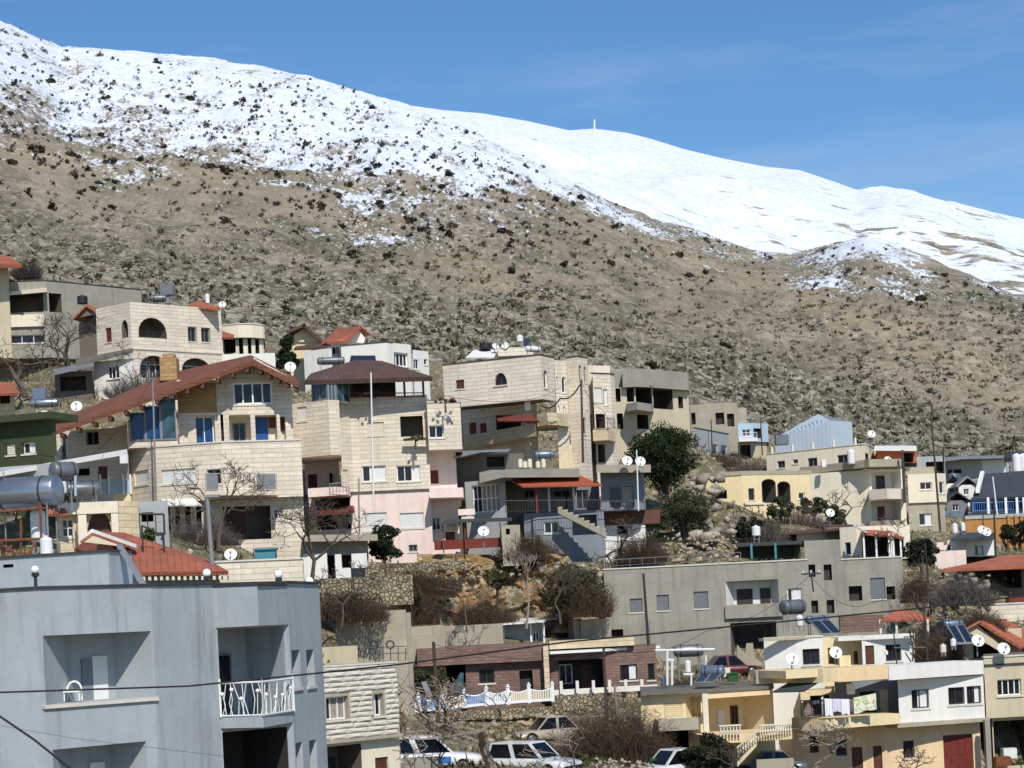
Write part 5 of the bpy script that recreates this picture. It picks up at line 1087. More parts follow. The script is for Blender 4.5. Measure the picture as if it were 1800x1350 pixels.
m_ = MB(); up = Vector((2.5, 9, 0)); m_.slab([q[0], q[3], q[3] + up, q[0] + up], .12); part(m_, 'roof', 'galv', H.o); m_ = MB(); m_.slab([q[3], q[2], Vector((a2.x, a2.y, rt.z - .1)), q[3] + up], .12); part(m_, 'roof', 'galv', H.o)
for i in range(13):
    t = (i + 1) / 14; lo = q[0].lerp(q[1], t); zt_ = q[0].z + (q[3].z - q[0].z) * min(1, t / .77) if t < .77 else q[3].z + (q[2].z - q[3].z) * (t - .77) / .23
    r_ = MB(); r_.box((lo.x, lo.y - .05, V.zb), (.07, 0, 0), (0, .04, 0), (0, 0, zt_ - V.zb - .05)); part(r_, 'rib', 'shed_metal', H.o)
# ================================================================ cream apartment with roof terrace
H = House('cream_apartment', 'cream stepped apartment house with rounded corner balconies and a brick-red roof room', Z4, 164)
V = H.vol((985, 350), left=[(485, 403)], right=[(1045, 376)], mat='plaster_cream', inner='inner_dark', back=8, coping=CL)
for r in ((540, 436, 580, 472), (620, 428, 646, 450), (695, 420, 745, 470), (846, 404, 905, 456)): V.op(0, r, 'win', .2, nv=2, frame='shutter_grey')
V.op(1, (990, 398, 1006, 440), 'open', .4, dark=True)
V2 = H.vol((1045, 376), right=[(1165, 0, 12), (1250, 0, 30)], D=166, mat='brick_orange', inner='inner_dark', back=5, bot=450); V2.op(1, (1185, 395, 1235, 445), 'open', 1., dark=True)
V3 = H.vol((1008, 480), left=[(655, 0, -22)], right=[(1190, 0, 16)], D=160, mat='plaster_cream', inner='plaster_white', back=7)
V3.op(1, (1022, 490, 1172, 580), 'open', 1.6, back=[('door', .45, .75, 0, .85, {'mat': 'dark_metal'}), ('win', .05, .3, .3, .85, {'nv': 1})]); V3.op(1, (1022, 640, 1172, 750), 'open', 1.6, back=[('door', .5, .75, 0, .8, {'mat': 'brown_wood'}), ('win', .08, .3, .3, .8, {'nv': 1})])
V4 = H.vol((1205, 505), right=[(1362, 0, 8), (1400, 0, 45)], D=163, mat='plaster_cream', back=6, bot=652, coping=None); V4.op(0, (1270, 545, 1330, 582), 'win', .2, nv=2); V4.op(1, (1366, 542, 1392, 602), 'win', nv=1)
V5 = H.vol((1208, 652), right=[(1362, 0, 8), (1396, 0, 45)], D=163.2, mat='concrete_warm', back=5); V5.op(0, (1266, 704, 1330, 764), 'win', .2, nv=2, curtain='curtain_white')
V6 = H.vol((1195, 470), right=[(1345, 0, 10)], D=166.5, mat='concrete_warm', back=4, bot=510)
H.build()
bal(H, Z4, [(655, 470, 164), (985, 468, 158.8), (1010, 468, 158.2), (1175, 468, 159.5), (1175, 468, 162), (1010, 468, 161), (660, 470, 167)], 0, 'parapet', 'concrete_warm', px(Z4, 38, 160))
bal(H, Z4, [(1008, 585, 158.6), (1100, 585, 157.4), (1192, 585, 159.2), (1192, 585, 161.5), (1008, 585, 161)], 0, 'balcony', 'plaster_cream', px(Z4, 52, 159)); bal(H, Z4, [(1012, 745, 158.8), (1100, 745, 157.8), (1190, 745, 159.4), (1190, 745, 161.5), (1012, 745, 161)], 0, 'balcony', 'concrete_warm', px(Z4, 30, 159))
slabpart(H, [H.p(1035, 368, 163), H.p(1252, 370, 165), H.p(1250, 358, 170), H.p(1040, 358, 168)], .25, 'roof_slab', 'sheet_white')
for u, v in ((515, 395), (620, 382), (725, 370), (830, 358), (940, 348)): ppart(H, Z4, u - 5, v - 30, u + 5, v + 6, 163 - (u - 700) * .004, 'post', 'shutter_cream', .2)
ppart(H, Z4, 1180, 380, 1192, 650, 158.5, 'drain_pipe', 'dark_metal', .15)
dish(1022, 298, 166, 21, 'white dish on the cream apartment roof terrace', z=Z4, foot=.9); dish(1105, 430, 162.5, 20, 'white dish against the brick-red roof room', z=Z4, foot=.3)
barrel(917, 415, 159.5, .3, 1.2, 'white upright boiler on the cream apartment terrace', 'tank_white', Z4); ptop(Z4, 768, 428, 790, 466, 160, 'water_boiler', 'small white boiler box on the cream apartment terrace', 'boiler', 'tank_white', .4); ptop(Z4, 535, 302, 600, 352, 172, 'roof_box', 'grey tank box below the pale blue barn', 'tank', 'tank_grey', 1)
# ================================================================ small yellow house
H = House('yellow_house', 'small yellow flat-roofed house with two arched porch openings', Z4, 149)
V = H.vol((360, 508), left=[(176, 520)], right=[(705, 0, 26)], mat='plaster_yellow', inner='inner_dark', back=None)
V.op(0, (222, 586, 284, 630), 'open', .5, dark=True); V.op(1, (394, 576, 425, 636), 'win', nv=1, frame='brown_wood'); V.op(1, (462, 528, 534, 650), 'open', 1.6, arch=.35); V.op(1, (542, 540, 608, 655), 'open', 1.6, arch=.35); V.op(1, (650, 598, 682, 630), 'win', nv=1)
H.build(); ring = V.pts + V.back; cx = sum(p.x for p in ring) / len(ring); cy = sum(p.y for p in ring) / len(ring)
m_ = MB(); m_.prism([(cx + (p.x - cx) * 1.04, cy + (p.y - cy) * 1.04) for p in ring], V.zt, V.zt + .3); part(m_, 'roof_slab', 'concrete_warm', H.o)
a, d, L, n = V.wall(1); m_ = MB(); zz = V.hit(1, *Z4(400, 650))[1]; m_.box(P3(a, d, n, 0, -.12, zz - .15), d.to_3d() * L * .3, -n.to_3d() * .118, (0, 0, .15)); part(m_, 'ledge', 'plaster_cream', H.o)
# ================================================================ dark-roofed house on the ochre wall
H = House('slate_roof_house', 'blue trimmed house with a dark slate roof above the ochre wall', Z4, 172)
V = H.vol((1535, 625), right=[(1900, 0, 6)], mat='plaster_sky', inner='inner_dark', back=7, bot=720)
for r in ((1545, 632, 1610, 690), (1630, 630, 1700, 690), (1718, 628, 1760, 690), (1775, 626, 1800, 690)): V.op(0, r, 'open', 1., dark=True)
H.build(); m_ = MB(); m_.slab([H.p(1535, 630, 169.5), H.p(1900, 610, 171), H.p(1900, 478, 178), H.p(1572, 505, 176.5)], .25); part(m_, 'roof', 'tile_slate', H.o)
m_ = MB(); a_, b_ = H.p(1553, 600, 170), H.p(1578, 505, 176); m_.box(a_, b_ - a_, Vector((.35, 0, 0)), Vector((0, 0, .3))); part(m_, 'verge_board', 'white_frame', H.o)
for u in (1538, 1618, 1708, 1765, 1800): ppart(H, Z4, u - 6, 622, u + 6, 705, 169.8, 'post', 'white_frame' if u > 1600 else 'blue_trim', .2)
rail(H.o, [H.p(1540, 695, 169.6), H.p(1860, 685, 170.6)], .75, 'blue_trim', .2, .03)
O = House('ochre_wall', 'ochre plastered retaining wall below the slate roofed house', Z4, 167, cat='wall'); V = O.vol((1500, 735), right=[(1560, 0, 10), (1900, 0, 5)], mat='plaster_ochre', back=3, coping=('plaster_grey', .3, .1)); O.build()
for u in (1725, 1762, 1790): ppart(O, Z4, u - 6, 715, u + 6, 880, 166.2, 'pilaster', 'plaster_ochre', .5)
H = House('steel_shed', 'grey sheet-metal shed with one white sliding door on the slope', Z4, 222, cat='shed')
V = H.vol((1575, 425), left=[(1395, 0, -8)], right=[(1720, 0, 2)], mat='galv' if False else 'plaster_grey', back=8); V.op(1, (1585, 430, 1710, 500), 'shut'); V.op(0, (1410, 480, 1480, 500), 'open', .6, dark=True)
H.build(); m_ = MB(); m_.slab([H.p(1385, 430, 220), H.p(1480, 418, 220), H.p(1725, 412, 220), H.p(1720, 405, 230), H.p(1400, 415, 230)], .2); part(m_, 'roof', 'galv', H.o)
H = House('shed_extension', 'low brownish shed roof left of the white sliding door shed', Z4, 216, cat='shed'); V = H.vol((1250, 415), right=[(1395, 0, 12)], mat='plaster_grey', back=5); V.op(0, (1300, 440, 1390, 500), 'open', 1., dark=True); H.build()
H = House('tank_house', 'grey roof room with two white boilers in front of a big dark tank', Z4, 206, cat='shed'); V = H.vol((1730, 440), right=[(1900, 0, 4)], mat='plaster_bluegrey', back=5); H.build(); ptop(Z4, 1728, 385, 1850, 435, 207, 'dark_cistern', 'big dark box tank above the slate roofed house', 'tank', 'panel_dark', 2.5)
for k, u in enumerate((1762, 1795)): barrel(u, 447, 204, .45, 1.9, ['left white boiler in front of the big dark box tank', 'right white boiler in front of the big dark box tank'][k], 'tank_white', Z4)
for k, (u0, v0, u1, v1, D, mt_, lb) in enumerate(((1400, 552, 1470, 625, 186, 'plaster_white', 'white gabled cottage left of the slate roofed house'), (1465, 560, 1555, 680, 183, 'plaster_white', 'white cottage against the blue trimmed house'), (1402, 640, 1512, 720, 176, 'plaster_bluegrey', 'blue-grey lean-to below the white cottages'))):
    H = House(['cottage', 'cottage', 'lean_to'][k], lb, Z4, D); V = H.vol((u0, v0), right=[(u1, 0, 8)], mat=mt_, inner='inner_dark', back=4); w_ = u1 - u0; V.op(0, (u0 + w_ * .3, v0 + 18, u0 + w_ * .6, v0 + 50), 'win', nv=2); H.build()
    q = [Vector((p.x, p.y, V.zt)) for p in V.pts]; ap_ = (q[0] + q[1]) / 2 + Vector((0, 0, .8)); m_ = MB(); bk = Vector((0, 4.5, 0)); 
    for e_ in (q[0] + Vector((-.3, -.3, -.1)), q[1] + Vector((.3, -.3, -.1))): m_ = MB(); m_.slab([ap_ + Vector((0, -.3, 0)), e_, e_ + bk, ap_ + bk], .12); part(m_, 'roof', 'tile_slate' if k != 1 else 'galv', H.o)
solar(1445, 520, 187, 1.5, .8, 'silver round tank heater above the white gabled cottage', 'tank_grey', 60, legs=.5, panel=False, z=Z4)
ptop(Z4, 1382, 690, 1478, 752, 170, 'blue_cistern', 'blue-grey box tank below the white cottages', 'tank', 'tank_blue', 1.5)
# ================================================================ long grey concrete building
H = House('concrete_building', 'long bare concrete building with three grey shuttered windows and a white balcony recess', Z9, 121)
V = H.vol((1705, 380), left=[(90, 0, -3)], mat='concrete', inner='concrete_dark', back=8, coping=CL)
for r in ((302, 685, 402, 792), (515, 655, 612, 778), (808, 628, 922, 762)): V.op(0, r, 'shut', frame='shutter_grey')
V.op(0, (145, 928, 250, 984), 'open', .5, dark=True); V.op(0, (1105, 870, 1470, 1340), 'open', 2.2, dark=False, splay=(.5, .3))
V.op(0, (1548, 602, 1662, 700), 'win', nv=2, curtain='curtain_white')
V.op(0, (1060, 540, 1478, 728), 'open', 1.2, splay=(.55, .35), back=[('door', .08, .5, 0, .66, {'mat': 'recess_shade'}), ('door', .7, .98, 0, .66, {'mat': 'dark_metal'})])
H.place(); a, d, L, n = V.wall(0)
o = [q for q in V.ops[0] if q.get('back')][0]
W_ = MB()   # white lining of the recess
F = [P3(a, d, n, o['s0'] + .01, .012, o['z0']), P3(a, d, n, o['s0'] + .56, 1.17, o['z0']), P3(a, d, n, o['s0'] + .56, 1.17, o['z1']), P3(a, d, n, o['s0'] + .01, .012, o['z1'])]
W_.face(F); part(W_, 'recess_lining', 'plaster_white', H.o)
W_ = MB(); F = [P3(a, d, n, o['s1'] - .36, 1.17, o['z0']), P3(a, d, n, o['s1'] - .01, .012, o['z0']), P3(a, d, n, o['s1'] - .01, .012, o['z1']), P3(a, d, n, o['s1'] - .36, 1.17, o['z1'])]; W_.face(F); part(W_, 'recess_lining', 'plaster_white', H.o)
part(quad(a, d, n, o['s0'] + .56, o['s1'] - .36, o['z0'], o['z1'], 1.18), 'recess_lining', 'plaster_white', H.o)
m_ = MB(); zz = V.hit(0, *Z9(1270, 735))[1]; z2 = V.hit(0, *Z9(1270, 835))[1]; m_.box(P3(a, d, n, o['s0'] - .1, -.22, z2), d.to_3d() * (o['s1'] - o['s0'] + .3), -n.to_3d() * .216, (0, 0, zz - z2)); part(m_, 'balcony', 'concrete', H.o)
H.build()
for u0, u1, v0, v1, mt_ in ((1140, 1340, 945, 1150, 'recess_shade'),): ppart(H, Z9, u0, v0, u1, v1, 122.9, 'cellar_mouth', mt_, .2)
m_ = MB(); pts = [(1150, 1200), (1150, 1050), (1215, 1115), (1225, 1040), (1275, 1035), (1290, 1150), (1345, 1190), (1345, 1230)]
q = [P(*Z9(u, v), 120.8) for u, v in pts]; m_.face(q); m_.face([p + Vector((0, .25, 0)) for p in q][::-1])
for i in range(len(q)): j = (i + 1) % len(q); m_.face([q[i], q[j], q[j] + Vector((0, .25, 0)), q[i] + Vector((0, .25, 0))])
part(m_, 'broken_wall', 'concrete_warm', H.o)
T = House('concrete_tower', 'bare concrete stair tower with four square window holes', Z10, 121.6)
V = T.vol((60, 228), right=[(290, 0, 8), (345, 0, 48)], mat='concrete', inner='inner_dark', back=5)
for r in ((95, 415, 150, 515), (216, 415, 280, 540), (118, 700, 172, 800), (240, 695, 300, 802)): V.op(0, r, 'open', .35, dark=True)
V2 = T.vol((345, 380), right=[(835, 0, 6)], D=123, mat='concrete', inner='inner_dark', back=6, coping=CL)
V2.op(0, (415, 585, 520, 702), 'open', .5, dark=True); V2.op(0, (585, 520, 702, 688), 'shut', frame='shutter_grey'); V2.op(0, (712, 588, 782, 692), 'open', .5, dark=True)
T.build()
for r in ((95, 515), (216, 545)): pass
K = House('green_canopy', 'dark green framed roof canopy on the long concrete building', Z9, 131, cat='canopy')
V = K.vol((1650, 245), left=[(1130, 330)] if False else [(1150, 0, -4)], mat='plaster_green', inner='recess_shade', back=.4, bot=360); V.op(0, (1210, 275, 1440, 350), 'open', .3, dark=True); V.op(0, (1490, 265, 1600, 350), 'open', .3, dark=True); K.build()
slabpart(K, [K.p(1130, 262, 130), K.p(1665, 240, 130), K.p(1660, 228, 134), K.p(1150, 245, 134)], .12, 'roof', 'awning_dark')
for k_, (u, vv) in enumerate(((1265, 250), (1455, 245))): ppart(K, Z9, u - 8, vv, u + 8, 372, 129.8, 'post', 'teal', .1)
rail(K.o, [P(*Z9(100, 440), 122), P(*Z9(1180, 375), 127)], .45, 'galv', .9, .012)
barrel(1300, 150, 134, .3, .42 * 1.6, 'white boiler on a stand above the green framed canopy', 'tank_white', Z9, legs=.5)
solar(1590, 750, 116, 1.5, .85, 'large grey drum heater in front of the white recess building', 'tank_grey', 30, legs=1.0, panel=False, z=Z9)
barrel(1645, 860, 115, .22, .62, 'white boiler hanging below the large grey drum', 'tank_white', Z9)
solar(1780, 850, 113, 1.3, .45, 'blue panelled solar heater beside the white boiler', 'tank_blue', 20, legs=.7, z=Z9)
pole(1140, 1135, 1131, 1008, 117, .09, 'dark steel pole against the long concrete building', 'dark_metal', 'utility_pole')
# ================================================================ white house with little red porch roof
H = House('porch_house', 'white house with a red tiled porch roof and white posts above the concrete tower', Z10, 136)
V = H.vol((470, 115), left=[(340, 0, -30)], right=[(895, 0, 14)], mat='plaster_cream', inner='inner_dark', back=6, bot=385); V.op(0, (385, 240, 430, 340), 'win', nv=1, frame='teal'); V.op(1, (520, 170, 740, 372), 'open', 1.4, dark=True); V.op(1, (760, 200, 850, 372), 'open', 1.2, back=[('door', .3, .8, 0, .8, {'mat': 'red_brown'})])
H.build(); m_ = MB(); m_.slab([H.p(505, 165, 134), H.p(855, 200, 134), H.p(700, 125, 138), H.p(530, 120, 138)], .12); part(m_, 'roof', 'tile_orange', H.o)
for u in (535, 632, 735, 768, 826): ppart(H, Z10, u - 7, 165, u + 7, 375, 134.2, 'post', 'white_frame', .12)
m_ = MB(); a_, b_ = H.p(450, 110, 134.5), H.p(560, 170, 133.8); m_.box(a_, b_ - a_, (0, .3, 0), (0, 0, .12)); part(m_, 'verge_board', 'white_frame', H.o)
B = House('flat_white_block', 'white flat roof block with a dark tapered roof behind the concrete tower', Z10, 140); V = B.vol((0, 160), right=[(250, 0, 10)], mat='plaster_white', back=4, bot=240); B.build()
m_ = MB(); m_.slab([P(*Z10(220, 140), 138), P(*Z10(450, 118), 139), P(*Z10(450, 98), 144), P(*Z10(200, 100), 144)], .15); part(m_, 'roof', 'tile_dark', B.o); m_ = MB(); m_.prism([tuple(P(*Z10(u, 200), D)[:2]) for u, D in ((240, 139), (450, 139.5), (400, 142))], P(*Z10(350, 290), 139).z, P(*Z10(350, 118), 139).z); part(m_, 'wall', 'concrete_dark', B.o)
slabpart(B, [P(*Z10(-100, 170), 138.6), P(*Z10(240, 140), 139), P(*Z10(240, 118), 145), P(*Z10(-160, 160), 145)], .12, 'roof', 'tile_dark')
dish(268, 5, 141, 36, 'round beige dish with a brown arc on the dark tapered roof', z=Z10, foot=.6)
# ================================================================ right edge: white cottage, red roof veranda
H = House('white_cottage', 'small white cottage with one window and a stepped pinkish side wall', Z10, 137)
V = H.vol((1345, 215), right=[(1560, 0, 4)], mat='plaster_white', back=5, bot=352, left=[(1225, 0, -20)]); V.op(1, (1412, 265, 1480, 345), 'win', .15, nv=1, curtain='curtain_white', frame='shutter_grey')
V2 = H.vol((1340, 300), left=[(1085, 0, -8)], D=135, mat='plaster_pink', back=4); H.build()
for i, (u0, u1, v0) in enumerate(((1110, 1165, 240), (1165, 1215, 262), (1195, 1228, 222))): ppart(H, Z10, u0, v0, u1, 302, 135.3, 'wall_step', 'plaster_pink', .4)
dish(1470, 140, 136, 38, 'front white dish of the overlapping pair on the white cottage', z=Z10, foot=.2); dish(1505, 155, 137, 38, 'rear white dish of the overlapping pair on the white cottage', z=Z10, foot=.2)
barrel(1253, 130, 140, .2, .68, 'left white boiler above the white cottage', 'tank_white', Z10, legs=.3); barrel(1318, 118, 140, .16, .6, 'slim right white boiler above the white cottage', 'tank_white', Z10, legs=.3)
m_ = MB(); m_.slab([P(*Z10(1215, 215), 134.5), P(*Z10(1560, 205), 135), P(*Z10(1570, 165), 143), P(*Z10(1300, 160), 143)], .12); tag(part(m_, 'low_roof', 'tile_slate', None, loc=tuple(P(*Z10(1400, 215), 138))), 'dark low roof sheet over the white cottage', 'roof')
pole(1578, 420, 1560, -90, 133, .08, 'dark pole beside the white cottage dishes', 'dark_metal', z=Z10)
H = House('red_veranda_house', 'dark veranda house under a wide orange-red roof beside the bare rocks', Z10, 126)
V = H.vol((1165, 445), right=[(1950, 0, 10)], mat='inner_dark', inner='recess_shade', back=8, bot=720); V.op(0, (1290, 465, 1780, 610), 'open', 2.2, dark=True); H.build()
m_ = MB(); m_.slab([H.p(1150, 452, 123), H.p(1950, 420, 125), H.p(1950, 322, 132), H.p(1640, 345, 131), H.p(1400, 400, 128)], .2); part(m_, 'roof', 'tile_orange', H.o)
W = House('stone_wall', 'pale stone terrace wall below the red veranda house', Z10, 118, cat='wall'); V = W.vol((1465, 740), right=[(1950, 0, 14)], mat='stone_pale', back=2, coping=CL); W.build()
ptop(Z10, 1685, 670, 1830, 725, 119, 'terrace_box', 'dark red box on the pale stone terrace wall', 'box', 'red_brown', 1); 
# ================================================================ small red canopy on posts
o = thing('garden_canopy', 'small orange-red tiled canopy on posts behind the white upper storey', 'canopy', tuple(P(*Z10(870, 960), 112)))
e = [P(*Z10(662, 858), 110), P(*Z10(1085, 855), 110.5), P(*Z10(960, 790), 113.5), P(*Z10(770, 790), 113.5)]; hip(o, e, [P(*Z10(800, 765), 112), P(*Z10(850, 765), 112)], .1, 'tile_orange')
for u in (665, 792, 1040): part(pbox(Z10, u - 9, 850, u + 9, 960, 110.4, .14), 'post', 'plaster_cream', o)
ptop(Z10, 345, 815, 690, 950, 113.5, 'garden_wall', 'dark brick garden wall under the small orange canopy', 'wall', 'brick_red', .4)
# ================================================================ cream house, lower right
H = House('cream_house', 'white and yellow two-storey house with laundry balcony and red garage door', Z12, 99)
U = H.vol((0, 188), left=[(-260, 0, -8)], right=[(205, 0, 6)], mat='plaster_white', inner='plaster_yellow', back=7, D=103, coping=CL)
U.op(1, (50, 272, 184, 396), 'win', .2, nv=2, frame='dark_metal')
U2 = H.vol((205, 190), right=[(520, 0, 14)], mat='plaster_yellow', inner='plaster_yellow', back=5, D=105.5); U2.op(0, (250, 262, 325, 392), 'door', nv=1); U2.op(0, (455, 290, 492, 392), 'door', nv=1)
U3 = H.vol((515, 182), right=[(928, 0, 14)], mat='plaster_white', inner='inner_dark', back=5, D=104.4, coping=CL); U3.op(0, (545, 246, 616, 396), 'door', nv=1); U3.op(0, (706, 238, 830, 368), 'win', .2, nv=2, frame='dark_metal')
M_ = H.vol((800, 520), right=[(1478, 0, 14)], mat='plaster_white', inner='inner_dark', back=6, D=99, bot=862)
M_.op(0, (912, 594, 1050, 742), 'win', .2, nv=2, frame='dark_metal', curtain='curtain_white', grille=False); M_.op(0, (1202, 576, 1330, 712), 'win', .2, nv=2, frame='dark_metal'); M_.op(0, (1348, 566, 1462, 706), 'win', .2, nv=2, frame='dark_metal', curtain='curtain_white')
B_ = H.vol((300, 540), right=[(800, 0, 10)], mat='plaster_bluegrey', inner='inner_dark', back=4, D=101, bot=830); B_.op(0, (505, 610, 625, 790), 'open', .6, dark=True); B_.op(0, (660, 590, 735, 790), 'shut', frame='shutter_cream')
B2 = H.vol((30, 600), right=[(300, 0, 4)], mat='plaster_yellow', inner='inner_dark', back=4, D=102, bot=830); B2.op(0, (110, 640, 260, 790), 'open', .8, dark=True)
G = H.vol((745, 880), left=[(-40, 0, -3)], right=[(1450, 0, 12)], mat='plaster_orange', inner='inner_dark', back=7, D=99.5)
G.op(1, (845, 998, 935, 1135), 'win', .2, nv=1, frame='brown_wood'); G.op(1, (1165, 950, 1400, 1260), 'door', .25, frame='red_brown', nv=4); G.op(0, (105, 960, 175, 1095), 'win', .15, nv=1, frame='brown_wood'); G.op(0, (310, 990, 400, 1120), 'win', .15, nv=1, frame='shutter_grey'); G.op(0, (440, 1050, 525, 1260), 'door', nv=1); G.op(0, (610, 1040, 680, 1260), 'door', nv=1)
H.build()
def band(z, u0, v0, u1, v1, h0, D0_, D1_, mat, name, dep, back=None):
    """horizontal box along a receding front edge"""
    a_, b_ = P(*z(u0, v0), D0_), P(*z(u1, v1), D1_); hgt = px(z, h0, (D0_ + D1_) / 2); m_ = MB(); dd = v2(b_) - v2(a_); nn = Vector((-dd.y, dd.x)).normalized() * dep
    m_.box(a_ - Vector((0, 0, hgt)), Vector((dd.x, dd.y, 0)), Vector((nn.x, nn.y, 0)), Vector((0, 0, hgt))); return part(m_, name, mat, H.o)
band(Z12, 730, 412, 1478, 365, 108, 97.6, 100, 'plaster_white', 'parapet', 2.5)
band(Z12, 325, 425, 728, 412, 110, 96.6, 97.7, 'plaster_orange', 'parapet', 3.5); band(Z12, 208, 432, 327, 425, 108, 95.5, 96.4, 'plaster_yellow', 'parapet', 4); band(Z12, -85, 448, 208, 440, 62, 95.2, 95.8, 'plaster_yellow', 'parapet', 4)
band(Z12, 225, 828, 820, 775, 82, 96.4, 98.2, 'plaster_yellow', 'balcony', 3); band(Z12, 20, 835, 230, 828, 85, 97.6, 96.3, 'plaster_yellow', 'balcony', 2.5)
band(Z12, 800, 868, 1530, 815, 30, 98.2, 100, 'concrete_warm', 'ledge', 1.2); band(Z12, -260, 190, 205, 186, 24, 102, 103.4, 'concrete_warm', 'cornice', .5); band(Z12, 330, 182, 935, 150, 30, 104.4, 104.3, 'plaster_white', 'cornice', 3)
m_ = MB(); c = [P(*Z12(1500, 835), 99.5), P(*Z12(1560, 1260), 99.5)]; ppart(H, Z12, 1500, 835, 1540, 1250, 99.2, 'pillar', 'concrete', .4)
ppart(H, Z12, 405, 548, 462, 632, 99, 'boiler', 'tank_white', .3); ppart(H, Z12, 340, 325, 430, 412, 98, 'screen_wall', 'plaster_yellow', .1)
rail(H.o, [P(*Z12(40, 812), 97.2), P(*Z12(225, 806), 96.4)], .8, 'dark_metal', .14)
ppart(H, Z12, 198, 650, 216, 810, 96.5, 'post', 'tank_white', .06)
# laundry, each piece its own thing
m_, nt_, bs_ = newmat('blanket'); tc_ = N(nt_, 'ShaderNodeTexCoord'); vo = N(nt_, 'ShaderNodeTexVoronoi'); vo.inputs['Scale'].default_value = 7; nt_.links.new(tc_.outputs['Object'], vo.inputs['Vector'])
nt_.links.new(mixc(nt_, ramp(nt_, vo.outputs['Distance'], .22, .32), S(170, 120, 120), mixc(nt_, ramp(nt_, noise(nt_, tc_.outputs['Object'], 3), .45, .55), S(226, 222, 196), S(188, 204, 160))), bs_.inputs['Base Color']); bs_.inputs['Roughness'].default_value = .9
plain('cloth_lilac', S(206, 204, 222), .9, .06); plain('cloth_maroon', S(96, 58, 62), .9, .4, 14, c2=S(170, 140, 140)); plain('cloth_white', S(226, 226, 228), .9, .04)
def cloth(u0, v0, u1, v1, D, mat, label, skew=0, name='laundry'):
    a_, b_ = P(*Z12(u0, v0), D), P(*Z12(u1, v0 + skew), D + .05); lo = P(*Z12(u0, v1), D).z - a_.z; g = MB(); k = 10; pts = []
    for side in (0, 1):
        for i in range(k):
            f0, f1 = i / k, (i + 1) / k; w0, w1 = math.sin(f0 * 17) * .03, math.sin(f1 * 17) * .03; p, q = a_.lerp(b_, f0), a_.lerp(b_, f1); e = Vector((0, .025 * side, 0))
            r0, r1 = p + Vector((0, w0, lo * (1 + .05 * math.sin(f0 * 9)))), q + Vector((0, w1, lo * (1 + .05 * math.sin(f1 * 9)))); fc = [p + e, q + e, r1 + e, r0 + e]; g.face(fc if side else fc[::-1])
    return tag(part(g, name, mat, None, loc=tuple(a_)), label, 'laundry', 'washing hung on the balcony')
cloth(450, 660, 628, 785, 96.6, 'blanket', 'patterned blanket hung over the yellow balcony', -38); cloth(222, 664, 285, 800, 96.2, 'cloth_white', 'grey white sheet beside the balcony post', 6); cloth(285, 668, 350, 770, 96.2, 'cloth_lilac', 'lilac towel on the balcony line'); cloth(352, 670, 418, 790, 96.2, 'cloth_white', 'white sheet on the line next to the patterned blanket'); cloth(55, 686, 130, 800, 96.8, 'cloth_maroon', 'dark patterned clothes on the balcony corner line'); cloth(130, 680, 182, 712, 96.8, 'cloth_white', 'small white cloth on the balcony corner line', -10); cloth(420, 672, 446, 770, 96.3, 'cloth_maroon', 'narrow maroon towel beside the patterned blanket')
m_ = MB(); m_.slab([P(*Z11(1225, 640), 95), P(*Z11(1485, 632), 94.2), P(*Z11(1640, 535), 97.5), P(*Z11(1420, 530), 98)], .08); part(m_, 'awning', 'awning_dark', H.o)
dish(312, 300, 97.5, 52, 'large white dish on the cream house terrace', z=Z12, foot=.3); dish(Z11(1388, 370)[0], Z11(1388, 370)[1], 97.5, 12, 'white dish against the left wall of the cream house upper storey', foot=.3)
barrel(710, 303, 102, .09, .2, 'small white globe lamp on the cream house roof terrace', 'globe', Z12, cat='lamp')
o = thing('iron_trellis', 'rusty iron trellis frame on the cream house roof terrace', 'trellis', tuple(P(*Z12(950, 380), 100.5)))
m_ = MB()
for a_, b_ in (((770, 150), (795, 395)), ((890, 100), (940, 380)), ((925, 110), (920, 375)), ((1020, 120), (1040, 370)), ((770, 265), (1035, 262)), ((880, 130), (930, 200)), ((890, 220), (935, 280)), ((900, 300), (940, 355)), ((860, 300), (905, 375)), ((850, 180), (935, 170))): m_.tube(P(*Z12(*a_), 100.5), P(*Z12(*b_), 100.6), .035, n=5)
part(m_, 'iron_bars', 'dark_metal', o)
# ================================================================ beige house at the right edge
H = House('beige_house', 'beige house with two dishes on its roof and an open dark garage', Z12, 104)
V = H.vol((1480, 345), right=[(1980, 0, 10)], mat='plaster_beige', inner='inner_dark', back=7, bot=825, coping=CL); V.op(0, (1590, 512, 1778, 640), 'win', .2, nv=4, curtain=None, sill=.08)
V2 = H.vol((1545, 825), right=[(1980, 0, 10)], D=104.6, mat='plaster_beige', inner='recess_shade', back=7); V2.op(0, (1560, 835, 1900, 1195), 'open', 4, dark=True); H.build()
a, d, L, n = V.wall(0); m_ = MB(); zz = V.hit(0, *Z12(1600, 402))[1]; m_.box(P3(a, d, n, 0, -.1, zz), d.to_3d() * L, -n.to_3d() * .098, (0, 0, .08)); part(m_, 'string_course', 'coping_dark', H.o)
dish(1437, 205, 102.5, 52, 'white dish at the inner corner of the beige house roof', z=Z12, foot=.5); dish(1640, 270, 103.5, 52, 'white dish on the beige house roof by the red gable', z=Z12, foot=.05)
barrel(1160, 270, 103, .16, .42, 'rusty water boiler beside the beige house roof', 'shutter_cream', Z12, legs=.2); barrel(1240, 222, 103.6, .15, .38, 'white hanging boiler beside the beige house roof', 'tank_white', Z12, legs=.2)
solar(1240, 75, 106, 1.0, .42, 'blue drum heater left of the red gabled roof', 'tank_blue', 8, legs=.9, panel=True, z=Z12)
G = House('gabled_house', 'dark gabled house with an orange-red roof behind the beige house', Z12, 113)
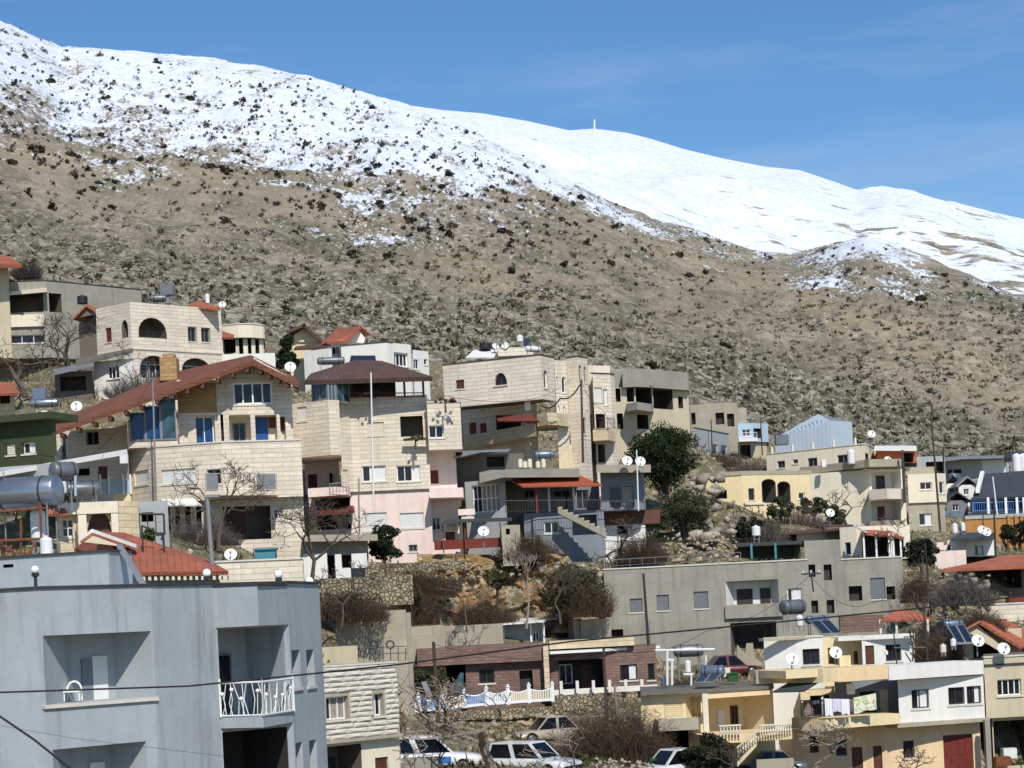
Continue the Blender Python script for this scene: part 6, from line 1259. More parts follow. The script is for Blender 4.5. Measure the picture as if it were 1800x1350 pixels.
V = G.vol((1310, 130), right=[(1780, 0, 6)], mat='plaster_beige', inner='recess_shade', back=6, top_z=None); V.op(0, (1400, 240, 1600, 345), 'open', 1, dark=True); G.build()
A3, B3, C3 = G.p(1440, 52, 111.6), G.p(1305, 130, 111.6), G.p(1790, 262, 111.2); A4 = G.p(1650, 35, 117); C4 = G.p(1960, 210, 116)
m_ = MB(); m_.slab([A3, C3, C4, A4], .15); part(m_, 'roof', 'tile_orange', G.o); m_ = MB(); m_.slab([A3, B3, B3 + Vector((4, 5, 0)), A4], .15); part(m_, 'roof', 'tile_orange', G.o)
m_ = MB(); m_.face([A3 + Vector((0, .3, -.2)), B3 + Vector((.3, .3, 0)), C3 + Vector((0, .3, -1))]); part(m_, 'gable', 'plaster_beige', G.o)
# ================================================================ yellow porch house with balustrade
H = House('balustrade_house', 'yellow house with a chamfered porch, balustraded terrace and outside stairs', Z11, 97)
V = H.vol((640, 650), right=[(1225, 0, 12)], left=[(120, 0, -4)], mat='plaster_yellow', inner='plaster_yellow', back=7, base=None)
V.op(1, (690, 672, 1215, 1000), 'open', 1.7, splay=(.1, .9), back=[('door', .40, .56, 0, .62, {'mat': 'shutter_white'}), ('win', .70, .88, .15, .7, {'nv': 2, 'frame': 'brown_wood'}), ('door', .0, .1, .1, .6, {'mat': 'plaster_bluegrey'})])
V.op(0, (500, 685, 625, 860), 'open', 1.0, splay=(.4, .0)); V.op(0, (275, 960, 525, 1210), 'open', 2.5, dark=True); V.op(0, (320, 735, 470, 850), 'shut', .1, frame='plaster_yellow')
H.build(); a, d, L, n = V.wall(0)
m_ = MB(); ring = V.pts + V.back; m_.prism([tuple(p + (Vector((0, -.5)) if i < len(V.pts) else Vector((0, 0)))) for i, p in enumerate(ring)], V.zt + .003, V.zt + .16); part(m_, 'roof_slab', 'concrete_dark', H.o)
band(Z11, 270, 885, 605, 872, 90, 95.5, 95.6, 'concrete_warm', 'porch_slab', 1.6)
ppart(H, Z11, 645, 660, 690, 1010, 95.6, 'pillar', 'plaster_cream', .25); 
m_ = MB(); m_.prism([tuple(P(*Z11(u, 670), D)[:2]) for u, D in ((650, 95.6), (1225, 97.2), (1225, 97.6), (650, 96.0))], P(*Z11(900, 690), 96).z, P(*Z11(900, 655), 96).z); part(m_, 'beam', 'plaster_yellow', H.o)
tz = band(Z11, 690, 1012, 1385, 990, 70, 94.0, 95.0, 'plaster_orange', 'terrace', 3)
m_ = MB(); a_, b_ = P(*Z11(1085, 1010), 93.6), P(*Z11(925, 1180), 92.6); m_.box(a_ - Vector((0, 0, .5)), b_ - a_, Vector((.15, 1.0, 0)), Vector((0, 0, .22))); part(m_, 'stair_flight', 'plaster_yellow', H.o)
for (p0, p1, nn_) in ((P(*Z11(780, 1010), 93.9), P(*Z11(965, 1000), 94.1), 7), (P(*Z11(1110, 1005), 94.1), P(*Z11(1385, 990), 94.9), 13), (P(*Z11(1095, 1050), 93.5), P(*Z11(925, 1195), 92.4), 8)):
    m_ = MB(); hh = .42; m_.box(p0 + Vector((0, -.06, hh)), p1 - p0, (0, .14, 0), (0, 0, .07)); part(m_, 'handrail', 'plaster_cream', H.o)
    for i in range(nn_):
        c = p0.lerp(p1, (i + .5) / nn_); b = MB(); b.lathe(c, (0, 0, 1), [(0, .045), (.06, .03), (.16, .06), (.28, .03), (.42, .045)], 6); part(b, 'baluster', 'plaster_cream', H.o)
# ================================================================ near stone house with rusticated blocks
wallmat('block_stone', S(208, 202, 190), 0.12, 0.12, bump=.8)
H = House('rusticated_house', 'pale house faced with large rough stone blocks beside the blue-grey house', Z13, 84)
V = H.vol((785, 76), left=[(-200, 0, 46)], mat='concrete_warm', inner='inner_dark', back=6, bot=700, coping=CL)
V.op(0, (168, 372, 362, 574), 'win', .3, nv=3, sill=.06, curtain='curtain'); V.op(0, (586, 345, 672, 540), 'win', .3, nv=2, sill=.06)
V2 = H.vol((800, 705), left=[(-200, 0, 46)], right=[(812, 0, 70)], D=84.2, mat='plaster_cream', inner='inner_dark', back=6); V2.op(0, (150, 800, 482, 1200), 'open', 1.5, dark=False, back=[('door', .3, .9, 0, .7, {'mat': 'dark_metal'})]); V2.op(0, (600, 905, 718, 1120), 'shut', .15, frame='brown_wood')
H.place(); a, d, L, n = V.wall(0); ops = V.ops[0]; rows = 14; rh = (V.zt - V.zb) / rows; s_lo = V.hit(0, *Z13(60, 400))[0]
for r_ in range(rows):
    x = s_lo - (r_ % 2) * .45 - R.uniform(0, .2); z0, z1 = V.zb + rh * r_ + .012, V.zb + rh * (r_ + 1) - .012
    while x < L:
        wd = R.uniform(.75, 1.15); x0, x1 = max(x + .012, s_lo), min(x + wd - .012, L - .01); x += wd
        if x1 - x0 < .12: continue
        segs = [(x0, x1)]
        for o in ops:
            if z1 > o['z0'] - .10 and z0 < o['z1'] + .0:
                ns = []
                for p, q in segs:
                    if q <= o['s0'] - .09 or p >= o['s1'] + .09: ns.append((p, q))
                    else:
                        if o['s0'] - .09 - p > .1: ns.append((p, o['s0'] - .09))
                        if q - o['s1'] - .09 > .1: ns.append((o['s1'] + .09, q))
                segs = ns
        for p, q in segs:
            b = MB(); e = .035; k1 = R.uniform(.05, .085); F = [P3(a, d, n, p, -.004, z0), P3(a, d, n, q, -.004, z0), P3(a, d, n, q, -.004, z1), P3(a, d, n, p, -.004, z1)]
            xm = p + (q - p) * R.uniform(.35, .65); zs = R.uniform(.3, .6)
            I = [P3(a, d, n, p + e, -k1 * R.uniform(.6, 1), z0 + e), P3(a, d, n, q - e, -k1 * R.uniform(.6, 1), z0 + e), P3(a, d, n, q - e, -k1 * R.uniform(.6, 1), z1 - e), P3(a, d, n, p + e, -k1 * R.uniform(.6, 1), z1 - e)]
            Mx = P3(a, d, n, xm, -k1 * 1.35, z0 + (z1 - z0) * zs)
            for i in range(4): j = (i + 1) % 4; b.face([F[i], F[j], I[j], I[i]]); b.face([I[i], I[j], Mx])
            part(b, 'stone', 'block_stone', H.o)
m_ = MB(); zz = V.zb; m_.box(P3(a, d, n, s_lo - 2, -.16, zz - .12), d.to_3d() * (L - s_lo + 2.05), -n.to_3d() * .158, (0, 0, .13)); part(m_, 'ledge', 'concrete_warm', H.o)
H.build()
# ================================================================ brick-red houses behind the white fence
H = House('brick_house', 'long dark red brick-faced house with a shaded porch behind the white fence', Z8, 112)
V = H.vol((1245, 388), left=[(575, 0, 6)], mat='brick_red', inner='inner_dark', back=7, bot=482)
V2 = H.vol((1240, 482), left=[(832, 0, 6)], right=[(1244, 0, 70)], mat='brick_red', inner='inner_dark', back=5, D=112.5); V2.op(0, (906, 528, 988, 602), 'win', .15, nv=2, frame='dark_metal', silmat='plaster_cream'); V2.op(0, (1120, 535, 1190, 640), 'open', .5, dark=True)
V3 = H.vol((835, 500), left=[(478, 0, 6)], mat='recess_shade', inner='recess_shade', back=3, D=116)
H.build(); band(Z8, 478, 508, 838, 488, 14, 111.2, 112, 'awning_dark', 'porch_beam', 4)
ppart(H, Z8, 1248, 400, 1276, 632, 111.6, 'pilaster', 'stone_gold', .4)
o = thing('potted_screen', 'leaning pale grey slatted board beside the brick porch', 'board', tuple(P(*Z13(1060, 380), 109))); m_ = MB(); m_.slab([P(*Z13(1000, 245), 109.6), P(*Z13(1045, 235), 109.6), P(*Z13(1105, 370), 108.6), P(*Z13(1060, 380), 108.6)], .05); part(m_, 'board', 'galv', o)
m_ = MB(); m_.slab([P(*Z13(1250, 340), 111), P(*Z13(1370, 345), 111), P(*Z13(1375, 165), 112), P(*Z13(1345, 160), 112)], .06); tag(part(m_, 'glass_screen', 'glass_green', None, loc=tuple(P(*Z13(1300, 345), 111))), 'slanted green glass wind screen on the brick porch', 'screen')
ptop(Z13, 800, 300, 915, 395, 112.5, 'porch_couch', 'orange-brown couch on the shaded brick porch', 'couch', 'rust', .7)
H = House('brick_bungalow', 'brick-red bungalow with a cream roof band and two dark shuttered windows', Z8, 113)
V = H.vol((1276, 385), right=[(1725, 0, 6)], mat='stone_gold', back=5, bot=425, D=113)
V2 = H.vol((1276, 430), right=[(1840, 0, 6)], mat='brick_red', inner='inner_dark', back=6, D=113.4); V2.op(0, (1325, 478, 1562, 640), 'open', 1.8, dark=True, back=[('win', .1, .4, .2, .85, {'nv': 2}), ('door', .6, .85, 0, .8, {'mat': 'brown_wood'})]); V2.op(0, (1650, 505, 1740, 586), 'win', .15, nv=1, frame='dark_metal', curtain='curtain_white'); V2.op(0, (1796, 498, 1832, 585), 'win', .15, nv=1, frame='dark_metal')
H.build(); band(Z8, 1280, 436, 1860, 402, 14, 112.2, 114.6, 'white_frame', 'eave_board', 1.2)
# ================================================================ white fence with picket panels
fx = [(490, 700, 110), (590, 690, 110.1), (715, 682, 110.2), (832, 668, 110.4), (948, 655, 110.6), (1062, 648, 110.8), (1172, 640, 111), (1296, 632, 111.3)]
fo = thing('picket_fence', 'white and blue plaster picket fence with finialed posts in front of the brick house', 'fence', tuple(P(*Z8(890, 765), 110)))
plain('fence_white', S(226, 230, 236), .7, .06); plain('fence_blue', S(140, 176, 214), .7, .12); plain('fence_cream', S(224, 212, 186), .7, .08)
for i, (u, v, D) in enumerate(fx):
    lo = P(*Z8(u, v + 68), D); hi = P(*Z8(u, v - 24), D); m_ = MB(); m_.box((lo.x - .09, D - .09, lo.z), (.18, 0, 0), (0, .18, 0), (0, 0, hi.z - lo.z)); po = part(m_, 'post', 'fence_white', fo)
    b = MB(); b.lathe((lo.x, D, hi.z), (0, 0, 1), [(0, .14), (.04, .14), (.07, .05), (.11, .08), (.16, .04), (.2, .001)], 8); part(b, 'finial', 'fence_white', po)
    if i < len(fx) - 1:
        u2_, v2_, D2_ = fx[i + 1]; lo2 = P(*Z8(u2_, v2_ + 68), D2_); hgt = hi.z - lo.z - .2; cm = ['fence_white', 'fence_blue', 'fence_cream', 'fence_blue', 'fence_white', 'fence_cream', 'fence_cream'][i]
        pn = MB(); e0, e1 = lo.lerp(lo2, .04), lo.lerp(lo2, .96); pn.box(e0 + Vector((0, -.05, .05)), e1 - e0, (0, .1, 0), (0, 0, .14)); par = part(pn, 'bottom_rail', 'fence_white', fo)
        k = 9; tr = MB()
        for j in range(k):
            f0, f1 = (j) / k, (j + 1) / k; sg = lambda f: hgt - .14 * math.sin(math.pi * f); p, q = e0.lerp(e1, f0), e0.lerp(e1, f1); tr.tube(p + Vector((0, 0, sg(f0))), q + Vector((0, 0, sg(f1))), .045, n=5, cap=False)
        part(tr, 'top_rail', 'fence_white', fo)
        for j in range(k):
            f = (j + .5) / k; p = e0.lerp(e1, f); b = MB(); b.box(p + Vector((-.05, -.03, .19)), (.1, 0, 0), (0, .06, 0), (0, 0, hgt - .14 * math.sin(math.pi * f) - .2)); part(b, 'picket', cm, fo)
W = House('white_garden_wall', 'low white scalloped garden wall in front of the brick bungalow', Z8, 112, cat='wall'); V = W.vol((1298, 640), right=[(1850, 0, 10)], mat='plaster_white', back=.3, bot=668); W.build()
for i in range(6): u = 1340 + i * 85; ppart(W, Z8, u - 8, 592 - i * 2, u + 8, 660 - i * 6, 111.8, 'post', 'plaster_white', .2)
F = House('fence_base_wall', 'rough plastered base wall under the white picket fence', Z8, 109.7, cat='wall'); V = F.vol((485, 768), right=[(1300, 0, 4)], mat='rubble', back=.6, bot=(485, 815)); F.build()
Q = House('stone_base_wall', 'brown rubble wall under the scalloped white garden wall', Z8, 111.6, cat='wall'); V = Q.vol((1300, 668), right=[(1850, 0, 10)], mat='rubble', back=.5); Q.build()
# ================================================================ prefab cabin and retaining walls above the brick houses
H = House('prefab_cabin', 'pale grey prefab cabin with white trim and a slightly sloping roof', Z8, 119)
V = H.vol((1185, 285), left=[(1035, 0, 0)], right=[(1250, 0, 20)], mat='plaster_grey', inner='inner_dark', back=4); V.op(1, (1190, 330, 1226, 382), 'win', nv=2)
V2 = H.vol((1395, 270), right=[(1440, 0, 10)], mat='plaster_white', back=3, D=120); V3 = H.vol((1250, 300), right=[(1395, 0, 5)], mat='plaster_bluegrey', inner='inner_dark', back=2, D=121); V3.op(0, (1300, 320, 1370, 380), 'open', .8, dark=True)
H.build(); slabpart(H, [H.p(1005, 290, 117.8), H.p(1255, 272, 118), H.p(1250, 252, 123), H.p(1080, 262, 123)], .1, 'roof', 'sheet_white'); slabpart(H, [H.p(1260, 262, 118.6), H.p(1465, 245, 119), H.p(1450, 238, 123), H.p(1290, 250, 123)], .1, 'roof', 'tile_slate')
for u in (1036, 1180, 1248): ppart(H, Z8, u - 5, 275, u + 5, 392, 118.7, 'corner_trim', 'white_frame', .1)
for k, (u0, v0, u1, D, an, mt_, lb) in enumerate(((148, 232, 520, 107, 4, 'concrete_warm', 'tall weathered concrete retaining wall left of the leaning ladder'), (521, 230, 545, 107.3, 50, 'concrete_warm', 'narrow return of the weathered retaining wall'), (545, 305, 722, 112.5, 4, 'concrete_warm', 'low concrete wall behind the leaning ladder'), (722, 302, 1030, 117.5, -6, 'concrete_warm', 'long beige concrete wall joining the prefab cabin'), (1440, 268, 1600, 119.5, 8, 'concrete_warm', 'concrete wall between the cabin and the long concrete building'), (55, 415, 265, 104, 4, 'plaster_beige', 'cream rooftop wall behind the rough stone block house'))):
    W = House('retaining_wall', lb, Z8, D, cat='wall', group='concrete retaining walls'); V = W.vol((u0, v0), right=[(u1, 0, an)], mat=mt_, back=.6, coping=None); W.build()
o = thing('ladder', 'weathered wooden ladder leaning on the low concrete wall', 'ladder', tuple(P(*Z8(720, 415), 114)))
for (a_, b_) in (((672, 262), (706, 415)), ((700, 258), (738, 412))): m_ = MB(); m_.tube(P(*Z8(*b_), 114.2), P(*Z8(*a_), 115.6), .05, n=5); part(m_, 'stile', 'bark_pale', o)
for i in range(6): f = (i + .5) / 6; m_ = MB(); m_.tube(P(*Z8(706 - 34 * f, 415 - 153 * f), 114.2 + 1.4 * f), P(*Z8(738 - 38 * f, 412 - 154 * f), 114.2 + 1.4 * f), .035, n=5); part(m_, 'rung', 'bark_pale', o)
o = ptop(Z8, 530, 340, 680, 352, 115, 'lean_roof', 'corrugated grey lean-to roof below the ladder', 'roof', 'galv', 2); barrel(625, 390, 114, .45, .75, 'white plastic tank under the corrugated lean-to', 'tank_white', Z8); ptop(Z8, 535, 395, 595, 430, 114.5, 'shed_hut', 'dark windowed hut under the corrugated lean-to', 'shed', 'plaster_bluegrey', 1)
# rooftop ironwork of the stone block house
o = thing('roof_railing', 'wrought iron railing with ring finials on the stone block house roof', 'railing', tuple(P(*Z8(390, 480), 90)))
for u in (270, 300, 330, 360, 400, 440, 480, 520): m_ = MB(); m_.tube(P(*Z8(u, 485), 88.5), P(*Z8(u, 415), 88.5), .02, n=5); part(m_, 'baluster', 'dark_metal', o)
for v in (415, 450): m_ = MB(); m_.tube(P(*Z8(262, v + 3), 88.5), P(*Z8(525, v - 8), 88.5), .02, n=5); part(m_, 'rail', 'dark_metal', o)
for u in (355, 438): m_ = MB(); c = P(*Z8(u, 400), 88.5); [m_.tube(c + Vector((.17 * math.cos(t), 0, .17 * math.sin(t))), c + Vector((.17 * math.cos(t + .63), 0, .17 * math.sin(t + .63))), .035, n=5) for t in [i * .6283 for i in range(10)]]; part(m_, 'ring_finial', 'dark_metal', o)
# ================================================================ small ruined grey house below the pink one
H = House('patched_house', 'small grey patched house with a flat concrete roof beside the dark cypress', Z6, 111)
V = H.vol((112, 950), right=[(520, 0, 6)], mat='concrete', inner='recess_shade', back=5); V.op(0, (272, 1050, 312, 1200), 'open', .8, dark=True); V.op(0, (360, 1050, 415, 1128), 'open', .6, dark=True)
H.build(); slabpart(H, [H.p(105, 945, 109.6), H.p(582, 938, 110.4), H.p(580, 920, 116), H.p(110, 925, 116)], px(Z6, 22, 110), 'roof_slab', 'concrete_warm')
for u0, v0, u1, v1 in ((120, 1040, 268, 1200), (318, 1045, 358, 1195), (420, 1040, 515, 1130), (360, 1132, 415, 1195)): ppart(H, Z6, u0, v0, u1, v1, 110.5, 'whitewash_patch', 'plaster_white', .1)
ptop(Z6, 60, 860, 205, 945, 116, 'mesh_screen', 'dark green mesh fence on the patched house roof', 'fence', 'plaster_green', .08)
for k, (u0, v0, u1, D, an, mt_, lb) in enumerate(((100, 1205, 800, 109.5, 4, 'rubble', 'long rough stone terrace wall below the patched house'), (520, 1110, 1130, 121, 5, 'rubble', 'grey dry stone terrace wall at the foot of the pink house'), (440, 1130, 530, 112, 3, 'stone_pale', 'short pale stone wall beside the patched house'), (-60, 1105, 112, 108, 6, 'stone_pale', 'pale stone wall left of the patched house'))):
    W = House('terrace_wall', lb, Z6, D, cat='wall', group='terrace walls'); V = W.vol((u0, v0), right=[(u1, 0, an)], mat=mt_, back=.6, bot=1165 if k == 1 else (1390 if k == 0 else None)); W.build()
# terrace of the pink house: pergola, AC units, chimney stub
o = thing('iron_pergola', 'rusty iron pergola with a grey sheet over the pink house terrace', 'pergola', tuple(P(*Z6(1150, 1010), 125)))
for u in (990, 1130, 1350): part(pbox(Z6, u - 4, 845, u + 4, 1040, 124.5, .1), 'post', 'rust', o)
m_ = MB(); m_.slab([P(*Z6(985, 845), 124), P(*Z6(1420, 830), 124.4), P(*Z6(1420, 815), 127), P(*Z6(1000, 828), 127)], .08); part(m_, 'sheet', 'awning_dark', o)
part(pbox(Z6, 935, 950, 1350, 1010, 125, .1), 'maroon_screen', 'red_brown', o)
ptop(Z6, 1010, 855, 1075, 895, 126, 'air_conditioner', 'cream air conditioner on the pink house terrace', 'air conditioner', 'shutter_cream', .3); ptop(Z6, 1105, 810, 1185, 838, 127.5, 'air_conditioner', 'row of small cream air conditioner units beside the grey veranda house', 'air conditioner', 'shutter_cream', .3); ptop(Z6, 1005, 905, 1065, 960, 126, 'terrace_stove', 'brown oven box under the iron pergola', 'oven', 'rust', .4)
dish(1243, 900, 122, 36, 'white dish on a pole above the rubble terrace', z=Z6, foot=.9)
H = House('chimney_stub', 'weathered concrete chimney stub with a dark square hole', Z6, 123, cat='chimney'); V = H.vol((1355, 865), right=[(1440, 0, 5), (1470, 0, 45)], mat='concrete_warm', inner='recess_shade', back=1.5, bot=1120); V.op(0, (1382, 885, 1408, 922), 'open', .4, dark=True); H.build()
# ================================================================ vegetation and rock kit
def leafmat(name, c, c2, rough=.7):
    m, nt, bs = newmat(name); tc = N(nt, 'ShaderNodeTexCoord'); L = nt.links.new
    n1 = noise(nt, tc.outputs['Object'], 2.2, 3); n2 = noise(nt, tc.outputs['Object'], 14, 2)
    col = mixc(nt, ramp(nt, n1, .35, .65), c, c2); col = mixc(nt, ramp(nt, n2, .35, .7, 0, .6), col, dark(c, .55)); L(col, bs.inputs['Base Color']); bs.inputs['Roughness'].default_value = rough; bs.inputs['Specular IOR Level'].default_value = .2
leafmat('pine_green', S(46, 60, 30), S(32, 46, 24)); leafmat('olive_green', S(82, 86, 62), S(60, 66, 46)); leafmat('dark_green', S(46, 56, 36), S(32, 42, 28)); leafmat('ivy_green', S(64, 70, 44), S(84, 76, 52))
leafmat('shrub_dark', S(60, 58, 44), S(76, 68, 54)); leafmat('shrub_bare', S(88, 78, 72), S(70, 62, 60)); leafmat('grass_green', S(92, 104, 52), S(70, 86, 40)); leafmat('grass_dry', S(150, 132, 92), S(118, 100, 70)); leafmat('twig_brown', S(104, 86, 70), S(78, 64, 54)); leafmat('twig_grey', S(122, 112, 104), S(92, 84, 78))
leafmat('scrub_olive', S(104, 104, 80), S(88, 90, 66)); leafmat('scrub_grey', S(126, 116, 100), S(104, 96, 84)); plain('rock_pale', S(150, 140, 122), .95, .3, 2.5, bump=.9, c2=S(192, 182, 162)); plain('rock_ochre', S(150, 118, 78), .95, .35, 1.8, bump=.9, c2=S(186, 164, 130)); plain('rock_grey', S(126, 120, 108), .95, .3, 2.5, bump=.9, c2=S(160, 153, 138))
class Fast:
    """numpy triangle/quad soup for foliage and stones"""
    def __init__(s): s.v, s.q, s.n = [], [], 0
    def add(s, V, F): s.v.append(V.reshape(-1, 3)); s.q.append(F + s.n); s.n += V.reshape(-1, 3).shape[0]
    def obj(s, name, mat, parent=None, loc=(0, 0, 0), smooth=False):
        V = np.concatenate(s.v).astype(np.float32); F = np.concatenate(s.q); k = F.shape[1]; org = np.array(ORG[parent.name]) if parent is not None else np.array(loc)
        me = bpy.data.meshes.new(name); me.vertices.add(len(V)); me.vertices.foreach_set('co', (V - org).astype(np.float32).ravel())
        me.loops.add(F.size); me.loops.foreach_set('vertex_index', F.ravel().astype(np.int32)); me.polygons.add(len(F)); me.polygons.foreach_set('loop_start', np.arange(0, F.size, k, dtype=np.int32)); me.polygons.foreach_set('loop_total', np.full(len(F), k, dtype=np.int32))
        if smooth: me.polygons.foreach_set('use_smooth', np.full(len(F), True))
        me.materials.append(MATS[mat]); me.update(calc_edges=True)
        o = bpy.data.objects.new(name, me); COL.objects.link(o)
        if parent is not None: o.parent = parent
        else: o.location = loc
        ORG[o.name] = Vector(org); return o
RN = np.random.RandomState(3)
def leaves(cent, n, rad, size, flat=.75, aspect=2.2):
    """n small leaf quads through clumps: cent (k,3), rad (k,)"""
    k = len(cent); i = RN.randint(0, k, n); d = RN.normal(size=(n, 3)); d /= np.linalg.norm(d, axis=1)[:, None]; r = RN.uniform(.35, 1, n) ** .5
    c = cent[i] + d * (rad[i] * r)[:, None] * np.array([1, 1, flat]); a = RN.normal(size=(n, 3)) + d * .6; a /= np.linalg.norm(a, axis=1)[:, None]; b = np.cross(a, RN.normal(size=(n, 3))); b /= np.linalg.norm(b, axis=1)[:, None]
    sz = size * RN.uniform(.6, 1.4, n)[:, None]; a = a * sz; b = b * sz / aspect
    return np.stack([c - a, c - b, c + a, c + b], 1), np.arange(n * 4).reshape(n, 4)
def tree_trunk(o, base, h, r, cent, mat='bark'):
    m_ = MB(); b = Vector(base); top = b + Vector((0, 0, h)); m_.tube(b - Vector((0, 0, .5)), top, r, r * .5, 7)
    for c in cent: st = b.lerp(top, R.uniform(.4, 1)); m_.tube(st, Vector(c), r * .35, r * .12, 5, cap=False)
    part(m_, 'trunk', mat, o)
def leafy(name, label, u0, v0, u1, v1, D, mat, n=2600, size=.13, z=Z0, lobes=26, trunk=None, cat='tree', group=None, shape='round'):
    """evergreen filling a pixel box: clumps of leaves through the crown, gaps between"""
    a = P(*z(u0, (v0 + v1) / 2), D); b = P(*z(u1, (v0 + v1) / 2), D); t = P(*z((u0 + u1) / 2, v0), D).z; l = P(*z((u0 + u1) / 2, v1), D).z
    cx, w, h = (a.x + b.x) / 2, (b.x - a.x) / 2, (t - l) / 2; cz = (t + l) / 2; gzv = min(gz(cx, D), l) if trunk is None else l
    o = thing(name, label, cat, (cx, D, gzv), group); cs = []; rs = []
    for k in range(lobes):
        while True:
            p = RN.uniform(-1, 1, 3)
            if shape == 'cone':
                lim = max(.08, (1 - (p[2] + 1) / 2) * .95)
                if p[0] ** 2 + p[1] ** 2 < lim ** 2: break
            elif np.linalg.norm(p) < 1 and (np.linalg.norm(p) > .35): break
        f = RN.uniform(.2, .36); cs.append((cx + p[0] * w * (1 - f * .6), D + p[1] * w * .9 * (1 - f * .6), cz + p[2] * h * (1 - f * .6))); rs.append(f * min(w, h) * 1.15)
    cs, rs = np.array(cs), np.array(rs); F = Fast(); F.add(*leaves(cs, n, rs, size)); F.obj('crown', mat, o)
    tree_trunk(o, (cx, D, gzv), max(cz - gzv, .4), max(.06, w * .09), [tuple(c) for c in cs[::3]]); return o
def bare(name, label, ub, vb, D, top_v, spread_px, mat='bark', seed=1, depth=6, z=Z0, r0=None, cat='tree', lean=0.0, group=None, width=1.0):
    """leafless tree: forking limbs down to fine twigs"""
    rmin = D * .00010; rr = random.Random(seed); b = P(*z(ub, vb), D); Ht = P(*z(ub, top_v), D).z - b.z; sp = px(z, spread_px, D); r0 = r0 or Ht * .03
    o = thing(name, label, cat, b, group); m_ = MB(); tw = MB()
    def grow(p, d, l, r, k):
        n = 2 if k > 2 else 1; q = p
        for i in range(n):
            d2 = (d + Vector((rr.gauss(0, .16), rr.gauss(0, .16), rr.gauss(.03, .1)))).normalized(); e = q + d2 * (l / n); (m_ if k >= depth - 1 else tw).tube(q, e, max(r * (1 - .3 * i / n), rmin), max(r * (1 - .3 * (i + 1) / n), rmin), 5 if k > 3 else 3, cap=False); q = e; d = d2
        if k <= 0: return
        for i in range(rr.choice([2, 3, 3] if k > 1 else [2, 3])):
            ax = Vector((rr.gauss(0, 1), rr.gauss(0, 1) * .8, rr.gauss(0, .45))).normalized(); nd = (d * .75 + ax * .75 * sp / max(Ht, .1) + Vector((0, 0, .12))).normalized(); grow(q, nd, l * rr.uniform(.62, .85), r * rr.uniform(.5, .68), k - 1)
    d0 = Vector((lean, 0, 1)).normalized(); k0 = 2 if width > 1 else 1
    for i in range(k0): grow(b - Vector((0, 0, .3)), (d0 + Vector((rr.gauss(0, .25) * (k0 - 1), 0, 0))).normalized(), Ht * .30, r0 / k0 ** .5, depth)
    A_b = np.array(m_.v + tw.v); kz = Ht / max(A_b[:, 2].max() - b.z, .1); kx = sp / max(np.ptp(A_b[:, 0]), .1); kx = min(max(kx, .5), 2.2)
    for mm in (m_, tw): mm.v = [(b.x + (x - b.x) * kx, b.y + (y - b.y) * kx, b.z + (zz - b.z) * kz) for x, y, zz in mm.v]
    part(m_, 'trunk', mat, o); part(tw, 'branches', mat, o)['kind'] = 'stuff'; return o
def thicket(name, label, u0, v0, u1, v1, D, mat, n=700, z=Z0, group=None, cat='bush', leafc=None, r=.019):
    """dense leafless bush: many thin crooked stems rising from a strip of ground"""
    a = P(*z(u0, v1), D); b = P(*z(u1, v1), D); h = P(*z((u0 + u1) / 2, v0), D).z - a.z; o = thing(name, label, cat, ((a.x + b.x) / 2, D, min(a.z, b.z)), group); m_ = MB(); w = b.x - a.x
    for i in range(n):
        f = R.random(); p = a.lerp(b, f) + Vector((0, R.uniform(-.5, .5) * min(w, 2.5), 0)); env = math.sin(math.pi * min(max(f, .05), .95)) ** .5; l = h * env * R.uniform(.45, 1.0); d = Vector((R.gauss((f - .5) * .7, .3), R.gauss(0, .3), 1)).normalized(); rr_ = r * R.uniform(.6, 1.5)
        for k in range(3):
            q = p + d * (l / 3); m_.tube(p, q, rr_ * (1 - k * .28), rr_ * (.72 - k * .28), 3, cap=False); p = q; d = (d + Vector((R.gauss(0, .35), R.gauss(0, .3), R.gauss(-.05, .2)))).normalized()
            if k: e = p + Vector((R.gauss(0, 1), R.gauss(0, 1), R.gauss(.4, .6))).normalized() * l * .2; m_.tube(p, e, rr_ * .5, rr_ * .2, 3, cap=False)
    part(m_, 'stems', mat, o)['kind'] = 'stuff'
    if leafc:
        F = Fast(); k = 14; cs = np.array([(a.x + w * RN.uniform(.1, .9), D + RN.uniform(-.6, .6), a.z + h * RN.uniform(.2, .75)) for _ in range(k)]); F.add(*leaves(cs, int(n * 1.2), np.full(k, min(w, h) * .25), .09)); F.obj('foliage', leafc, o)
    return o
ICO = None
def ico():
    global ICO
    if ICO is None:
        t = (1 + 5 ** .5) / 2; v = np.array([(-1, t, 0), (1, t, 0), (-1, -t, 0), (1, -t, 0), (0, -1, t), (0, 1, t), (0, -1, -t), (0, 1, -t), (t, 0, -1), (t, 0, 1), (-t, 0, -1), (-t, 0, 1)], float); v /= np.linalg.norm(v[0])
        f = np.array([(0, 11, 5), (0, 5, 1), (0, 1, 7), (0, 7, 10), (0, 10, 11), (1, 5, 9), (5, 11, 4), (11, 10, 2), (10, 7, 6), (7, 1, 8), (3, 9, 4), (3, 4, 2), (3, 2, 6), (3, 6, 8), (3, 8, 9), (4, 9, 5), (2, 4, 11), (6, 2, 10), (8, 6, 7), (9, 8, 1)]); ICO = (v, f)
    return ICO
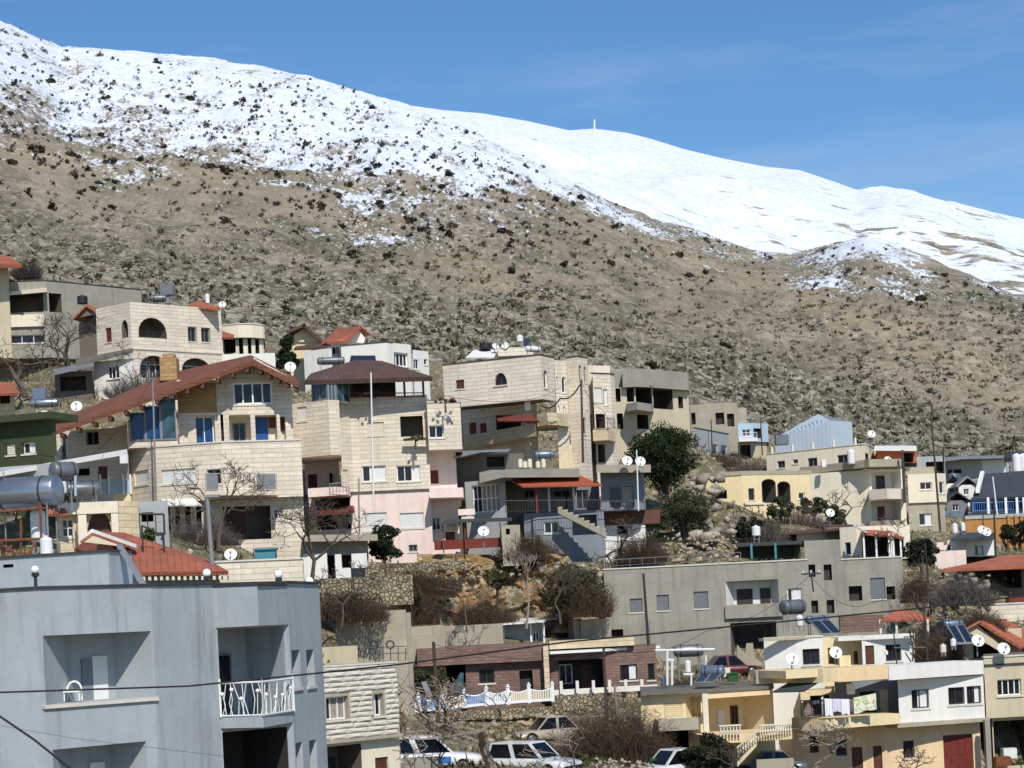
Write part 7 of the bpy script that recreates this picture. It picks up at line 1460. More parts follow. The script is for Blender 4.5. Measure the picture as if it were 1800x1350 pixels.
def rocks(C, Sz, squash=.65):
    """n jittered stones at C with sizes Sz -> verts, faces"""
    v, f = ico(); n = len(C); J = RN.uniform(.62, 1.25, (n, 12, 1)); ax = RN.uniform(.6, 1.3, (n, 1, 3)) * np.array([1, 1, squash]); th = RN.uniform(0, 6.28, n); c, s = np.cos(th), np.sin(th)
    X = v[None] * J * ax * np.asarray(Sz)[:, None, None]; Y = X.copy(); Y[..., 0] = X[..., 0] * c[:, None] - X[..., 1] * s[:, None]; Y[..., 1] = X[..., 0] * s[:, None] + X[..., 1] * c[:, None]
    return (Y + np.asarray(C)[:, None, :]), (f[None] + (np.arange(n) * 12)[:, None, None]).reshape(-1, 3)
ROCKM = []
for k in range(6):
    import bmesh
    bmk = bmesh.new()
    for _ in range(13): q_ = RN.uniform(-1, 1, 3); m__ = np.abs(q_).max(); q_ = q_ / m__ * RN.uniform(.8, 1.0); bmk.verts.new(q_)
    hu = bmesh.ops.convex_hull(bmk, input=bmk.verts); bmesh.ops.delete(bmk, geom=[x for x in hu['geom_interior'] if isinstance(x, bmesh.types.BMVert)], context='VERTS'); bmesh.ops.triangulate(bmk, faces=bmk.faces); bmk.verts.index_update(); V_ = np.array([tuple(x.co) for x in bmk.verts]) * .8; fl = [[x.index for x in y.verts] for y in bmk.faces]; bmk.free()
    F = Fast(); F.add(V_, np.array(fl)); o_ = F.obj('tmp', 'rock_pale'); ROCKM.append(o_.data); bpy.data.objects.remove(o_)
def rock_part(parent, c, s, mat=None, name='stone'):
    o = bpy.data.objects.new(name, R.choice(ROCKM)); COL.objects.link(o); o.parent = parent; o.location = Vector(c) - ORG[parent.name]; s *= .55; o.scale = (s * R.uniform(.8, 1.3), s * R.uniform(.7, 1.1), s * R.uniform(.6, .95)); o.rotation_euler = (R.uniform(-.4, .4), R.uniform(-.4, .4), R.uniform(0, 6.28))
    if mat: o.material_slots[0].link = 'OBJECT'; o.material_slots[0].material = MATS[mat]
    return o
def rubble_heap(label, u0, v0, u1, v1, Da, Db, n, smin, smax, mats, z=Z0, name='rubble_bank'):
    """bank of separate stones between two depths"""
    c0 = P(*z((u0 + u1) / 2, v1), Da); o = thing(name, label, 'rocks', c0, 'banks of loose stone')
    for i in range(n):
        fu, fv = R.random(), R.random(); D = Db + (Da - Db) * fv; p = P(*z(u0 + (u1 - u0) * fu, v0 + (v1 - v0) * fv), D); rock_part(o, p, R.uniform(smin, smax) * (1.4 if R.random() < .12 else 1), R.choice(mats))
    return o
# ---------------------------------------------------------------- mountain: stones and shrubs
Vm = HY - (A_ * FPX * sr + (Zt / DN) * FPX * cr); Um = 900 + A_ * FPX * cr - (Zt / DN) * FPX * sr; RM = np.minimum.accumulate(Vm, axis=1)
def pick(n, fn):
    """sample visible points of the slope; fn(u, v) gives the acceptance"""
    out = []; tries = 0
    while len(out) < n and tries < 60:
        tries += 1; i = RN.randint(0, NA, 4000); vt = RN.uniform(-60, 860, 4000)
        for a, v in zip(i, vt):
            j = int(np.searchsorted(-RM[a], -v))
            if 1 < j < ND - 61 and abs(Vm[a, j] - v) < 9:
                if RN.random_sample() < fn(Um[a, j], v): out.append((a, j))
    out = np.array(out[:n]); return np.stack([X_[out[:, 0], out[:, 1]], Y_[out[:, 0], out[:, 1]], Zt[out[:, 0], out[:, 1]]], 1)
def dens_rock(u, v):
    return .25 + .75 * max(0, min(1, (v - 300) / 300.)) if v > RIDGE(u) + 40 else .1
C = pick(5000, dens_rock); F = Fast(); sz = RN.uniform(.1, .34, len(C)) * (1 + C[:, 1] / 700) * np.where(RN.random_sample(len(C)) < .06, 1.9, 1); F.add(*rocks(C, sz, .85)); o = F.obj('mountain_rocks', 'rock_grey'); tag(o, 'pale limestone outcrops strewn over the brown mountain slope', 'rocks', kind='stuff')
def ground_m(x, y):
    i = np.clip(((x / y) - az[0]) / (az[1] - az[0]), 0, NA - 1).astype(int); t = (y - D0) / (Dr_[i, 0] - D0); j = np.clip(np.searchsorted(tt, t), 1, ND - 62); return Zt[i, j]
CC = pick(300, lambda u, v: (.2 + .8 * max(0, min(1, (v - 330) / 200.))) if v > SNOWV(u) + 25 else .05); CC = np.repeat(CC, 16, 0); nn_ = len(CC); off = RN.normal(size=(nn_, 2)); ln_ = RN.uniform(1.2, 3.4, nn_ // 16).repeat(16)
CC[:, 0] += off[:, 0] * ln_; CC[:, 1] += -off[:, 0] * ln_ * .9 + off[:, 1] * 1.1; CC[:, 2] = ground_m(CC[:, 0], CC[:, 1]); F = Fast(); F.add(*rocks(CC, RN.uniform(.14, .5, nn_), .8)); tag(F.obj('rock_outcrops', 'rock_grey'), 'ragged pale rock ledges running down the mountain slope', 'rocks', kind='stuff')
def dens_bush(u, v):
    r, s = float(RIDGE(u)), float(SNOWV(u)); 
    if v < r + 6: return 0
    if v < s + 55: base = .8 if u < 1010 else .55
    elif u < 1250 and v < s + 120: base = .22
    else: base = .045
    if u < 520 and 380 < v < 480: base = max(base, .12)
    return base * (.35 + .65 * min(1, (v - r) / 60.))
SH = []
for k in range(8):
    m_n = 'shrub_dark' if k < 5 else 'shrub_bare'; cs = RN.normal(size=(7, 3)) * np.array([.3, .3, .2]) + np.array([0, 0, .55]); F = Fast(); F.add(*leaves(cs, 120 if k < 5 else 70, np.full(7, .42), .22 if k < 5 else .3, .95, 1.4 if k < 5 else 4)); o_ = F.obj('tmp', m_n); SH.append(o_.data); bpy.data.objects.remove(o_)
C = pick(3000, dens_bush); sizes = np.where(RN.random_sample(len(C)) < .12, RN.uniform(1.1, 1.8, len(C)), RN.uniform(.45, 1.0, len(C))) * (.45 + C[:, 1] / 1000.)
rk = np.argsort(-sizes / C[:, 1]); kinds = RN.choice(8, len(C))
for q in rk[:300]:
    o = bpy.data.objects.new('mountain_shrub', SH[kinds[q]]); COL.objects.link(o); o.location = C[q] - np.array([0, 0, .15]); s_ = sizes[q]; o.scale = (s_ * R.uniform(.9, 1.4), s_, s_ * R.uniform(.7, 1.1)); o.rotation_euler[2] = R.uniform(0, 6.28); ORG[o.name] = o.location.copy()
    if kinds[q] < 5: tag(o, 'dark evergreen shrub dotting the open mountain slope', 'shrub', 'dark shrubs on the mountain')
    else: tag(o, 'grey leafless shrub on the open mountain slope', 'shrub', 'grey shrubs on the mountain')
for grp, mt_, lb in ((range(0, 5), 'shrub_dark', 'distant dark shrubs speckling the snow and upper slope'), (range(5, 8), 'shrub_bare', 'distant grey leafless scrub below the snow line')):
    F = Fast()
    for q in rk[300:]:
        if kinds[q] in grp:
            me = SH[kinds[q]]; V = np.empty(len(me.vertices) * 3, np.float32); me.vertices.foreach_get('co', V); V = V.reshape(-1, 3) * sizes[q]; t_ = RN.uniform(0, 6.28); V = np.stack([V[:, 0] * math.cos(t_) - V[:, 1] * math.sin(t_), V[:, 0] * math.sin(t_) + V[:, 1] * math.cos(t_), V[:, 2]], 1) + C[q]; V = V.reshape(-1, 4, 3)[RN.random_sample(len(V) // 4) < .6].reshape(-1, 3)
            F.add(V, np.arange(len(V)).reshape(-1, 4))
    tag(F.obj('far_shrubs', mt_), lb, 'shrubs', kind='stuff')
# low scrub that greens the foot of the slope
def dens_scrub(u, v): return min(1, max(.05, (v - 330) / 260.)) * (1 if v > SNOWV(u) + 30 else 0)
for n_, mt_, lb in ((1500, 'scrub_olive', 'low olive scrub covering the foot of the mountain'), (1300, 'scrub_grey', 'low grey thorn scrub covering the foot of the mountain')):
    C = pick(n_, dens_scrub); F = Fast(); k = 9; cs = np.repeat(C, k, 0) + RN.normal(size=(len(C) * k, 3)) * np.array([.45, .45, .12]) + np.array([0, 0, .2]); a_ = RN.normal(size=cs.shape) * .28; b_ = RN.normal(size=cs.shape) * .2
    F.add(np.stack([cs - a_, cs - b_, cs + a_, cs + b_], 1), np.arange(len(cs) * 4).reshape(-1, 4)); tag(F.obj('slope_scrub', mt_), lb, 'scrub', kind='stuff')
# summit mast
pole(1045, 228, 1045, 210, 2650, 1.2, 'white cylindrical mast standing on the snowy summit', 'tank_white', 'summit_mast', 'mast')
# ---------------------------------------------------------------- village ground cover
def scatter_ground(n, y0, y1): 
    x = RN.uniform(-62, 62, n); y = RN.uniform(y0, y1, n); x = x * y / 130.; z_ = idw(x, y) + fbm(x / 3.5, y / 3.5, 3, 91) * .35; return np.stack([x, y, z_], 1)
for n, mt_, sz, lb, nm in ((5200, 'grass_green', .22, 'green weeds and grass between the houses', 'grass'), (5200, 'grass_dry', .26, 'dry straw-coloured weeds between the houses', 'dry_grass'), (2600, 'twig_brown', .42, 'brown bramble scrub between the houses', 'scrub')):
    C = scatter_ground(n, 86, 205); k = 5; C = np.repeat(C, k, 0) + RN.normal(size=(n * k, 3)) * np.array([.3, .3, .03]); d = RN.normal(size=(n * k, 3)) * np.array([.5, .5, .15]) + np.array([0, 0, 1]); d *= (sz * RN.uniform(.6, 1.5, n * k))[:, None]; s_ = RN.normal(size=(n * k, 3)) * np.array([1, 1, 0]) * .05
    F = Fast(); F.add(np.stack([C - s_, C + s_, C + d], 1), np.arange(n * k * 3).reshape(-1, 3)); tag(F.obj(nm, mt_), lb, nm.replace('_', ' '), kind='stuff')
C = scatter_ground(4200, 86, 200); F = Fast(); F.add(*rocks(C, RN.uniform(.06, .28, len(C)))); tag(F.obj('loose_stones', 'rock_pale'), 'pale loose stones scattered on the village slope', 'stones', kind='stuff')
# ---------------------------------------------------------------- cliff and stone banks
na3, nb3 = 90, 60; cu = np.linspace(735, 1000, na3); cv = np.linspace(975, 1112, nb3); CX = np.zeros((na3, nb3)); CY = CX.copy(); CZ = CX.copy()
for i, u in enumerate(cu):
    for j, v in enumerate(cv):
        D = 126.5 - (j / nb3) * 4.5 + .8 * math.sin(u / 23.) ; p = P(u, v, D); CX[i, j], CY[i, j], CZ[i, j] = p
nz_ = (1 - np.abs(fbm(CX / 2.2, CZ / 1.6, 4, 101))) ** 2; CY -= nz_ * 1.9 + fbm(CX / .6, CZ / .5, 3, 111) * .35
m, nt, bs = newmat('cliff_rock'); tc = N(nt, 'ShaderNodeTexCoord'); ob = tc.outputs['Object']
cc = mixc(nt, ramp(nt, noise(nt, ob, .55, 5, .65), .4, .6), S(172, 132, 78), S(150, 128, 98)); cc = mixc(nt, ramp(nt, noise(nt, ob, 1.5, 5, .7), .5, .62), cc, S(196, 178, 146)); cc = mixc(nt, ramp(nt, noise(nt, ob, 1.1, 4, .7), .52, .36, 0, .75), cc, S(84, 62, 42)); cc = mixc(nt, ramp(nt, noise(nt, ob, .8, 4, .6), .6, .68), cc, S(82, 80, 52))
nt.links.new(cc, bs.inputs['Base Color']); bs.inputs['Roughness'].default_value = .95; bp_ = N(nt, 'ShaderNodeBump'); bp_.inputs['Strength'].default_value = .9; bp_.inputs['Distance'].default_value = .25; nt.links.new(noise(nt, ob, 3, 5, .7), bp_.inputs['Height']); nt.links.new(bp_.outputs[0], bs.inputs['Normal'])
o = grid_mesh('rock_face', CX, CY, CZ, {}, 'cliff_rock', False); o['kind'] = 'structure'
rubble_heap('bank of pale tumbled stones below the yellow house', 1168, 940, 1296, 986, 124.5, 129, 95, .16, .42, ['rock_pale', 'rock_pale', 'rock_ochre'])
rubble_heap('two big pale boulders beside the dark olive bush', 1200, 905, 1290, 945, 132, 136, 16, .5, 1.1, ['rock_pale', 'rock_grey'])
rubble_heap('grey boulders under the pine beside the yellow house', 1205, 835, 1285, 900, 143, 148, 26, .45, 1.15, ['rock_grey', 'rock_pale'])
rubble_heap('tumbled field stones below the white picket fence', 705, 1270, 880, 1300, 105.5, 108.5, 90, .12, .4, ['rock_pale', 'rock_ochre', 'rock_grey'])
rubble_heap('warm coloured stones above the parked white car', 880, 1258, 990, 1290, 105, 108.5, 60, .14, .5, ['rock_ochre', 'rock_pale'])
rubble_heap('rough stones topping the orange rock face', 765, 985, 925, 1015, 121, 124.5, 60, .14, .4, ['rock_pale', 'rock_ochre', 'rock_ochre'])
rubble_heap('loose stones below the long terrace wall', 560, 1040, 690, 1075, 112, 114, 60, .12, .34, ['rock_pale', 'rock_ochre'])
rubble_heap('grey rock ledges beside the red veranda house', 1640, 1010, 1740, 1085, 115, 122, 60, .15, .5, ['rock_grey', 'rock_pale'])
rubble_heap('heap of white rubble at the street edge', 1040, 1335, 1150, 1352, 88, 91, 50, .1, .3, ['rock_pale'])
rubble_heap('stones scattered above the concrete building roof', 930, 990, 1060, 1040, 119, 124, 50, .16, .5, ['rock_pale', 'rock_grey'])
# ---------------------------------------------------------------- trees and bushes
leafy('pine_tree', 'dense round-crowned dark green pine between the two apartment houses', 1103, 735, 1234, 866, 138, 'pine_green', 22000, .09, lobes=90)
leafy('olive_bush', 'broad grey-green olive bush below the pine', 1138, 858, 1268, 945, 133.5, 'olive_green', 11000, .08, lobes=60, cat='bush')
leafy('conifer', 'dark narrow conifer beside the pale yellow gabled house', 478, 572, 532, 652, 168, 'dark_green', 3200, .16, lobes=34, shape='cone')
leafy('dark_cypress', 'dark bushy cypress at the foot of the pink house', 644, 915, 708, 996, 117, 'dark_green', 4200, .1, lobes=36)
leafy('ivy_bush', 'big dark ivy bush right of the orange rock face', 930, 990, 1070, 1092, 119, 'ivy_green', 6500, .1, lobes=56, cat='bush')
leafy('round_bush', 'round dark green bush in front of the balustraded stairs', 1198, 1288, 1296, 1362, 90, 'dark_green', 6000, .07, lobes=40, cat='bush')
leafy('dark_tree', 'dark leafy tree beside the white porch posts', 1588, 942, 1652, 1000, 124, 'dark_green', 3600, .1, lobes=34)
leafy('garden_bush', 'low olive bush in front of the cream apartment house', 1390, 872, 1470, 905, 146, 'olive_green', 2600, .12, lobes=30, cat='bush')
leafy('cypress_hedge', 'dark spiky hedge against the ochre wall', 1755, 912, 1830, 965, 160, 'dark_green', 2200, .13, lobes=24, cat='bush')
leafy('porch_creeper', 'dark green creeper in the shaded brick porch', 702, 1172, 800, 1228, 110.8, 'ivy_green', 3000, .09, lobes=36, cat='creeper', trunk=1)
leafy('banana_plant', 'yellow-green leafy plant beside the red hip roof', 247, 922, 275, 955, 88, 'grass_green', 500, .16, lobes=9, cat='plant')
leafy('balcony_plant', 'green trailing plants in the recess planter of the pink based house', 708, 764, 752, 776, 127.2, 'grass_green', 700, .07, lobes=16, cat='plant', trunk=1)
leafy('roof_plants', 'reddish potted plants along the pavilion parapet', 615, 686, 690, 700, 127.2, 'twig_brown', 900, .07, lobes=20, cat='plants', trunk=1)
leafy('terrace_plants', 'dry plants on the stone terrace edge above the pink wing', 760, 698, 805, 712, 126.6, 'twig_brown', 500, .07, lobes=14, cat='plants', trunk=1)
leafy('green_bank', 'low green weeds on the terrace below the patched house', 600, 1050, 660, 1075, 111, 'grass_green', 1500, .08, lobes=22, cat='plants')
leafy('street_weeds', 'bright green weeds at the foot of the brown thicket', 985, 1325, 1080, 1350, 91, 'grass_green', 1800, .06, lobes=26, cat='plants')
bare('bare_tree', 'pale leafless tree spreading over the parked cars', 880, 1372, 87, 1172, 240, 'bark_pale', 5, 6, r0=.13)
bare('bare_tree', 'leafless dark tree in front of the stone terrace storey', 384, 958, 106, 800, 190, 'bark', 9, 6, r0=.12)
bare('bare_tree', 'leafless tree beside the patched grey house', 545, 1032, 105, 868, 200, 'bark', 14, 6, r0=.11)
bare('bare_tree', 'leafless tree left of the arched stone house', 112, 700, 146, 545, 170, 'bark', 21, 6, r0=.2)
bare('bare_tree', 'small leafless tree below the grey concrete house', 45, 690, 148, 590, 130, 'bark', 23, 5, r0=.14)
bare('bare_tree', 'leafless tree in front of the orange ground floor', 1432, 1372, 89, 1262, 120, 'bark_pale', 31, 6, r0=.09)
bare('bare_tree', 'grey leafless tree against the cream apartment wall', 1490, 930, 147, 848, 90, 'bark', 33, 5, r0=.1)
bare('bare_tree', 'leafless tree below the veranda house stairs', 1092, 985, 125.5, 905, 120, 'bark', 37, 5, r0=.1)
bare('bare_tree', 'slim leafless tree beside the orange ground floor wall', 1600, 1372, 91, 1310, 70, 'bark', 39, 5, r0=.06)
bare('dead_tree', 'pale dead forked tree on the rock face', 925, 1095, 117, 962, 60, 'bark_pale', 44, 5, r0=.06)
bare('bare_tree', 'leafless tree beside the boilers of the beige house', 1672, 1165, 106, 1075, 60, 'bark', 47, 5, r0=.1)
bare('bare_tree', 'leafless tree behind the orange garden canopy', 1640, 1160, 109, 1040, 70, 'bark', 53, 5, r0=.1)
thicket('brown_thicket', 'tall brown leafless thicket beside the white rubble heap', 1000, 1215, 1170, 1345, 95, 'twig_brown', 1300)
thicket('brown_thicket', 'brown leafless thicket on the terrace left of the orange rock face', 670, 1020, 770, 1098, 116, 'twig_brown', 900)
thicket('brown_thicket', 'brown bramble thicket above the cabin right of the rock face', 1000, 1010, 1072, 1085, 118.2, 'twig_brown', 700, leafc='ivy_green')
thicket('brown_thicket', 'grey leafless brush below the arched stone house', 95, 640, 170, 712, 142, 'twig_grey', 700)
thicket('brown_thicket', 'dark brown brush between the cream house and the beige house', 1592, 1092, 1690, 1168, 106.5, 'twig_brown', 900)
thicket('brown_thicket', 'grey brush in front of the small yellow house', 1360, 880, 1450, 935, 145, 'twig_grey', 700)
thicket('brown_thicket', 'brown brush below the dark leafy tree', 1588, 1000, 1650, 1060, 121, 'twig_brown', 600)
thicket('brown_thicket', 'brown brush on the slope under the veranda house', 900, 930, 985, 1000, 126, 'twig_brown', 800)
thicket('brown_thicket', 'grey brush at the foot of the terrace storey', 300, 900, 420, 958, 111, 'twig_grey', 700)
thicket('brown_thicket', 'purple grey bush behind the left concrete house', 25, 445, 72, 490, 182, 'shrub_bare', 500)

for k, (u0, v0, u1, v1, D, mt_, n_, lf, lb) in enumerate(((560, 1030, 680, 1092, 106.2, 'twig_brown', 900, 'ivy_green', 'brown and green brush growing against the rough terrace wall'), (690, 985, 800, 1050, 120.5, 'twig_brown', 900, None, 'dry brown brush on top of the rock face'), (800, 1040, 905, 1100, 119, 'twig_brown', 700, None, 'dry stems hanging over the orange rock face'), (1270, 900, 1380, 962, 138, 'twig_grey', 900, 'olive_green', 'grey brush beside the pale tumbled stones'), (1395, 905, 1500, 945, 147, 'twig_brown', 800, None, 'brown brush below the cream apartment house'), (1645, 1000, 1740, 1065, 116, 'twig_grey', 900, None, 'grey brush among the rock ledges by the red veranda'), (1690, 1060, 1760, 1110, 113.5, 'twig_brown', 600, None, 'brown brush above the blue drum heater'), (880, 930, 960, 985, 124, 'twig_brown', 700, 'ivy_green', 'tangled brush beside the weathered chimney stub'), (1085, 930, 1170, 990, 125.5, 'twig_brown', 800, None, 'brown tangle below the brown wooden wall'), (190, 640, 330, 700, 139, 'twig_grey', 800, None, 'grey brush in front of the corrugated shelter'), (705, 1262, 800, 1300, 103, 'twig_brown', 500, 'grass_green', 'weeds and twigs below the picket fence'), (880, 1290, 990, 1325, 97, 'twig_grey', 500, None, 'grey twigs between the parked cars'), (1180, 1180, 1250, 1215, 106, 'twig_brown', 400, None, 'dry brush behind the white welded rack'), (590, 690, 640, 720, 150, 'twig_grey', 300, None, 'grey twigs behind the pavilion'), (1290, 800, 1350, 835, 176, 'twig_grey', 500, None, 'grey brush behind the small yellow house'), (1230, 780, 1300, 820, 178, 'twig_brown', 400, None, 'brown brush below the small grey cottage'))):
    thicket('brush', lb, u0, v0, u1, v1, D, mt_, n_, leafc=lf)
for k, (ub, vb, D, tv, sp_, mt_, lb) in enumerate(((600, 1090, 104, 985, 110, 'bark', 'leafless sapling against the rough terrace wall'), (820, 1100, 114, 1000, 110, 'bark', 'leafless sapling in front of the orange rock face'), (985, 1085, 115, 985, 100, 'bark', 'leafless sapling beside the dark ivy bush'), (1330, 960, 134, 880, 100, 'bark', 'leafless sapling above the green framed canopy'), (1560, 960, 133, 900, 70, 'bark', 'leafless sapling behind the red porch roof'), (1700, 1080, 112.5, 1000, 90, 'bark', 'leafless sapling among the rock ledges'), (300, 960, 104, 880, 90, 'bark', 'leafless sapling beside the balcony wing'), (1000, 1372, 88, 1270, 120, 'bark_pale', 'pale leafless tree beside the brown thicket'), (740, 1372, 86, 1290, 90, 'bark_pale', 'small pale leafless tree in front of the patrol van'), (1300, 1372, 88.5, 1300, 70, 'bark', 'leafless sapling beside the round dark bush'), (235, 690, 138, 600, 100, 'bark', 'leafless tree beside the annex of the arched stone house'))):
    bare('bare_sapling', lb, ub, vb, D, tv, sp_, mt_, 60 + k, 5, r0=.05)

leafy('garden_bush', 'olive bush beside the porch openings of the small yellow house', 1345, 872, 1400, 915, 143, 'olive_green', 2600, .1, lobes=26, cat='bush')
leafy('garden_bush', 'dark bush between the tumbled stones and the green framed canopy', 1288, 905, 1345, 950, 135, 'dark_green', 2600, .1, lobes=26, cat='bush')
leafy('garden_bush', 'olive bush against the lower wall of the cream apartment house', 1440, 885, 1490, 925, 146, 'olive_green', 2200, .1, lobes=24, cat='bush')
leafy('garden_bush', 'green bush on the bank left of the orange rock face', 700, 1030, 745, 1075, 115, 'ivy_green', 2200, .08, lobes=24, cat='bush')
leafy('garden_bush', 'green bush hanging over the orange rock face', 845, 1000, 900, 1040, 119.5, 'ivy_green', 2200, .08, lobes=24, cat='bush')
# ================================================================ vehicles
def carpaint(name, c): 
    m, nt, bs = newmat(name); tc = N(nt, 'ShaderNodeTexCoord'); nt.links.new(mixc(nt, ramp(nt, noise(nt, tc.outputs['Object'], 2.5, 4), .4, .7), c, dark(c, .82)), bs.inputs['Base Color']); bs.inputs['Roughness'].default_value = .35; bs.inputs['Coat Weight'].default_value = .6; bs.inputs['Coat Roughness'].default_value = .12
carpaint('car_white', S(214, 216, 216)); carpaint('car_red', S(92, 30, 32)); carpaint('car_beige', S(168, 158, 138)); carpaint('car_grey', S(92, 98, 104)); carpaint('car_blue', S(58, 112, 190)); glassmat('car_glass', S(18, 20, 23), .1); plain('tyre', S(26, 26, 26), .9, .2); plain('rim', S(140, 142, 146), .35, .1, metal=.7); plain('lamp_red', S(150, 20, 20), .3, .1); plain('lamp_clear', S(214, 216, 220), .15, .05); plain('bumper', S(40, 40, 42), .6, .1)
def car(label, u, v, D, yaw, L=4.5, W=1.78, Hh=1.75, kind='suv', paint='car_white', stripe=False, z=Z0):
    """x forward; ground point under the middle at pixel (u, v)"""
    g = P(*z(u, v), D); o = thing('parked_car', label, 'car', g, 'cars parked in the village'); M = Matrix.Rotation(math.radians(yaw), 3, 'Z')
    def T(x, y, zz): return g + M @ Vector((x, y, zz))
    def loft(name, sec, mat, parent=o):
        m_ = MB(); n = len(sec[0])
        for a, b in zip(sec, sec[1:]):
            for i in range(n): j = (i + 1) % n; m_.face([T(*a[i]), T(*a[j]), T(*b[j]), T(*b[i])])
        m_.face([T(*p) for p in sec[0]][::-1]); m_.face([T(*p) for p in sec[-1]]); return part(m_, name, mat, parent, True if name == 'body' else False)
    hb = Hh * .56; w = W / 2
    def ring(x, lo, hi, k=1.0): return [(x, -w * k, lo + .12), (x, -w * k * .96, lo), (x, w * k * .96, lo), (x, w * k, lo + .12), (x, w * k, hi - .12), (x, w * k * .86, hi), (x, -w * k * .86, hi), (x, -w * k, hi - .12)]
    xs = [(-.5, .42, hb * .82, .9), (-.485, .32, hb * .93, .96), (-.4, .28, hb, 1), (.1, .28, hb, 1), (.2, .28, hb * .98, 1), (.4, .28, hb * .88, .98), (.485, .32, hb * .78, .94), (.5, .42, hb * .66, .86)]
    body = loft('body', [ring(L * a, b, c, d) for a, b, c, d in xs], paint)
    x0, x1, t0, t1 = {'suv': (-.47, .24, -.42, .06), 'sedan': (-.36, .24, -.2, .06), 'pickup': (-.12, .24, -.08, .08)}[kind]
    def cab(x, zz, k): return [(x, -w * k, zz), (x, w * k, zz)]
    q = [(L * x0, hb - .03, .9), (L * t0, Hh, .74), (L * t1, Hh, .74), (L * x1, hb - .06, .9)]
    m_ = MB(); Lf = [T(a, -w * k, b) for a, b, k in q]; Rt = [T(a, w * k, b) for a, b, k in q]; m_.face(Lf); m_.face(Rt[::-1])
    for i in range(3): m_.face([Lf[i + 1], Lf[i], Rt[i], Rt[i + 1]])
    cb = part(m_, 'cabin', paint, o)
    def pane(pts):
        m_ = MB(); c = sum((Vector(p) for p in pts), Vector()) / len(pts); nrm = (Vector(pts[1]) - Vector(pts[0])).cross(Vector(pts[2]) - Vector(pts[0])).normalized(); nrm = nrm if nrm.dot(c - g - Vector((0, 0, hb))) > 0 else -nrm
        f = [c + (Vector(p) - c) * .82 + nrm * .012 for p in pts]; m_.face(f); part(m_, 'window', 'car_glass', cb)
    for S_ in (Lf, Rt):
        mb_, mt2 = S_[0].lerp(S_[3], .5), S_[1].lerp(S_[2], .5); pane([S_[0], mb_, mt2, S_[1]]); pane([mb_, S_[3], S_[2], mt2])
    pane([Lf[0], Lf[1], Rt[1], Rt[0]]); pane([Lf[3], Lf[2], Rt[2], Rt[3]])
    for fx_ in (-.31, .31):
        for sy in (-1, 1):
            r = .34; m_ = MB(); c = T(L * fx_, sy * (w - .2), r); ax = M @ Vector((0, sy, 0)); m_.lathe(c, ax, [(0, .001), (0, r * .96), (.03, r), (.19, r), (.22, r * .93), (.22, r * .62), (.2, r * .6)], 18); wh = part(m_, 'wheel', 'tyre', o); m_ = MB(); m_.lathe(c, ax, [(.2, r * .62), (.215, r * .5), (.2, r * .2), (.225, .001)], 14); part(m_, 'rim', 'rim', wh)
    for sy in (-1, 1):
        for xx, nm, mt_ in ((.488, 'headlight', 'lamp_clear'), (-.492, 'tail_light', 'lamp_red')):
            m_ = MB(); c = T(L * xx, sy * w * .68, hb * .66); m_.box(c - M @ Vector((.03, .16, .07)), M @ Vector((.07, 0, 0)), M @ Vector((0, .32, 0)), Vector((0, 0, .14))); part(m_, nm, mt_, o)
    for xx in (.495, -.505): m_ = MB(); m_.box(T(L * xx, -w * .8, .34), M @ Vector((.05, 0, 0)), M @ Vector((0, w * 1.6, 0)), Vector((0, 0, .2))); part(m_, 'bumper', 'bumper', o)
    if kind == 'pickup': m_ = MB(); m_.box(T(-L * .46, -w * .78, hb + .001), M @ Vector((L * .33, 0, 0)), M @ Vector((0, w * 1.56, 0)), Vector((0, 0, .03))); part(m_, 'cargo_bed', 'bumper', o)
    if stripe:
        for sy in (-1, 1):
            for a_, b_, mt_ in ((-.2, -.06, 'car_blue'), (-.02, .2, 'car_blue')): m_ = MB(); m_.box(T(L * a_, sy * (w + .004), .5), M @ Vector((L * (b_ - a_), 0, 0)), M @ Vector((0, sy * .012, 0)), Vector((0, 0, .32))); part(m_, 'stripe', mt_, o)
    return o
car('white patrol van with blue side panels parked below the picket fence', 757, 1360, 91, 4, 4.7, 1.8, 1.75, 'suv', 'car_white', True)
car('white double cab pickup parked under the bare tree', 938, 1366, 89.5, -34, 4.3, 1.75, 1.6, 'suv', 'car_white')
car('pale car half hidden above the white pickup', 965, 1308, 100, 200, 3.8, 1.65, 1.4, 'sedan', 'car_beige')
car('white hatchback beside the green bin', 1185, 1374, 91, -150, 4.0, 1.75, 1.5, 'sedan', 'car_white')
car('dark red car parked behind the yellow house roof', 1283, 1192, 116, 8, 3.7, 1.65, 1.35, 'sedan', 'car_red')
car('grey car parked under the balustraded terrace', 1352, 1366, 97.4, 175, 3.7, 1.65, 1.3, 'sedan', 'car_grey')
ptop(Z11, 1090, 1205, 1400, 1290, 91.5, 'parking_wall', 'low cream block wall in front of the grey parked car', 'wall', 'concrete_warm', .3)
ptop(Z13, 835, 905, 1150, 1010, 87.5, 'street_wall', 'low grey street wall in front of the patrol van', 'wall', 'concrete', .3)
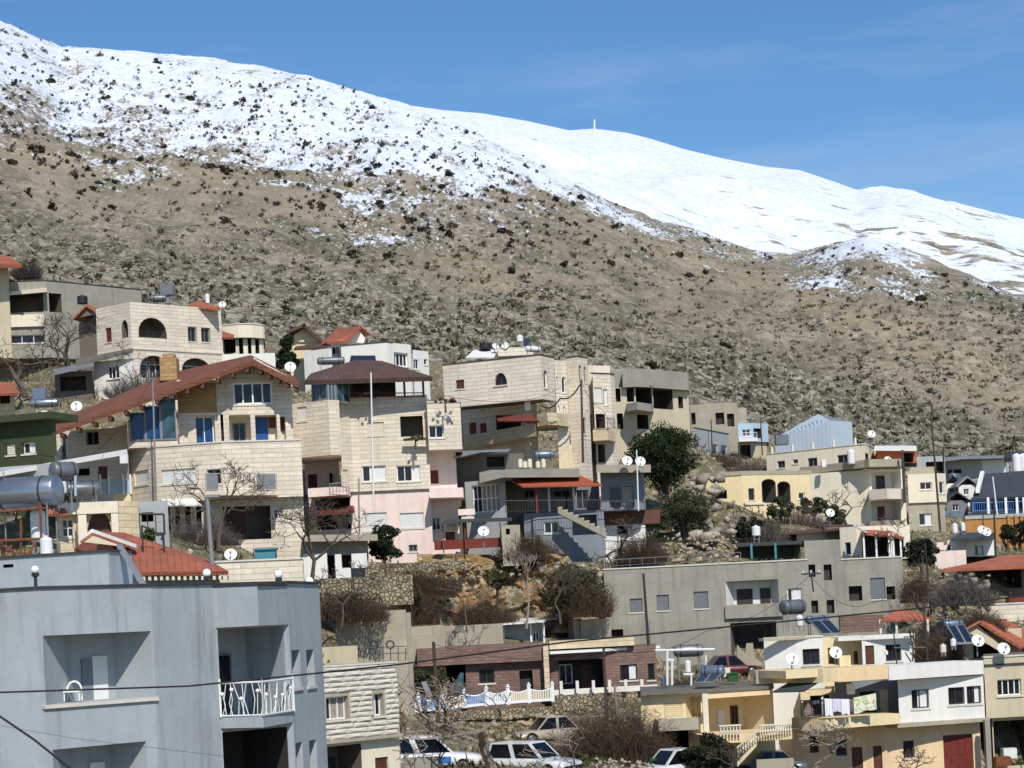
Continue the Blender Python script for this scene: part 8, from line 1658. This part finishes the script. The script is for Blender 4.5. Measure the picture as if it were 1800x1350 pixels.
# street bits
o = thing('wheelie_bin', 'green wheeled refuse bin beside the white hatchback', 'bin', tuple(P(1152, 1352, 91))); part(pbox(Z0, 1144, 1337, 1164, 1354, 91, .5), 'body', 'plastic_green', o); part(pbox(Z0, 1143, 1333, 1166, 1337, 90.95, .6), 'lid', 'plastic_green', o)
o = thing('roof_bin', 'green plastic tub on the yellow house roof', 'bin', tuple(P(*Z11(895, 560), 101))); part(pbox(Z11, 855, 495, 935, 560, 101, .6), 'body', 'plastic_green', o); part(pbox(Z11, 850, 486, 940, 497, 100.95, .7), 'lid', 'plastic_green', o)
solar(522, 300, 102, 1.45, .62, 'upper grey drum heater on the white frame of the yellow house roof', 'tank_grey', 4, legs=1.2, panel=False, z=Z11); solar(725, 475, 99, 1.1, .62, 'lower grey drum heater with glazed collectors on the yellow house roof', 'tank_blue', -20, legs=.25, panel=True, z=Z11)
barrel(517, 435, 100.5, .16, .62, 'white boiler below the upper drum heater', 'tank_white', Z11); barrel(322, 560, 100.5, .2, .45, 'blue-grey barrel at the white frame on the yellow house roof', 'tank_blue', Z11); barrel(1138, 500, 101, .3, .5, 'rusty drum leaning by the red car', 'rust', Z11)
o = thing('white_frame_rack', 'white welded rack standing on the yellow house roof', 'rack', tuple(P(*Z11(400, 590), 100)))
for a_, b_ in (((345, 290), (345, 590)), ((385, 370), (385, 590)), ((245, 300), (740, 290)), ((665, 340), (665, 420)), ((345, 380), (400, 380)), ((480, 500), (560, 500)), ((545, 500), (545, 590))): m_ = MB(); m_.tube(P(*Z11(*a_), 100), P(*Z11(*b_), 100.05), .06, n=6); part(m_, 'bar', 'white_frame', o)
ptop(Z11, 810, 445, 870, 520, 101.5, 'limestone_block', 'cream stone block beside the green tub', 'block', 'plaster_cream', .4)
# junk in the open garage and in the street
ptop(Z12, 1640, 1060, 1745, 1140, 105.5, 'white_chest', 'white chest freezer in the open dark garage', 'freezer', 'tank_white', .8); ptop(Z12, 1580, 1130, 1700, 1200, 104, 'red_crate', 'red-brown crate at the open dark garage', 'crate', 'rust', .8)
leafy('garage_flowers', 'small white flowering plant at the open garage', 1784, 1330, 1805, 1346, 103, 'grass_green', 300, .06, lobes=8, cat='plant')
# ================================================================ poles and cables
pole(772, 1300, 762, 1128, 99, .11, 'dark wooden utility pole in front of the picket fence', 'wood_pole'); pole(757, 1290, 752, 1262, 99.3, .05, 'short stay pole beside the dark utility pole', 'wood_pole')
pole(1068, 1292, 1061, 1138, 99, .08, 'slim wooden pole between the picket fence and the white wall', 'wood_pole'); pole(1092, 1340, 1080, 1202, 96, .07, 'weathered pole in the brown thicket', 'bark_pale'); pole(817, 1330, 813, 1308, 92, .04, 'thin grey post beside the patrol van', 'galv', 'post', 'post')
pole(1655, 960, 1637, 735, 158, .1, 'dark utility pole between the cream apartment and the slate roof', 'wood_pole'); pole(1638, 1098, 1626, 955, 121.5, .06, 'slim dark pole beside the concrete tower', 'dark_metal'); pole(1753, 905, 1745, 838, 165, .07, 'white lamp pole in front of the slate roofed house', 'tank_white'); pole(1660, 870, 1658, 788, 195, .1, 'dark pole by the sheet-metal shed', 'dark_metal'); pole(1430, 1040, 1425, 1005, 116, .05, 'bracket pole on the concrete tower corner', 'dark_metal', arms=((.9, 1.1),)); pole(1252, 800, 1250, 738, 186, .07, 'thin pole beside the small grey cottage', 'wood_pole'); pole(1340, 800, 1337, 735, 190, .07, 'thin pole beside the blue balcony house', 'wood_pole')
wire([(-60, 1219, 40), (330, 1206, 41), (560, 1183, 42), (700, 1168, 43), (1000, 1128, 45), (1340, 1096, 47), (1600, 1071, 48), (1860, 1040, 49)], .02, 'thick black cable sweeping across the whole village')
wire([(-40, 1232, 34), (60, 1300, 34), (150, 1372, 34)], .021, 'black cable crossing the corner of the blue-grey house')
wire([(-20, 1272, 42), (130, 1298, 42), (400, 1330, 43)], .004, 'thin wire hanging across the blue-grey house wall')
wire([(762, 1132, 98.9), (1068, 1150, 98.9)], .012, 'thin line between the two wooden poles', sag=.5); wire([(1061, 1140, 98.9), (1240, 1110, 110), (1425, 1010, 115.9)], .014, 'service line climbing to the concrete tower', sag=.6)
wire([(1425, 1012, 115.9), (1530, 1060, 118), (1626, 960, 121.4)], .013, 'slack line from the concrete tower to the slim dark pole', sag=.8); wire([(760, 690, 134), (920, 703, 135), (1003, 668, 135.9)], .014, 'roof line to the stone apartment stair tower', sag=.3); wire([(950, 712, 135.5), (985, 700, 135.5), (1022, 672, 136)], .05, 'bundle of black cables looping to the stair tower', sag=.4); wire([(1022, 672, 136), (1060, 720, 140), (1100, 765, 143)], .013, 'line dropping from the stair tower to the balconies', sag=.4); wire([(1022, 900, 135.8), (1140, 950, 127), (1160, 1000, 122)], .012, 'line dropping past the veranda house', sag=.3)
wire([(270, 660, 112), (160, 800, 100), (-30, 760, 90)], .012, 'line from the thin mast to the dark green house', sag=.5)
